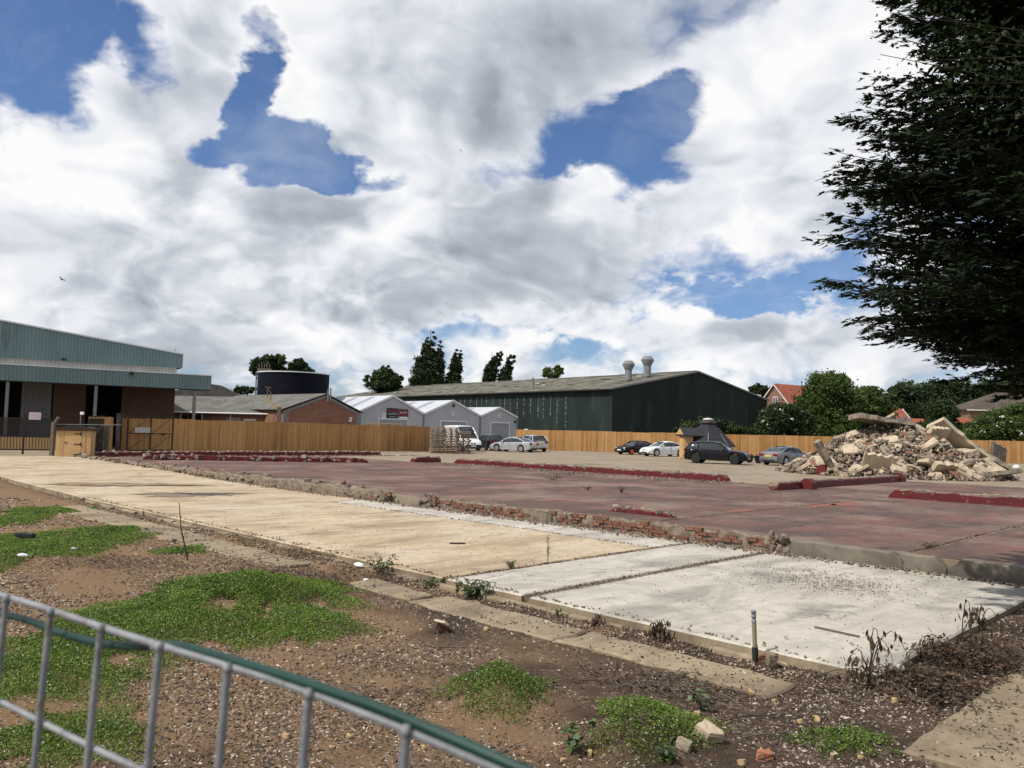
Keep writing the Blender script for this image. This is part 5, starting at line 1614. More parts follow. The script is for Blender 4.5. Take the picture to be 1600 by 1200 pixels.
# countless small fragments between the slabs
def fragments(n_, fn, seed, s0, s1):
    rng = np.random.default_rng(seed)
    base = np.array([[1, 1, 1], [-1, -1, 1], [-1, 1, -1], [1, -1, -1], [0.3, 0.2, 1.3], [-.2, .3, -1.2]], dtype=float)
    tri = np.array([[0, 4, 3], [0, 2, 4], [1, 3, 4], [1, 4, 2], [0, 3, 5], [0, 5, 2], [1, 5, 3], [1, 2, 5]])
    P = np.array([fn(rng) for _ in range(n_)])
    V = np.empty((n_, 6, 3)); 
    for i in range(n_):
        q = rng.normal(size=(3, 3)); q, _ = np.linalg.qr(q)
        s = rng.uniform(s0, s1) * np.array([1, rng.uniform(.5, 1), rng.uniform(.35, .8)])
        V[i] = ((base + rng.uniform(-.35, .35, (6, 3))) * s) @ q.T + P[i]
    Fc = (tri[None] + (np.arange(n_) * 6)[:, None, None]).reshape(-1, 3)
    return fast_mesh('fragments', V.reshape(-1, 3), Fc, cv=np.repeat(rng.random(n_), 8))
def fr_heap(rng):
    t = rng.uniform(0, 2 * math.pi); rad = math.sqrt(rng.random()) * 1.04
    x, y = HRX * rad * math.cos(t), HRY * rad * math.sin(t)
    return (x, y, heap_z(x, y) + rng.uniform(-0.02, 0.12))
o = mesh_obj('fragments', fragments(5200, fr_heap, 5, 0.03, 0.15), 'crumbs', hp); o['kind'] = 'stuff'
# small spill to the left and a white bag on the right
sp = thing('rubble_spill', 'small scatter of concrete lumps left of the rubble heap', 'rubble', (gp(1258, 727).x, gp(1258, 727).y, -0.03))
for k in range(16):
    o = bpy.data.objects.new('lump', r.choice(chunks)); link(o, sp)
    o.location = (r.uniform(-0.2, 2.6), r.uniform(-1.5, 1.5), r.uniform(0.02, 0.2)); s = r.uniform(0.15, 0.35); o.scale = (s, s, s); o.rotation_euler = (r.uniform(-1, 1), r.uniform(-1, 1), r.uniform(0, 6))
p = gp(1588, 731)
bg = MB().lathe([(0.05, 0), (0.42, 0.03), (0.46, 0.18), (0.30, 0.38), (0.12, 0.46), (0.02, 0.46)], 12).build('rubble_sack', 'sign_white', None, 60)
bg.location = (p.x, p.y, -0.03); bg.scale = (0.6, 0.5, 0.6)
tag(bg, 'white sack slumped at the right foot of the rubble heap', 'sack')
# ------------------------------------------------------------------ trees and shrubs
leaf_mat('leaf_dark', (0.012, 0.024, 0.009), (0.045, 0.070, 0.022), 0.35)
leaf_mat('leaf_mid', (0.022, 0.045, 0.012), (0.085, 0.125, 0.030), 0.35)
leaf_mat('leaf_poplar', (0.012, 0.022, 0.010), (0.045, 0.062, 0.024), 0.4)
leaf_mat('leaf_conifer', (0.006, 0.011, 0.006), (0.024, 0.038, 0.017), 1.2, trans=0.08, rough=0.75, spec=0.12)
leaf_mat('leaf_weed', (0.038, 0.080, 0.014), (0.20, 0.27, 0.055), 1.6, rough=0.5, trans=0.3)
leaf_mat('leaf_bramble', (0.030, 0.060, 0.020), (0.10, 0.15, 0.045), 4, rough=0.4, trans=0.2, spec=0.5)
leaf_mat('leaf_dead', (0.040, 0.024, 0.016), (0.13, 0.085, 0.055), 6, trans=0.1, rough=0.8)
leaf_mat('leaf_straw', (0.12, 0.085, 0.045), (0.27, 0.20, 0.11), 4, trans=0.15, rough=0.8)
leaf_mat('blossom', (0.45, 0.46, 0.42), (0.75, 0.76, 0.72), 3, trans=0.2)
mat('bark', (0.075, 0.055, 0.040), (0.045, 0.034, 0.026), 9, 0.95, stretch=(1, 1, 0.3), bump=0.8, bscale=30)
mat('twig', (0.17, 0.135, 0.105), (0.085, 0.062, 0.048), 20, 0.9)
mat('dark_stem', (0.050, 0.036, 0.028), (0.03, 0.022, 0.018), 20, 0.9)
mat('green_stem', (0.06, 0.075, 0.03), (0.09, 0.055, 0.035), 20, 0.7)

def clump_points(blobs, n, rng, per=60, spread=0.22, shell=0.55):
    """leaf positions gathered in clumps, mostly towards the crown's outside"""
    vol = np.array([b[3] * b[4] * b[5] for b in blobs]) ** 0.72
    nc = max(6, n // per)
    which = rng.choice(len(blobs), nc, p=vol / vol.sum())
    B = np.array(blobs)[which]
    d = rand_dirs(nc, rng)
    rad = rng.random(nc) ** (1 / 3)
    rad = shell + (1 - shell) * rad
    cen = B[:, :3] + d * B[:, 3:6] * rad[:, None] * rng.uniform(0.8, 1.08, nc)[:, None]
    k = np.repeat(np.arange(nc), per)
    rs = spread * (B[:, 3:6].mean(1)) * rng.uniform(0.5, 1.4, nc)
    pts = cen[k] + rng.normal(size=(nc * per, 3)) * rs[k][:, None] * np.array([0.62, 0.62, 0.45])
    cv = np.clip(rng.random(nc)[k] * 0.75 + rng.random(nc * per) * 0.35, 0, 1)
    return pts, cv

def tree(name, label, base, blobs, n, leaf, m, seed, trunk_r=0.25, cat='tree', group=None, per=60, spread=0.22, aspect=0.55, limbs=7, up=0.0, blossom=0):
    """trunk and limbs plus a crown of leaf faces; blobs are in world coordinates (x, y, z, rx, ry, rz)"""
    rng = np.random.default_rng(seed); r = random.Random(seed)
    t = thing(name, label, cat, base, 0, group)
    b = Vector(base)
    loc = [(x - b.x, y - b.y, z - b.z, rx, ry, rz) for (x, y, z, rx, ry, rz) in blobs]
    cx = float(np.mean([l[0] for l in loc])); cy = float(np.mean([l[1] for l in loc])); top = max(l[2] + l[5] * 0.6 for l in loc)
    mb = MB()
    mb.tube([(0, 0, -0.2), (cx * 0.15, cy * 0.15, top * 0.3), (cx * 0.5, cy * 0.5, top * 0.6), (cx * 0.9, cy * 0.9, top)], [trunk_r * 1.2, trunk_r, trunk_r * 0.7, trunk_r * 0.15], 8)
    for k in range(limbs):
        l = loc[k % len(loc)]
        z0 = top * r.uniform(0.2, 0.5)
        e = Vector((l[0], l[1], l[2])) + Vector((r.uniform(-.7, .7) * l[3], r.uniform(-.7, .7) * l[4], r.uniform(-.5, .6) * l[5]))
        s = Vector((cx * 0.2, cy * 0.2, z0)); md = (s + e) / 2 + Vector((0, 0, 0.1 * l[5]))
        mb.tube([s, md, e], [trunk_r * 0.45, trunk_r * 0.25, trunk_r * 0.06], 6)
    mb.build('trunk', 'bark', t, 60)
    pts, cv = clump_points(loc, n, rng, per, spread)
    V, Fc = leaf_cloud(pts, leaf, 0.2, aspect, rng, up)
    o = mesh_obj('crown', fast_mesh('crown', V, Fc, cv), m, t)
    if blossom:
        pts, cv = clump_points(loc, blossom, rng, 12, 0.09, 0.92)
        V, Fc = leaf_cloud(pts, leaf * 0.75, 0.2, 0.9, rng)
        mesh_obj('blossom', fast_mesh('blossom', V, Fc, cv), 'blossom', t)
    return t

def crown_px(Y, items, depth=1.0):
    out = []
    for (px, py, rx, ry) in items:
        p = at(px, py, Y); k = Y / F_PX
        out.append((p.x, p.y, p.z, rx * k, rx * k * depth, ry * k))
    return out
def ptree(label, Y, base_px, items, n, leaf, m, seed, name='broadleaf_tree', **kw):
    b = at(base_px, 690, Y)
    return tree(name, label, (b.x, b.y, -0.1), crown_px(Y, items), n, leaf, m, seed, **kw)

GT = 'trees beyond the buildings'
ptree('broad dark tree left of the pair behind the water tank', 128, 425, [(415, 570, 20, 12), (432, 565, 16, 10), (402, 577, 10, 8), (440, 578, 12, 8)], 9000, 0.24, 'leaf_dark', 1, group=GT)
ptree('rounded dark tree on the right behind the water tank', 130, 466, [(466, 572, 15, 10), (478, 580, 13, 6), (458, 580, 10, 8)], 6000, 0.24, 'leaf_dark', 2, group=GT)
ptree('small far tree between warehouse and water tank', 150, 383, [(380, 610, 14, 5), (392, 608, 8, 4)], 2500, 0.28, 'leaf_dark', 3, group=GT)
ptree('loose dark tree left of the tall poplars', 150, 600, [(600, 588, 20, 12), (585, 594, 14, 8), (617, 594, 14, 8), (603, 578, 9, 7), (600, 602, 26, 8)], 11000, 0.26, 'leaf_dark', 4, group=GT)
def poplar(label, Y, px0, pytop, w, lean, seed, n, lobes=3):
    items = []
    r = random.Random(seed)
    H = 612 - pytop
    for l in range(lobes):
        off = (l - (lobes - 1) / 2) * w * 0.6
        hh = H * (1 - 0.16 * abs(l - (lobes - 1) / 2) - 0.05 * r.random())
        for k in range(9):
            t = k / 8
            items.append((px0 + off * (1 - 0.35 * t) + lean * t * t, 612 - hh * t * 0.97, max(2.2, w * 0.40 * (1 - t ** 2.6) + 1.6), H * 0.085))
    ptree(label, Y, px0, items, n, 0.22, 'leaf_poplar', seed, name='poplar_tree', group='poplars behind the green shed', per=40, spread=0.42, up=0.5, limbs=4)
poplar('tallest bushy poplar behind the green shed', 165, 668, 514, 26, 10, 11, 26000, 3)
poplar('narrow poplar just right of the tallest poplar', 165, 708, 542, 16, 8, 12, 14000, 2)
poplar('leaning poplar, left one of the right pair', 165, 762, 546, 15, 18, 13, 14000, 2)
poplar('leaning poplar, right one of the right pair', 165, 786, 551, 13, 15, 14, 12000, 2)
ptree('small tree top peeping over the green shed roof', 150, 866, [(864, 582, 15, 8), (873, 577, 8, 6)], 4000, 0.22, 'leaf_mid', 15, group=GT)
# right-hand side
ptree('far dark tree between green shed and orange roofed house', 150, 1190, [(1185, 608, 13, 8), (1200, 614, 12, 8), (1215, 610, 10, 8)], 6000, 0.26, 'leaf_dark', 16, group=GT)
ptree('big leafy green tree right of the orange roofed house', 97, 1296, [(1296, 612, 36, 30), (1275, 640, 34, 30), (1318, 632, 32, 32), (1290, 668, 46, 22), (1308, 596, 18, 12)], 42000, 0.17, 'leaf_mid', 17)
ptree('bushy green tree behind the left side of the rubble heap', 99, 1366, [(1352, 634, 30, 26), (1374, 652, 22, 26), (1340, 655, 30, 28), (1358, 614, 18, 10)], 32000, 0.17, 'leaf_mid', 18)
ptree('dark shrub with white blossom before the orange roofed house', 92, 1226, [(1222, 650, 30, 20), (1205, 668, 24, 18), (1248, 665, 26, 22)], 20000, 0.15, 'leaf_dark', 19, name='flowering_shrub', cat='shrub', blossom=620)
ptree('low green bush behind the hut and below the green shed', 91, 1100, [(1085, 672, 24, 12), (1112, 666, 24, 14), (1135, 673, 20, 12), (1065, 676, 14, 8), (1165, 676, 20, 8)], 15000, 0.14, 'leaf_dark', 20, name='bush', cat='shrub')
for k, (px, items, lab) in enumerate([(1425, [(1420, 615, 28, 16), (1400, 625, 18, 14)], 'dark wood edge tree above the small red tiled house'), (1462, [(1462, 610, 32, 16), (1475, 622, 24, 16)], 'rounded dark tree in the middle of the far wood'),
                                      (1505, [(1502, 612, 26, 15), (1520, 620, 20, 14)], 'rounded dark tree left of the hipped roof'), (1565, [(1560, 607, 32, 12), (1595, 604, 30, 12), (1535, 612, 22, 12)], 'wide dark tree above the hipped roof')]):
    ptree(lab, 175, px, items + [(px, 640, 40, 20)], 14000, 0.30, 'leaf_dark', 30 + k, group='trees of the far wood')
ptree('grey green shrub in front of the far wood on the right', 98, 1478, [(1474, 645, 20, 20), (1466, 668, 24, 18), (1496, 674, 20, 12)], 18000, 0.15, 'leaf_dark', 40, name='shrub', cat='shrub')
ptree('dense green shrub with white blossom at the right edge', 90, 1566, [(1562, 662, 36, 18), (1592, 654, 30, 22), (1545, 672, 34, 16), (1585, 676, 34, 16), (1520, 680, 20, 12)], 30000, 0.14, 'leaf_mid', 41, name='flowering_shrub', cat='shrub', blossom=900)
ptree('leafy bush right behind the rubble heap', 94, 1440, [(1440, 674, 24, 12), (1412, 676, 22, 11)], 10000, 0.15, 'leaf_dark', 42, name='bush', cat='shrub')

# ------------------------------------------------------------------ the big conifer on the right
def conifer():
    rng = np.random.default_rng(77); r = random.Random(77)
    base = Vector((8.2, 8.7, -0.35))
    t = thing('conifer_tree', 'huge dark conifer hanging into the picture from the right', 'tree', base)
    H = 16.0
    MB().tube([(0, 0, -0.3), (0.05, 0, 4), (0.0, 0.1, 9), (0, 0, H)], [0.42, 0.34, 0.2, 0.03], 12).build('trunk', 'bark', t, 60)
    def radius(z):                    # reach of the branches whose tips end at this height above the root
        return float(np.interp(z, [2.7, 3.0, 3.35, 3.8, 4.4, 5.0, 5.6, 6.3, 7.2, 9.0, 12.0, 15.5], [2.3, 3.0, 3.7, 4.45, 4.65, 4.75, 4.55, 4.3, 4.0, 3.4, 2.1, 0.4]))
    limbs = MB()
    SO, SD_, SU, SL = [], [], [], []
    for k in range(620):
        ztip = r.uniform(2.8, 15.3) if k > 530 else 2.85 + 0.36 * r.randint(0, 14) + r.gauss(0, 0.05)
        az = r.uniform(0, 2 * math.pi) if k % 4 == 0 else math.pi + r.gauss(0.1, 0.75)
        ztip = ztip + 0.16 * math.sin(az * 4 + ztip * 3)
        L = radius(ztip) * (0.93 - 0.16 * r.random() ** 2 + 0.07 * math.sin(az * 7 + ztip * 9))
        rise = r.uniform(0.1, 0.6) * (1 if ztip > 3.9 else -0.6)
        z0 = ztip - rise
        d = Vector((math.cos(az), math.sin(az), 0)); side = Vector((-d.y, d.x, 0))
        bend = r.uniform(-0.35, 0.35)
        pts = []
        for q in range(7):
            s = q / 6
            pts.append(d * (L * s) + side * (bend * s * s + 0.08 * math.sin(s * 6 + k)) + Vector((0, 0, z0 + rise * s * s - 0.16 * math.sin(s * math.pi))))
        limbs.tube(pts, [0.030 * (1 - i / 6.2) + 0.002 for i in range(7)], 4, cap=False)
        off = abs(((az - math.pi + math.pi) % (2 * math.pi)) - math.pi)
        vis = off < 1.7 and ztip < 8.5
        nt_ = 32 if vis else 9
        for q in range(nt_):
            s = 0.15 + 0.85 * ((q + r.random()) / nt_) ** 0.8
            f = s * 6; i = min(int(f), 5); p = pts[i].lerp(pts[i + 1], f - i)
            tw = (1 - s) * 1.15 + 0.22
            sgn = 1 if q % 2 else -1
            dirv = (d * r.uniform(0.7, 1.1) + side * sgn * r.uniform(0.05, 0.9) * (1.15 - 0.75 * s) + Vector((0, 0, r.uniform(-0.26, 0.20)))).normalized()
            ln = tw * r.uniform(0.4, 0.8)
            ns = max(2, int(ln / 0.10)) if vis else max(1, int(ln / 0.3))
            for w in range(ns):
                u = w / ns
                o = p + dirv * (ln * u) + Vector((0, 0, -0.10 * u * u * ln)) + Vector((r.uniform(-.035, .035), r.uniform(-.035, .035), r.uniform(-.05, .03)))
                sg2 = 1 if w % 2 else -1
                lat = dirv.cross(Vector((0, 0, 1))).normalized()
                dd = (dirv + lat * sg2 * r.uniform(0.15, 0.8) * (1 - 0.6 * u) + Vector((r.uniform(-.15, .15), r.uniform(-.15, .15), r.uniform(-.35, .22)))).normalized()
                SO.append(tuple(o)); SD_.append(tuple(dd)); SU.append((r.uniform(-.5, .5), r.uniform(-.5, .5), 1)); SL.append(r.uniform(0.10, 0.20) * (1.0 if vis else 2.4))
    limbs.build('limbs', 'dark_stem', t)
    O = np.array(SO); D = np.array(SD_); U = np.array(SU); LN = np.array(SL)
    S = np.cross(D, U); S /= np.linalg.norm(S, axis=1, keepdims=True)
    n = len(O)
    cs, us, vs_ = [], [], []
    # every spray: a stem of pointed scales with side scales swept forward
    NQ = 6
    for q in range(NQ):
        f = q / (NQ - 1)
        for sg in ((1, -1) if q < NQ - 1 else (0,)):
            ln = LN * (0.42 * (1 - f) + 0.20)
            dirq = D * 0.86 + S * (sg * 0.55) + rng.normal(size=(n, 3)) * 0.12
            dirq /= np.linalg.norm(dirq, axis=1, keepdims=True)
            start = O + D * (LN * f * 0.95)[:, None]
            c = start + dirq * (ln * 0.5)[:, None]
            wv = np.cross(dirq, np.cross(D, S)); wv /= np.linalg.norm(wv, axis=1, keepdims=True) + 1e-6
            cs.append(c); us.append(dirq * (ln * 0.55)[:, None]); vs_.append((wv * 0.85 + rng.normal(size=(n, 3)) * 0.35) * (ln * 0.20)[:, None])
    C_, U_, V_ = np.concatenate(cs), np.concatenate(us), np.concatenate(vs_)
    V, Fc = leaf_faces(C_, U_, V_)
    cv = np.tile(rng.random(n), len(cs))
    mesh_obj('crown', fast_mesh('crown', V, Fc, cv), 'leaf_conifer', t)
    # inner dark twigs that close the crown
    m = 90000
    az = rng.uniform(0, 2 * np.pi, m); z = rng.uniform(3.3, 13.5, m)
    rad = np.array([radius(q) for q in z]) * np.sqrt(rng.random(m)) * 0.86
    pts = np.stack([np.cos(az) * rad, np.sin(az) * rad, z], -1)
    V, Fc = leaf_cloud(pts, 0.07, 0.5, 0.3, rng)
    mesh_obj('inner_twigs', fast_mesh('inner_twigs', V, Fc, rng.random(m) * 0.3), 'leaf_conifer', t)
    print('conifer sprays', n)
conifer()
# a birch whose small round leaves mingle with the conifer's top
def birch():
    rng = np.random.default_rng(5); r = random.Random(5)
    base = Vector((8.9, 7.0, -0.35))
    t = thing('birch_tree', 'loose round leaved birch branches in front of the upper conifer', 'tree', base)
    mb = MB(); mb.tube([(0, 0, -0.2), (-0.3, 0.1, 3), (-0.5, 0.2, 8)], [0.16, 0.12, 0.03], 8)
    P = []
    for (px, py, Y, wgt) in [(1400, 22, 7.6, 1.0), (1440, 15, 7.5, 1.0), (1375, 85, 7.7, 0.8), (1430, 95, 7.4, 1.2), (1480, 60, 7.2, 1.3), (1500, 130, 7.2, 1.3), (1550, 90, 7.0, 1.4), (1560, 180, 7.0, 1.2), (1450, 150, 7.4, 0.8)]:
        e = at(px, py, Y) - base
        s = Vector((-0.3, 0.1, r.uniform(3.5, 5)))
        md = s.lerp(e, 0.55) + Vector((0, 0, 0.5))
        mb.tube([s, md, e], [0.016, 0.010, 0.003], 5)
        for q in range(int(150 * wgt)):
            f = r.uniform(0.55, 1.02)
            c = (s.lerp(md, f * 2) if f < 0.5 else md.lerp(e, (f - 0.5) * 2))
            P.append(tuple(c + Vector((r.gauss(0, .15), r.gauss(0, .12), r.gauss(0, .12)))))
    mb.build('trunk', 'dark_stem', t, 60)
    P = np.array(P)
    V, Fc = leaf_cloud(P, 0.024, 0.2, 0.75, rng)
    mesh_obj('crown', fast_mesh('crown', V, Fc, rng.random(len(P)) * 0.5), 'leaf_dark', t)
birch()

# ------------------------------------------------------------------ green ground cover
rng = np.random.default_rng(12)
pts = []
for (x, y, rx, ry, h) in PATCHES:
    n = int(min(64000, 10500 * math.pi * rx * ry * (1.0 if y < 12 else 0.45)))
    t = rng.uniform(0, 2 * np.pi, n); rad = np.sqrt(rng.random(n)) * np.where(rng.random(n) < 0.2, rng.uniform(1, 1.35, n), 1.0)
    ex = 1 + 0.22 * np.sin(3 * t + x * 7) + 0.16 * np.sin(7 * t + y * 5) + 0.10 * np.sin(13 * t + x) + rng.normal(size=n) * 0.08
    X = x + rx * rad * ex * np.cos(t); Y = y + ry * rad * ex * np.sin(t)
    nz = wave(X * 4.3 + 3, Y * 4.3) + 0.6 * wave(X * 11, Y * 11)
    thr = 0.16 + 0.75 * (1 - rad)
    keep = (nz > -thr) & (rng.random(n) < np.clip(1.2 - 0.85 * rad ** 3, 0.06, 1))
    hgt = (0.02 + 0.65 * h * np.clip(1 - rad ** 2, 0, 1)) * rng.random(n) ** 0.6 + 0.008
    hgt = hgt * (1 + 0.5 * wave(X * 7, Y * 7))
    P_ = np.stack([X, Y, ground_z(X, Y) + np.clip(hgt, 0.004, None)], -1)[keep]
    bb, aa = to_ab(P_[:, 0], P_[:, 1])
    ok = ~((bb > -0.02) & (aa > -0.02)) & ~((aa < -0.7) & (bb > -1.5))
    pts.append(P_[ok])
P = np.concatenate(pts)
print('weed leaves', len(P))
size = 0.0058 + 0.0006 * np.linalg.norm(P[:, :2], axis=1)
V, Fc = leaf_cloud(P, size, 0.45, 0.62, rng)
o = mesh_obj('ground_cover', fast_mesh('ground_cover', V, Fc, rng.random(len(P))), 'leaf_weed')
tag(o, 'low bright green chickweed spreading in patches over the dirt', 'ground cover', kind='stuff')
q = P[rng.choice(len(P), 9000, replace=False)] + np.concatenate([rng.normal(size=(9000, 2)) * 0.10, np.zeros((9000, 1))], 1)
q[:, 2] = ground_z(q[:, 0], q[:, 1]) + 0.018
bq, aq = to_ab(q[:, 0], q[:, 1])
q = q[~((bq > -0.02) & (aq > -0.02))]
u_ = rand_dirs(len(q), rng); u_[:, 2] = np.abs(u_[:, 2]) * 0.8; v_ = np.cross(u_, rand_dirs(len(q), rng))
V, Fc = leaf_faces(q, u_ * 0.034, v_ * 0.0022)
o = mesh_obj('grass_blades', fast_mesh('grass_blades', V, Fc, rng.random(len(q))), 'leaf_straw')
tag(o, 'dry straw coloured grass blades mixed through the green ground cover', 'grass', kind='stuff')
k = rng.choice(len(P), 2600, replace=False)
V, Fc = leaf_cloud(P[k] + np.array([0, 0, 0.015]), 0.0055, 0.6, 0.9, rng)
o = mesh_obj('ground_cover_flowers', fast_mesh('flowers', V, Fc, rng.random(len(k))), 'blossom')
tag(o, 'tiny white flowers dotted through the green ground cover', 'flowers', kind='stuff')

# ------------------------------------------------------------------ chippings and litter of the ground
def chip_mat():
    m, g, bs = principled('chips')
    a = g.n('ShaderNodeAttribute', attribute_name='cv').outputs['Fac']
    rp = g.n('ShaderNodeValToRGB'); g.put(rp.inputs[0], a)
    e = rp.color_ramp.elements
    e[0].position, e[0].color = 0.0, (0.030, 0.020, 0.014, 1)
    e[1].position, e[1].color = 1.0, (0.46, 0.40, 0.34, 1)
    for (p_, c_) in ((0.35, (0.065, 0.045, 0.032, 1)), (0.6, (0.14, 0.10, 0.07, 1)), (0.85, (0.30, 0.245, 0.19, 1))):
        q = e.new(p_); q.color = c_
    g.put(bs.inputs['Base Color'], rp.outputs[0])
    bs.inputs['Roughness'].default_value = 0.85
chip_mat()
def chips(n, seed, s0, s1, ymin, ymax):
    rng = np.random.default_rng(seed)
    y = ymin * (ymax / ymin) ** rng.random(n)
    x = y * rng.uniform(-0.70, 0.70, n)
    b, a = to_ab(x, y)
    dens = np.clip(0.50 + 1.5 * wave(x * 2.1 + 9, y * 2.1) + 0.9 * wave(x * 5.1, y * 5.1), 0.06, 1)
    ok = ~((b > -0.03) & (a > -0.03)) & ~((a < -0.72) & (b > -1.46) & (rng.random(n) < 0.75)) & ~((b > -1.05) & (b < -0.45) & (a > 0.5) & (rng.random(n) < 0.82)) & (rng.random(n) < dens)
    x, y = x[ok], y[ok]; n = len(x)
    b, a = to_ab(x, y)
    z = ground_z(x, y)
    z = np.where((a < -0.72) & (b > -1.46) & (b < 2.3), -0.345, z)
    z = np.where((b > -1.05) & (b < -0.45) & (a > 0.5) & (a < 21), np.maximum(z, PALE_Z - 0.105), z)
    c = np.stack([x, y, z + 0.006], -1)
    u = rand_dirs(n, rng); u[:, 2] *= 0.35; u /= np.linalg.norm(u, axis=1, keepdims=True)
    w = rand_dirs(n, rng); w[:, 2] *= 0.35
    v = np.cross(u, np.cross(w, u)); v /= np.linalg.norm(v, axis=1, keepdims=True) + 1e-6
    s = (rng.uniform(s0, s1, n) * (0.55 + 0.06 * y))[:, None]
    up = np.zeros((n, 3)); up[:, 2] = 1
    asp = rng.uniform(0.18, 0.6, n)[:, None]
    V = np.empty((n, 5, 3))
    V[:, 0] = c - u * s; V[:, 1] = c + v * s * asp; V[:, 2] = c + u * s; V[:, 3] = c - v * s * asp
    V[:, 4] = c + up * s * rng.uniform(0.15, 0.5, n)[:, None] + u * s * rng.uniform(-.4, .4, n)[:, None]
    V[:, :4, 2] -= 0.003
    tri = np.array([[0, 1, 4], [1, 2, 4], [2, 3, 4], [3, 0, 4]])
    Fc = (tri[None] + (np.arange(n) * 5)[:, None, None]).reshape(-1, 3)
    return fast_mesh('chippings', V.reshape(-1, 3), Fc, cv=np.repeat(rng.random(n) ** 1.25, 4))
o = mesh_obj('chippings', chips(170000, 3, 0.008, 0.026, 4.6, 24.0), 'chips')
tag(o, 'bark and stone chippings littering the dirt', 'chippings', kind='stuff')

# grit heaped along the walls and over the pad: small crumbs
def crumbs_line(n, fn, seed, s0, s1, name, label):
    o = mesh_obj(name, fragments(n, fn, seed, s0, s1), 'crumbs')
    tag(o, label, 'debris', kind='stuff')
def f_front(rng):
    a = rng.uniform(-0.2, 22); p = ab(rng.normal(-0.2, 0.16) if rng.random() < 0.85 else rng.normal(0.03, 0.07), a)
    b_, a_ = to_ab(p.x, p.y)
    return (p.x, p.y, (slab_z(a) + 0.005) if b_ > 0.02 and a > 0.05 else float(ground_z(p.x, p.y)) + 0.01)
crumbs_line(4200, f_front, 31, 0.004, 0.022, 'edge_debris', 'loose crumbs and earth along the broken front edge of the pad')
def f_wall(rng):
    a = rng.uniform(-6, 30); bb = 6.58 - abs(rng.normal(0, 0.16)); p = ab(bb, a)
    return (p.x, p.y, slab_z(a) + 0.01)
crumbs_line(3000, f_wall, 32, 0.005, 0.03, 'wall_debris', 'loose crumbs along the foot of the low brick wall')
def f_joint(rng):
    k = rng.integers(0, 7)
    if k == 0: p = ab(rng.uniform(0, 6.5), 4.51 + rng.normal(0, .06), PALE_Z)
    elif k == 1: p = ab(rng.uniform(0, 6.5), 6.12 + rng.normal(0, .05), PALE_Z)
    elif k == 2: p = ab(5.3 + rng.normal(0, .04), rng.uniform(6, 17.5), PALE_Z)
    elif k == 3: p = ab(rng.uniform(7, 23), 2.07 + rng.normal(0, .09), 0)
    elif k == 4: p = ab(13.57 + rng.normal(0, .06), rng.uniform(0, 30), 0)
    elif k == 5: p = ab(rng.uniform(8, 20), 7.5 + rng.normal(0, .10), 0)
    else: p = ab(rng.uniform(15, 21), 9.5 + rng.normal(0, .5), 0)
    return (p.x, p.y, p.z + 0.003)
crumbs_line(4200, f_joint, 33, 0.004, 0.015, 'joint_debris', 'crumbs and moss lying in the joints of the slabs')
def f_floor(rng):
    if rng.random() < 0.35:
        p = ab(5.6 + rng.normal(0, .5) - 1.2, 2.4 + rng.normal(0, .55), PALE_Z)
    elif rng.random() < 0.5:
        p = ab(rng.uniform(0.2, 6.4), rng.uniform(0.2, 16), PALE_Z)
    else:
        p = ab(rng.uniform(7.2, 22), rng.uniform(-3, 20), 0)
    return (p.x, p.y, p.z + 0.003)
crumbs_line(4200, f_floor, 34, 0.003, 0.011, 'floor_grit', 'gravel grit sprinkled over the pad and the red floor')
def f_kerb(rng):
    p = ab(23.2 - abs(rng.normal(0, 1.2)), rng.uniform(14, 33), 0) if rng.random() < 0.6 else ab(rng.uniform(7, 30), 44.9 - abs(rng.normal(0, .4)), 0)
    return (p.x, p.y, 0.01)
crumbs_line(1800, f_kerb, 35, 0.01, 0.045, 'kerb_debris', 'broken mortar lying at the foot of the red kerb walls')

# broken kerb stones along the pad's front edge
ke = site_thing('pad_kerb', 'row of broken kerb stones along the front edge of the pad', 'kerb')
r = random.Random(44)
a = 0.95
while a < 21:
    ln = r.uniform(0.45, 1.1)
    gap = 0.03 if r.random() < 0.45 else r.uniform(0.3, 1.3)
    mb = MB()
    j = lambda q=0.02: r.uniform(-q, q)
    zt = slab_z(a) - 0.055 + j(0.025); zb = zt - 0.2
    mb.add([(-0.14 + j(), a + j(), zb), (0.0, a + j(), zb), (0.0, a + ln + j(), zb), (-0.14 + j(), a + ln + j(), zb), (-0.12 + j(), a + j(0.03), zt + j()), (-0.012, a + j(), zt), (-0.012, a + ln + j(), zt), (-0.12 + j(), a + ln + j(0.03), zt + j())],
           [(0, 3, 2, 1), (4, 5, 6, 7), (0, 1, 5, 4), (1, 2, 6, 5), (2, 3, 7, 6), (3, 0, 4, 7)])
    o = mb.build('kerb_stone', 'path_concrete', ke)
    bv = o.modifiers.new('b', 'BEVEL'); bv.width = 0.02; bv.segments = 2
    a += ln + gap

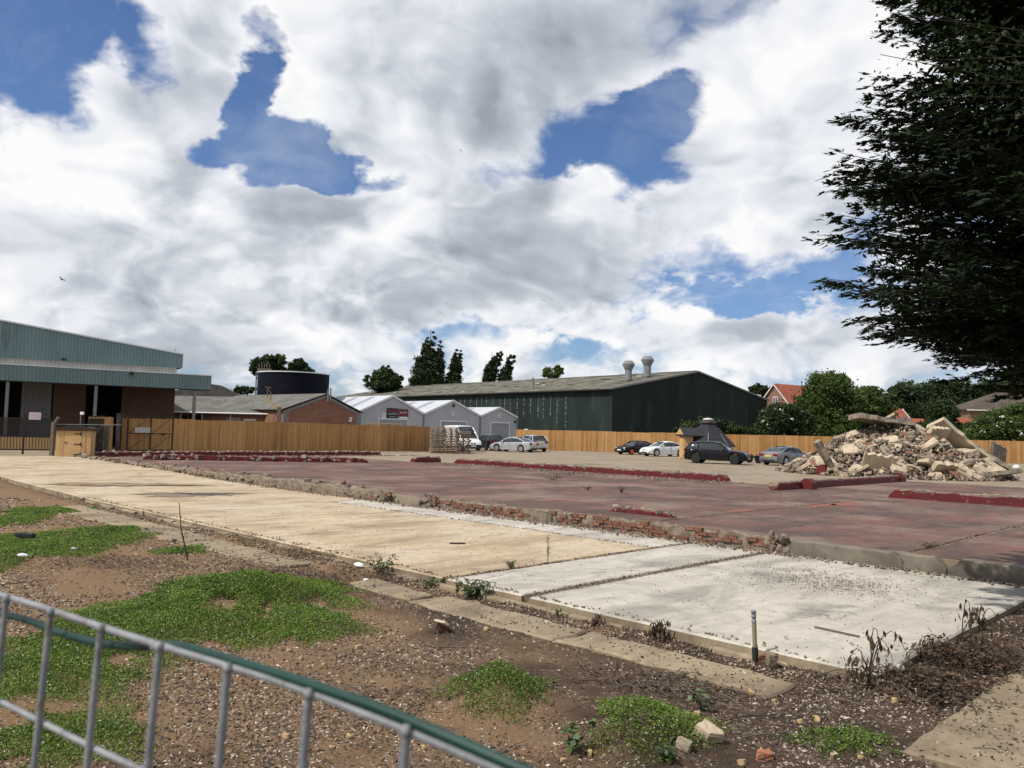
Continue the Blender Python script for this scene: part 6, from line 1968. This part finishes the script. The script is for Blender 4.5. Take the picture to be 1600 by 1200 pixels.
# ------------------------------------------------------------------ single plants
def leafy_plant(name, label, loc, n_stems, height, leaf, m, seed, droop=0.3, per=9, stem='green_stem', aspect=0.6, cat='plant', spread=0.5, group=None):
    r = random.Random(seed); rng = np.random.default_rng(seed)
    t = thing(name, label, cat, loc, 0, group)
    mb = MB(); cs, us, vs_ = [], [], []
    for k in range(n_stems):
        az = r.uniform(0, 6.28); L = height * r.uniform(0.6, 1.15); out = spread * height * r.uniform(0.2, 1)
        pts = []
        for q in range(6):
            s = q / 5
            pts.append(Vector((math.cos(az) * out * s, math.sin(az) * out * s, L * (s - droop * s ** 3))))
        mb.tube(pts, [0.006 * (1 - i / 7) * (0.5 + height) for i in range(6)], 5)
        for q in range(per):
            s = r.uniform(0.2, 1.0); f = s * 5; i = min(int(f), 4)
            p = pts[i].lerp(pts[i + 1], f - i)
            d = Vector((r.uniform(-1, 1), r.uniform(-1, 1), r.uniform(-0.6 - droop, 0.5 - droop))).normalized()
            l = leaf * r.uniform(0.6, 1.2)
            w_ = d.cross(Vector((r.uniform(-.4, .4), r.uniform(-.4, .4), 1))).normalized() * l * aspect
            cs.append(p + d * l); us.append(d * l); vs_.append(w_)
    mb.build('stem', stem, t, 60)
    V, Fc = leaf_faces(np.array(cs), np.array(us), np.array(vs_))
    # fold each leaf a little along its rib
    V = V.reshape(-1, 4, 3); V[:, 0, 2] += 0.0; V[:, 1, 2] += leaf * 0.12; V[:, 3, 2] += leaf * 0.12
    mesh_obj('leaves', fast_mesh('leaves', V.reshape(-1, 3), Fc, rng.random(len(cs))), m, t)
    return t
def surf_z(x, y):
    b_, a_ = to_ab(x, y)
    if b_ > 6.7: return 0.0
    if b_ > 0 and a_ > 0: return slab_z(a_)
    if a_ < -0.72 and -1.46 < b_ < 2.3: return -0.345
    return float(ground_z(x, y))
def gz(p):
    b_, a_ = to_ab(p.x, p.y)          # things that stand at the pad's rim belong on the earth beside it
    if a_ > 0 and 0 <= b_ < 0.75:
        p = ab(-0.17, a_)
    elif b_ > 0.3 and 0 <= a_ < 0.6:
        p = ab(b_, -0.1)
    return Vector((p.x, p.y, surf_z(p.x, p.y)))
leafy_plant('bramble', 'leafy bramble growing at the edge of the tan slab', gz(gp(632, 893, -0.38)), 14, 0.42, 0.032, 'leaf_bramble', 1, 0.35, 12, spread=0.9)
leafy_plant('bramble', 'dense bramble with glossy leaves at the corner of the white slab', gz(gp(785, 925, -0.38)), 18, 0.36, 0.042, 'leaf_bramble', 2, 0.35, 13, spread=0.9)
leafy_plant('bramble', 'small pale bramble trailing left of the glossy bramble', gz(gp(712, 912, -0.38)), 9, 0.24, 0.026, 'leaf_bramble', 3, 0.4, 9, spread=1.2)
leafy_plant('nettle', 'broad leaved green weed at the bottom edge', gz(gp(893, 1180, -0.38)), 8, 0.26, 0.034, 'leaf_bramble', 4, 0.3, 9, spread=0.7, aspect=0.75)
leafy_plant('nettle', 'broad leaved sprig beside the right green patch', gz(gp(1098, 1110, -0.38)), 5, 0.22, 0.034, 'leaf_bramble', 5, 0.3, 7, spread=0.9, aspect=0.75)
leafy_plant('nettle', 'tiny leafy sprig by the concrete chunk', gz(gp(1040, 1195, -0.38)), 5, 0.15, 0.028, 'leaf_bramble', 6, 0.3, 7, spread=0.9, aspect=0.75)
p = ab(1.35, 6.12, PALE_Z)
leafy_plant('slab_weed', 'grassy weed sprouting low from the slab joint', p, 16, 0.17, 0.028, 'leaf_bramble', 7, 0.25, 8, spread=0.8, aspect=0.25)
leafy_plant('slab_weed', 'tall thin weed growing upright from the slab joint', ab(2.2, 6.12, PALE_Z), 3, 0.42, 0.030, 'leaf_bramble', 8, 0.0, 14, spread=0.12, aspect=0.3)
leafy_plant('slab_weed', 'small green tuft at the front edge of the white slab', gz(gp(918, 955, -0.38)), 9, 0.13, 0.02, 'leaf_bramble', 9, 0.3, 8, spread=0.9, aspect=0.4)
leafy_plant('grass_tuft', 'dry straw coloured tuft on the red floor joint', ab(13.5, 13.2, 0), 26, 0.34, 0.05, 'leaf_straw', 10, 0.3, 6, stem='twig', spread=0.6, aspect=0.1)
leafy_plant('floor_weed', 'dark little weed on the red floor left of the dry tuft', ab(13.5, 14.6, 0), 8, 0.2, 0.03, 'leaf_dark', 11, 0.4, 8, spread=1.2)
leafy_plant('floor_weed', 'sparse green weeds on the red floor in the middle distance', ab(16.6, 19.0, 0), 20, 0.28, 0.04, 'leaf_bramble', 12, 0.2, 6, spread=2.5)
leafy_plant('floor_weed', 'dark weeds in the crack of the red floor at the right', ab(8.0, 2.1, 0.0), 14, 0.14, 0.02, 'leaf_dead', 13, 0.4, 9, spread=2.4)
leafy_plant('yard_weed', 'small green weed alone on the far tan slab', ab(-1.2, 36.5, slab_z(36.5)), 10, 0.3, 0.05, 'leaf_mid', 14, 0.2, 6, spread=0.8, aspect=0.3)

# dead, drooping plants at the right corner of the pad
def dead_plant(label, loc, seed, height, hooks, leaves, name='dead_plant', group=None):
    r = random.Random(seed); rng = np.random.default_rng(seed)
    t = thing(name, label, 'dead plant', loc, 0, group)
    mb = MB(); cs, us, vs_ = [], [], []
    for k in range(hooks):
        az = r.uniform(0, 6.28); L = height * r.uniform(0.3, 1.1); reach = height * r.uniform(0.2, 0.75)
        pts = []
        for q in range(9):
            s = q / 8
            z = L * math.sin(min(s * 1.35, 1) * math.pi / 2) if s < 0.7 else L * (1 - 1.6 * (s - 0.7))
            pts.append(Vector((math.cos(az) * reach * s ** 1.5 + r.uniform(-.01, .01), math.sin(az) * reach * s ** 1.5 + r.uniform(-.01, .01), z)))
        mb.tube(pts, [0.007 - 0.0006 * i for i in range(9)], 5)
        for q in range(leaves):
            i = r.randint(2, 8)
            p = pts[i] + Vector((r.gauss(0, .03), r.gauss(0, .03), r.uniform(-.05, .02)))
            d = Vector((r.uniform(-.4, .4), r.uniform(-.4, .4), -1)).normalized(); l = r.uniform(0.025, 0.055)
            w_ = d.cross(Vector((r.uniform(-1, 1), r.uniform(-1, 1), 0.2))).normalized() * l * r.uniform(0.25, 0.55)
            cs.append(p + d * l); us.append(d * l); vs_.append(w_)
    mb.build('stem', 'dark_stem', t, 60)
    V, Fc = leaf_faces(np.array(cs), np.array(us), np.array(vs_))
    mesh_obj('leaves', fast_mesh('leaves', V, Fc, rng.random(len(cs))), 'leaf_dead', t)
dead_plant('dead drooping weed standing at the near corner of the white slab', gz(gp(1390, 1058, -0.34)), 1, 0.50, 7, 8)
dead_plant('tall hooked dead stem arching over the slab edge at the right', gz(gp(1503, 1004, -0.34)), 2, 0.46, 2, 18)
dead_plant('curled dead stem behind the brown vine tangle', gz(gp(1530, 985, -0.34)), 3, 0.36, 8, 6)
dead_plant('small withered sprig on the slab edge between the dead weeds', gz(gp(1446, 1035, -0.34)), 4, 0.22, 8, 6)
dead_plant('brown withered clump on the kerb stones left of the pipe', gz(gp(1072, 985, -0.34)), 5, 0.22, 18, 9)
dead_plant('thin dry clump on the kerb stones near the white slab corner', gz(gp(993, 968, -0.40)), 6, 0.14, 10, 5)
def tangle(name, label, centre, rx, ry, n, leaves, h, seed, m='leaf_dead', stem='dark_stem'):
    r = random.Random(seed); rng = np.random.default_rng(seed)
    t = thing(name, label, 'dead vines', centre)
    mb = MB(); cs, us, vs_ = [], [], []
    for k in range(n):
        x, y = r.gauss(0, rx * .5), r.gauss(0, ry * .5); az = r.uniform(0, 6.28)
        L = r.uniform(0.2, 0.6); pts = []
        for q in range(6):
            s = q / 5; az += r.uniform(-.5, .5)
            x += math.cos(az) * L / 5; y += math.sin(az) * L / 5
            g0 = float(ground_z(centre.x + x, centre.y + y)) - centre.z
            pts.append(Vector((x, y, max(g0, -0.1) + 0.01 + h * math.sin(s * math.pi) * r.uniform(0.3, 1))))
        mb.tube(pts, 0.0032, 4)
        for q in range(leaves):
            p = r.choice(pts) + Vector((r.gauss(0, .03), r.gauss(0, .03), r.uniform(0, .03)))
            d = Vector((r.uniform(-1, 1), r.uniform(-1, 1), r.uniform(-.6, .3))).normalized(); l = r.uniform(0.012, 0.035)
            w_ = d.cross(Vector((r.uniform(-.6, .6), r.uniform(-.6, .6), 1))).normalized() * l * r.uniform(0.3, 0.7)
            cs.append(p); us.append(d * l); vs_.append(w_)
    mb.build('stem', stem, t)['kind'] = 'stuff'
    V, Fc = leaf_faces(np.array(cs), np.array(us), np.array(vs_))
    mesh_obj('leaves', fast_mesh('leaves', V, Fc, rng.random(len(cs))), m, t)
tangle('dead_vines', 'brown tangle of dead vines beside the white slab at the right', gz(ab(1.5, -0.38)), 1.1, 0.30, 120, 24, 0.22, 1)
tangle('dead_vines', 'dead leaf litter in the corner between slab and tan slab', gz(ab(0.2, -0.40)), 0.6, 0.22, 60, 20, 0.12, 2)
tangle('dead_vines', 'dry straw tangle at the foot of the tan slab edge', gz(gp(520, 868, -0.38)), 0.9, 0.35, 60, 14, 0.12, 3, 'leaf_straw', 'twig')
tangle('dead_vines', 'dry straw and twigs by the left end of the footpath', gz(gp(400, 850, -0.38)), 0.8, 0.3, 36, 8, 0.08, 4, 'leaf_straw', 'twig')
tangle('dead_vines', 'wiry dark runners crossing the tan corner slab', ab(1.1, -0.95, -0.345), 0.8, 0.16, 22, 1, 0.05, 5, 'leaf_dead', 'dark_stem')
tangle('dead_vines', 'wiry runners on the corner slab at the bottom edge', ab(-0.6, -1.6, -0.345), 0.35, 0.2, 10, 1, 0.10, 6, 'leaf_dead', 'dark_stem')
tangle('dead_vines', 'dead brown stalks behind the big green hummock', gz(gp(470, 905, -0.38)), 1.5, 0.6, 130, 6, 0.14, 7, 'leaf_dead', 'twig')
tangle('dead_vines', 'dead brown stalks left of the footpath', gz(gp(180, 885, -0.38)), 1.3, 0.6, 80, 4, 0.11, 8, 'leaf_dead', 'twig')
tangle('dead_vines', 'bleached dead stalks strewn right of the middle footpath', gz(gp(1020, 1075, -0.38)), 1.0, 0.5, 80, 3, 0.05, 9, 'leaf_dead', 'twig')
tangle('dead_vines', 'bleached dead runners left of the small middle green patch', gz(gp(650, 1085, -0.38)), 0.7, 0.35, 36, 2, 0.05, 10, 'leaf_dead', 'twig')
# upright bare stick
p = gz(gp(290, 876, -0.38))
st = thing('bare_stick', 'bare dark stick standing upright in the dirt on the left', 'stick', p)
MB().tube([(0.05, 0, -0.05), (-0.03, 0, 0.25), (-0.12, 0.03, 0.55), (-0.17, 0.04, 0.95)], [0.014, 0.012, 0.009, 0.006], 6).tube([(-0.06, 0, 0.35), (-0.01, 0.02, 0.5)], 0.004, 5).build('stick', 'dark_stem', st)

# ------------------------------------------------------------------ loose things on the ground
def ground_piece(name, label, px, py, me, m, s=(1, 1, 1), rot_=(0, 0, 0), lift=0.02, cat='rubble', group=None, z=-0.38, base=None):
    p = base if base is not None else gz(gp(px, py, z))
    o = bpy.data.objects.new(name, me)
    if not me.materials:
        me.materials.append(MATS[m])
    link(o); o.location = p + Vector((0, 0, lift)); o.scale = s; o.rotation_euler = rot_
    return tag(o, label, cat, group)
def brick_piece(name, label, px, py, rz, s=1.0, tilt=(0.3, 0.2)):
    p = gz(gp(px, py, -0.38))
    t = thing(name, label, 'brick', p + Vector((0, 0, 0.05)), rz)
    t.rotation_euler = (tilt[0], tilt[1], rz); t.scale = (s, s, s)
    a_ = chunk_mesh('brick_half', 5, 0.13, 0.07, 71); o = mesh_obj('brick_half', a_, 'brick_red', t); o.location = (0, 0, 0)
    b_ = chunk_mesh('mortar_bed', 6, 0.135, 0.035, 72); o = mesh_obj('mortar_bed', b_, 'rubble_pale', t); o.location = (0.02, 0.01, 0.05)
brick_piece('broken_brick', 'broken orange brick with a pale mortar bed lying in the dirt', 690, 990, R(60), 1.0, (0.1, 0.65))
ground_piece('concrete_chunk', 'pale wedge of concrete beside the lower right green patch', 1112, 1165, rock_mesh('concrete_chunk', 5, 0.15, 0.10, 81), 'rubble_pale', (1.0, 0.7, 1), (0.2, 0.35, R(-30)), 0.05)
mat('salmon_brick', (0.38, 0.17, 0.10), (0.28, 0.12, 0.075), 12, 0.9, bump=0.5)
ground_piece('brick_fragment', 'salmon coloured brick fragment at the bottom edge', 1195, 1188, rock_mesh('brick_fragment', 6, 0.085, 0.08, 82), 'salmon_brick', (1, 0.8, 1), (0.2, 0.1, 0.4), 0.03)
ground_piece('brick_fragment', 'orange half brick next to the upright pipe', 1225, 1030, rock_mesh('brick_fragment', 4, 0.075, 0.10, 83), 'brick_red', (1, 1, 1), (0.05, 0, 0.3), 0.05)
ground_piece('stone_block', 'grey stone block in the pad edge right of the pipe', 1250, 1028, rock_mesh('stone_block', 4, 0.13, 0.16, 84), 'path_concrete', (1.1, 0.8, 1), (0, 0, 0.75), 0.06)
ground_piece('stone', 'flat yellow stone leaning below the orange half brick', 1240, 1042, rock_mesh('stone', 5, 0.06, 0.03, 85), 'rubble_pale', (1, 1, 1), (0.5, 0.2, 0.3), 0.04, cat='stone')
ground_piece('concrete_chunk', 'squat concrete lump at the left bottom by the green patch', 1070, 1180, rock_mesh('concrete_chunk', 6, 0.08, 0.08, 86), 'rubble', (1, 1, 1), (0.2, 0.1, 1.0), 0.03)
stone_me = [rock_mesh('stone', r.choice((5, 6, 7)), 0.05, 0.055, 600 + k, 0.05, 1) for k in range(6)]
mat('sandstone', (0.40, 0.29, 0.16), (0.33, 0.22, 0.115), 14, 0.9, bump=0.4, bscale=40, c3=(0.20, 0.13, 0.075), s3=10)
for me in stone_me:
    for p_ in me.polygons: p_.use_smooth = True
for k, (px, py) in enumerate([(1210, 1097), (1175, 1083), (1250, 1130), (1275, 1128), (560, 1015), (452, 1018), (478, 1100), (545, 1150), (525, 1153), (520, 1165), (640, 1150), (660, 1170), (448, 1150), (583, 1068), (470, 1030), (1398, 1098), (1490, 1060),
                              (505, 1040), (410, 1065), (360, 1080), (700, 1160), (740, 1185), (1300, 1185), (1345, 1190), (1160, 1195), (1090, 1120), (880, 1195), (920, 1185), (595, 1000), (620, 990), (760, 985), (820, 1015)]):
    s = r.uniform(0.5, 1.15)
    ground_piece('stone', 'rounded sandy yellow stone lying loose in the foreground dirt', px, py, r.choice(stone_me), 'sandstone', (s, s * r.uniform(0.7, 1), s * 0.8), (r.uniform(-.3, .3), r.uniform(-.3, .3), r.uniform(0, 6)), 0.012, 'stone', 'sandy stones in the dirt')
# lumps along the footpath and dirt further back
for k in range(26):
    a = r.uniform(6.5, 24); p = ab(r.uniform(-1.5, -0.05), a); p = gz(p)
    s = r.uniform(0.3, 1.1)
    ground_piece('stone', 'grey brown lump of rubble lying along the front edge of the tan slab', 0, 0, r.choice(stone_me[:3]) if False else rub[k % 3 * 2], 'rubble', (s * .5, s * .45, s * .45), (r.uniform(-.5, .5), r.uniform(-.5, .5), r.uniform(0, 6)), 0.02, 'rubble', 'lumps along the tan slab edge', base=p)
# twigs
for k, (px, py, ln) in enumerate([(600, 905, .3), (700, 1018, .4), (560, 1075, .45), (620, 1090, .5), (660, 1105, .4), (640, 1080, .35), (690, 1140, .4), (860, 1070, .4), (960, 1040, .35), (1000, 1075, .5), (1060, 1085, .5), (1100, 1095, .55), (1180, 1125, .6), (1210, 1150, .6),
                                  (1280, 1115, .4), (1340, 1105, .4), (1150, 1110, .4), (1040, 1060, .3), (1120, 1050, .3), (1180, 1060, .35), (985, 1000, .25), (480, 900, .5), (190, 880, .6), (170, 890, .6), (200, 872, .5), (35, 915, .8), (60, 905, .6), (420, 890, .4), (380, 850, .3), (940, 1070, .4), (780, 1180, .5), (1060, 1160, .5), (1400, 1080, .35), (1330, 1085, .3)]):
    p = gz(gp(px, py, -0.38)); az = r.uniform(-0.9, 0.9) + (math.pi / 2 if r.random() < 0.2 else 0)
    q = []
    for i in range(5):
        s = i / 4 - 0.5
        x, y = math.cos(az) * ln * s + r.uniform(-.02, .02), math.sin(az) * ln * s + r.uniform(-.02, .02)
        q.append((x, y, float(ground_z(p.x + x, p.y + y)) - p.z + 0.014 + r.uniform(0, 0.02)))
    w = r.uniform(0.003, 0.007)
    o = MB().tube(q, [w, w, w * .9, w * .7, w * .4], 5).tube([q[2], (q[2][0] + r.uniform(-.1, .1), q[2][1] + r.uniform(-.1, .1), q[2][2] + 0.03)], w * .5, 4).build('dry_twig', r.choice(['twig', 'twig', 'dark_stem']), None, 60)
    o.location = p
    tag(o, 'dry fallen twig lying on the dirt and chippings', 'twig', 'dry twigs on the dirt')
# pipe
p = gz(gp(1213, 1030, -0.40))
pi_ = thing('upright_pipe', 'weathered upright pipe stub with a ribbed grey cap at the pad edge', 'pipe', p)
pi_.rotation_euler = (0, R(-2.5), 0)
MB().tube([(0, 0, 0.15), (0, 0, 0.40)], 0.022, 14).build('pipe', 'path_concrete', pi_, 50)
MB().tube([(0, 0, -0.06), (0, 0, 0.16)], 0.031, 14).build('sleeve', 'black_plastic', pi_, 50)
MB().lathe([(.020, .39), (.024, .40), (.024, .43), (.019, .435), (.019, .45), (.025, .455), (.025, .475), (.02, .48), (.02, .49), (.025, .495), (.025, .52), (.018, .525)], 14).build('cap', 'duct_metal', pi_, 50)
# boards and litter on the slabs
p = ab(2.0, 1.15, PALE_Z)
bd = MB().box(-0.17, 0.17, -0.018, 0.018, 0.0, 0.014).build('wood_strip', 'grey_wood')
a0, a1 = gp(1273, 981, PALE_Z), gp(1342, 996, PALE_Z)
bd.location = (a0 + a1) / 2 + Vector((0, 0, 0.004)); bd.rotation_euler = (0, 0, math.atan2(a1.y - a0.y, a1.x - a0.x)); bd.scale = ((a1 - a0).length / 0.34, 1, 1)
tag(bd, 'thin grey wooden strip lying on the white slab', 'wood strip')
bd = MB().box(-0.5, 0.5, -0.03, 0.03, 0, 0.02).build('wood_strip', 'dark_board')
bd.location = gp(715, 850, PALE_Z) + Vector((0, 0, 0.004)); bd.rotation_euler = (0, 0, 0.1); bd.scale = (0.3, 1, 1)
tag(bd, 'short dark board lying on the tan slab', 'wood strip')
for k, (px, py, lab) in enumerate([(597, 886, 'crumpled white litter under the bramble'), (35, 877, 'white plastic lid in the green patch at the left edge'), (115, 866, 'grey plastic scrap right of the far left green patch'), (572, 908, 'small white scrap left of the black plastic sheet')]):
    o = MB().lathe([(0.01, 0), (0.07, 0.0), (0.085, 0.02), (0.06, 0.045), (0.01, 0.05)], 9).build('litter', 'sign_white' if k != 2 else 'sign_grey', None, 40)
    o.location = gz(gp(px, py, -0.38)) + Vector((0, 0, 0.03)); o.scale = (r.uniform(.8, 1.2) * (0.5 if k == 3 else 1), 0.7, 0.9); o.rotation_euler = (0.3, 0.2, k)
    tag(o, lab, 'litter')
o = ground_piece('plastic_sheet', 'black plastic scrap lying flat on the dirt before the bramble', 610, 922, chunk_mesh('plastic_sheet', 7, 0.17, 0.03, 91), 'black_plastic', (1.2, 0.5, 1), (0, 0.05, 0.1), 0.03, 'litter')
o = ground_piece('plastic_sheet', 'black plastic clump in the green patch at the far left', 40, 848, chunk_mesh('plastic_sheet', 7, 0.16, 0.08, 92), 'black_plastic', (1.2, 0.6, 1), (0.1, 0.05, 0.1), 0.10, 'litter')
o = MB().lathe([(.03, 0), (.033, .004), (.033, .105), (.028, .115), (.026, .11)], 16).build('drink_can', 'sign_grey', None, 50)
o.location = gz(gp(1405, 1062, -0.40)) + Vector((0, 0, 0.05)); o.rotation_euler = (R(80), 0, R(-15)); tag(o, 'small pale can lying under the dead weed at the slab corner', 'can')
# puddle
m_, g_n, bs_ = principled('water')
bs_.inputs['Base Color'].default_value = (0.03, 0.028, 0.024, 1); bs_.inputs['Roughness'].default_value = 0.03; bs_.inputs['Specular IOR Level'].default_value = 0.6
mat('wet_dirt', (0.22, 0.165, 0.11), (0.12, 0.09, 0.062), 2, 0.6)
def flat_blob(name, label, c, rx, ry, rz, m, seed, cat, kind=None, h=0.004):
    rr_ = random.Random(seed)
    k1, k2 = rr_.uniform(0, 6), rr_.uniform(0, 6)
    loop = []
    for t_ in np.linspace(0, 2 * math.pi, 121)[:-1]:
        e = 1 + 0.2 * math.sin(3 * t_ + k1) + 0.13 * math.sin(5 * t_ + k2) + 0.1 * math.sin(11 * t_ + k1 * 2) + 0.08 * math.sin(23 * t_ + k2) + rr_.uniform(-.12, .12)
        loop.append((rx * e * math.cos(t_), ry * e * math.sin(t_), 0.0))
    o = MB().add(loop, [tuple(range(120))]).build(name, m); o.location = c + Vector((0, 0, h)); o.rotation_euler = (0, 0, rz)
    return tag(o, label, cat, kind=kind)
def on_pad(px, py):
    p = gp(px, py, PALE_Z); b_, a_ = to_ab(p.x, p.y); return gp(px, py, slab_z(a_))
flat_blob('wet_dirt', 'damp earth stain around the puddle on the tan slab', on_pad(295, 773), 1.5, 0.75, R(20), 'wet_dirt', 1, 'stain', 'structure', 0.012)
flat_blob('puddle', 'shallow rain puddle glinting on the tan slab', on_pad(325, 772), 0.75, 0.42, R(20), 'water', 2, 'puddle', 'structure', 0.018)
mat('peat', (0.13, 0.09, 0.055), (0.30, 0.23, 0.145), 1.6, 0.95, bump=1.0, bscale=20)
flat_blob('mud_patch', 'long brown patch of dried mud on the tan slab', on_pad(185, 757), 2.3, 0.7, R(15), 'peat', 3, 'stain', 'structure', 0.012)

# ------------------------------------------------------------------ birds
def bird(label, loc, s, rz, roll, m='dark_stem', up=0.5, name='flying_bird'):
    t = thing(name, label, 'bird', loc, rz); t.scale = (s, s, s); t.rotation_euler = (0, roll, rz)
    MB().lathe([(0.01, -0.5), (0.07, -0.38), (0.11, -0.05), (0.10, 0.15), (0.06, 0.30), (0.055, 0.38), (0.01, 0.48)], 10, axis='y').build('body', m, t, 60)
    for sg in (-1, 1):
        MB().add([(0.05 * sg, 0.2, 0.03), (0.55 * sg, 0.28, up * 0.55), (1.1 * sg, -0.05, up * 0.35), (0.5 * sg, -0.1, up * 0.5), (0.06 * sg, -0.18, 0.02),
                  (0.05 * sg, 0.2, 0.0), (0.55 * sg, 0.28, up * 0.55 - 0.02), (1.1 * sg, -0.05, up * 0.35 - 0.01), (0.5 * sg, -0.1, up * 0.5 - 0.02), (0.06 * sg, -0.18, 0.0)],
                 [(0, 1, 3, 4), (1, 2, 3), (5, 9, 8, 6), (6, 8, 7), (0, 5, 6, 1), (1, 6, 7, 2), (2, 7, 8, 3), (3, 8, 9, 4)]).build('wing', m, t)
    MB().add([(-0.05, -0.42, 0.01), (0.05, -0.42, 0.01), (0.13, -0.75, 0.0), (-0.13, -0.75, 0.0)], [(0, 1, 2, 3)]).build('tail', m, t)
bird('dark bird flying high above the warehouse', at(97, 437, 30), 0.17, R(70), R(25))
bird('gull with raised wings on the warehouse roof edge', at(275, 548, 57), 0.22, R(80), R(0), 'sign_grey', 0.9, 'gull')
bird('tiny bird far up left of the middle cloud gap', at(720, 235, 60), 0.13, R(40), R(30))
bird('tiny bird low under the grey cloud in the middle', at(850, 470, 60), 0.13, R(100), R(-20))
bird('tiny bird under the blue patch on the right', at(1154, 476, 70), 0.11, R(80), R(-10))

# ------------------------------------------------------------------ wire fence close to the viewer
mat('green_cable', (0.005, 0.030, 0.025), (0.008, 0.042, 0.034), 30, 0.45)
mat('fence_wire', (0.26, 0.27, 0.28), (0.19, 0.195, 0.21), 60, 0.6, metal=0.2, bump=0.2, bscale=300, c3=(0.16, 0.15, 0.14), s3=80, lo3=0.56, hi3=0.66)
K0 = at(10, 936, 0.45); K6 = at(635, 1134, 0.2808)
step = (K6 - K0) / 6.0
wf = thing('wire_fence', 'galvanised wire mesh fence panel close to the viewer', 'wire fence', (K0.x, K0.y, 0))
lean = Vector((-0.045, -0.01, -1.0))
zr = K0.z
def wpt(k, dz=0.0):
    p = K0 + step * k - Vector((K0.x, K0.y, 0))
    sag = -0.0011 * max(0.0, k - 4.6) ** 2          # the top of the panel is bent down towards its end
    return Vector((p.x, p.y, zr + (K6.z - K0.z) / 6 * k + sag)) + lean * dz
k0, k1 = -7, 10
for k in range(k0, k1 + 1):
    pts = [wpt(k, -0.002), wpt(k, 0.05), wpt(k, 0.3), wpt(k, 1.45)]
    MB().tube(pts, 0.0017, 8).build('upright_wire', 'fence_wire', wf, 60)
    MB().lathe([(0.0005, -0.0022), (0.0019, -0.0012), (0.0021, 0.0004), (0.0016, 0.0022), (0.0005, 0.0026)], 8, tuple(wpt(k, 0.0))).build('weld', 'fence_wire', wf, 60)
for q in range(0, 26):
    dz = q * 0.056
    pts = [wpt(k + 0.5 * (i / 2), dz) + Vector((0, 0.0028, 0)) for k in (0,) for i in ()] or [wpt(k0 - 0.5 + (k1 - k0 + 1) * i / 24, dz) + Vector((0, 0.003, 0.0004 * math.sin(i * 1.3 + q))) for i in range(25)]
    MB().tube(pts, 0.0018 if q == 0 else 0.0016, 8).build('cross_wire', 'fence_wire', wf, 60)
for (k) in (k0 - 0.5, k1 + 0.5):
    MB().tube([wpt(k, -0.03), wpt(k, 1.5)], 0.016, 10).build('post', 'fence_wire', wf, 60)
# green cable laid along the top wire
offs = [(-4, -0.024, 0.02), (-1, -0.016, 0.014), (0.2, -0.0125, 0.012), (1.0, -0.0125, 0.010), (1.8, -0.0105, 0.0085), (2.6, -0.005, 0.007), (3.2, 0.0012, 0.005), (4.2, 0.0026, 0.004), (5.2, 0.0030, 0.003), (6.2, 0.0030, 0.003), (8, 0.0028, 0.003), (10.3, 0.0028, 0.003)]
ctrl = [(wpt(k, 0) + Vector((0, dy, dz_))) for (k, dz_, dy) in offs]
fine_ = []
for i in range(len(ctrl) - 1):
    p0, p1, p2, p3 = ctrl[max(i - 1, 0)], ctrl[i], ctrl[i + 1], ctrl[min(i + 2, len(ctrl) - 1)]
    for q in range(6):
        t_ = q / 6
        fine_.append(0.5 * ((2 * p1) + (-p0 + p2) * t_ + (2 * p0 - 5 * p1 + 4 * p2 - p3) * t_ ** 2 + (-p0 + 3 * p1 - 3 * p2 + p3) * t_ ** 3))
fine_.append(ctrl[-1])
gc = thing('green_cable', 'dark green plastic cable laid along the top of the wire fence', 'cable', (K0.x, K0.y, 0))
MB().tube(fine_, 0.0020, 10).build('sheath', 'green_cable', gc, 60)
# twist of tie wire
tw = thing('wire_tie', 'pale twist of tie wire knotted on the fence top', 'wire tie', (K0.x, K0.y, 0))
c = wpt(3.0, 0)
hel = []
for i in range(30):
    t_ = i / 29; hel.append(c + step.normalized() * (-0.006 + 0.007 * t_) + Vector((0, 0.0024 * math.cos(t_ * 26), 0.0024 * math.sin(t_ * 26))))
MB().tube(hel, 0.0004, 6).build('twist', 'sign_grey', tw, 60)
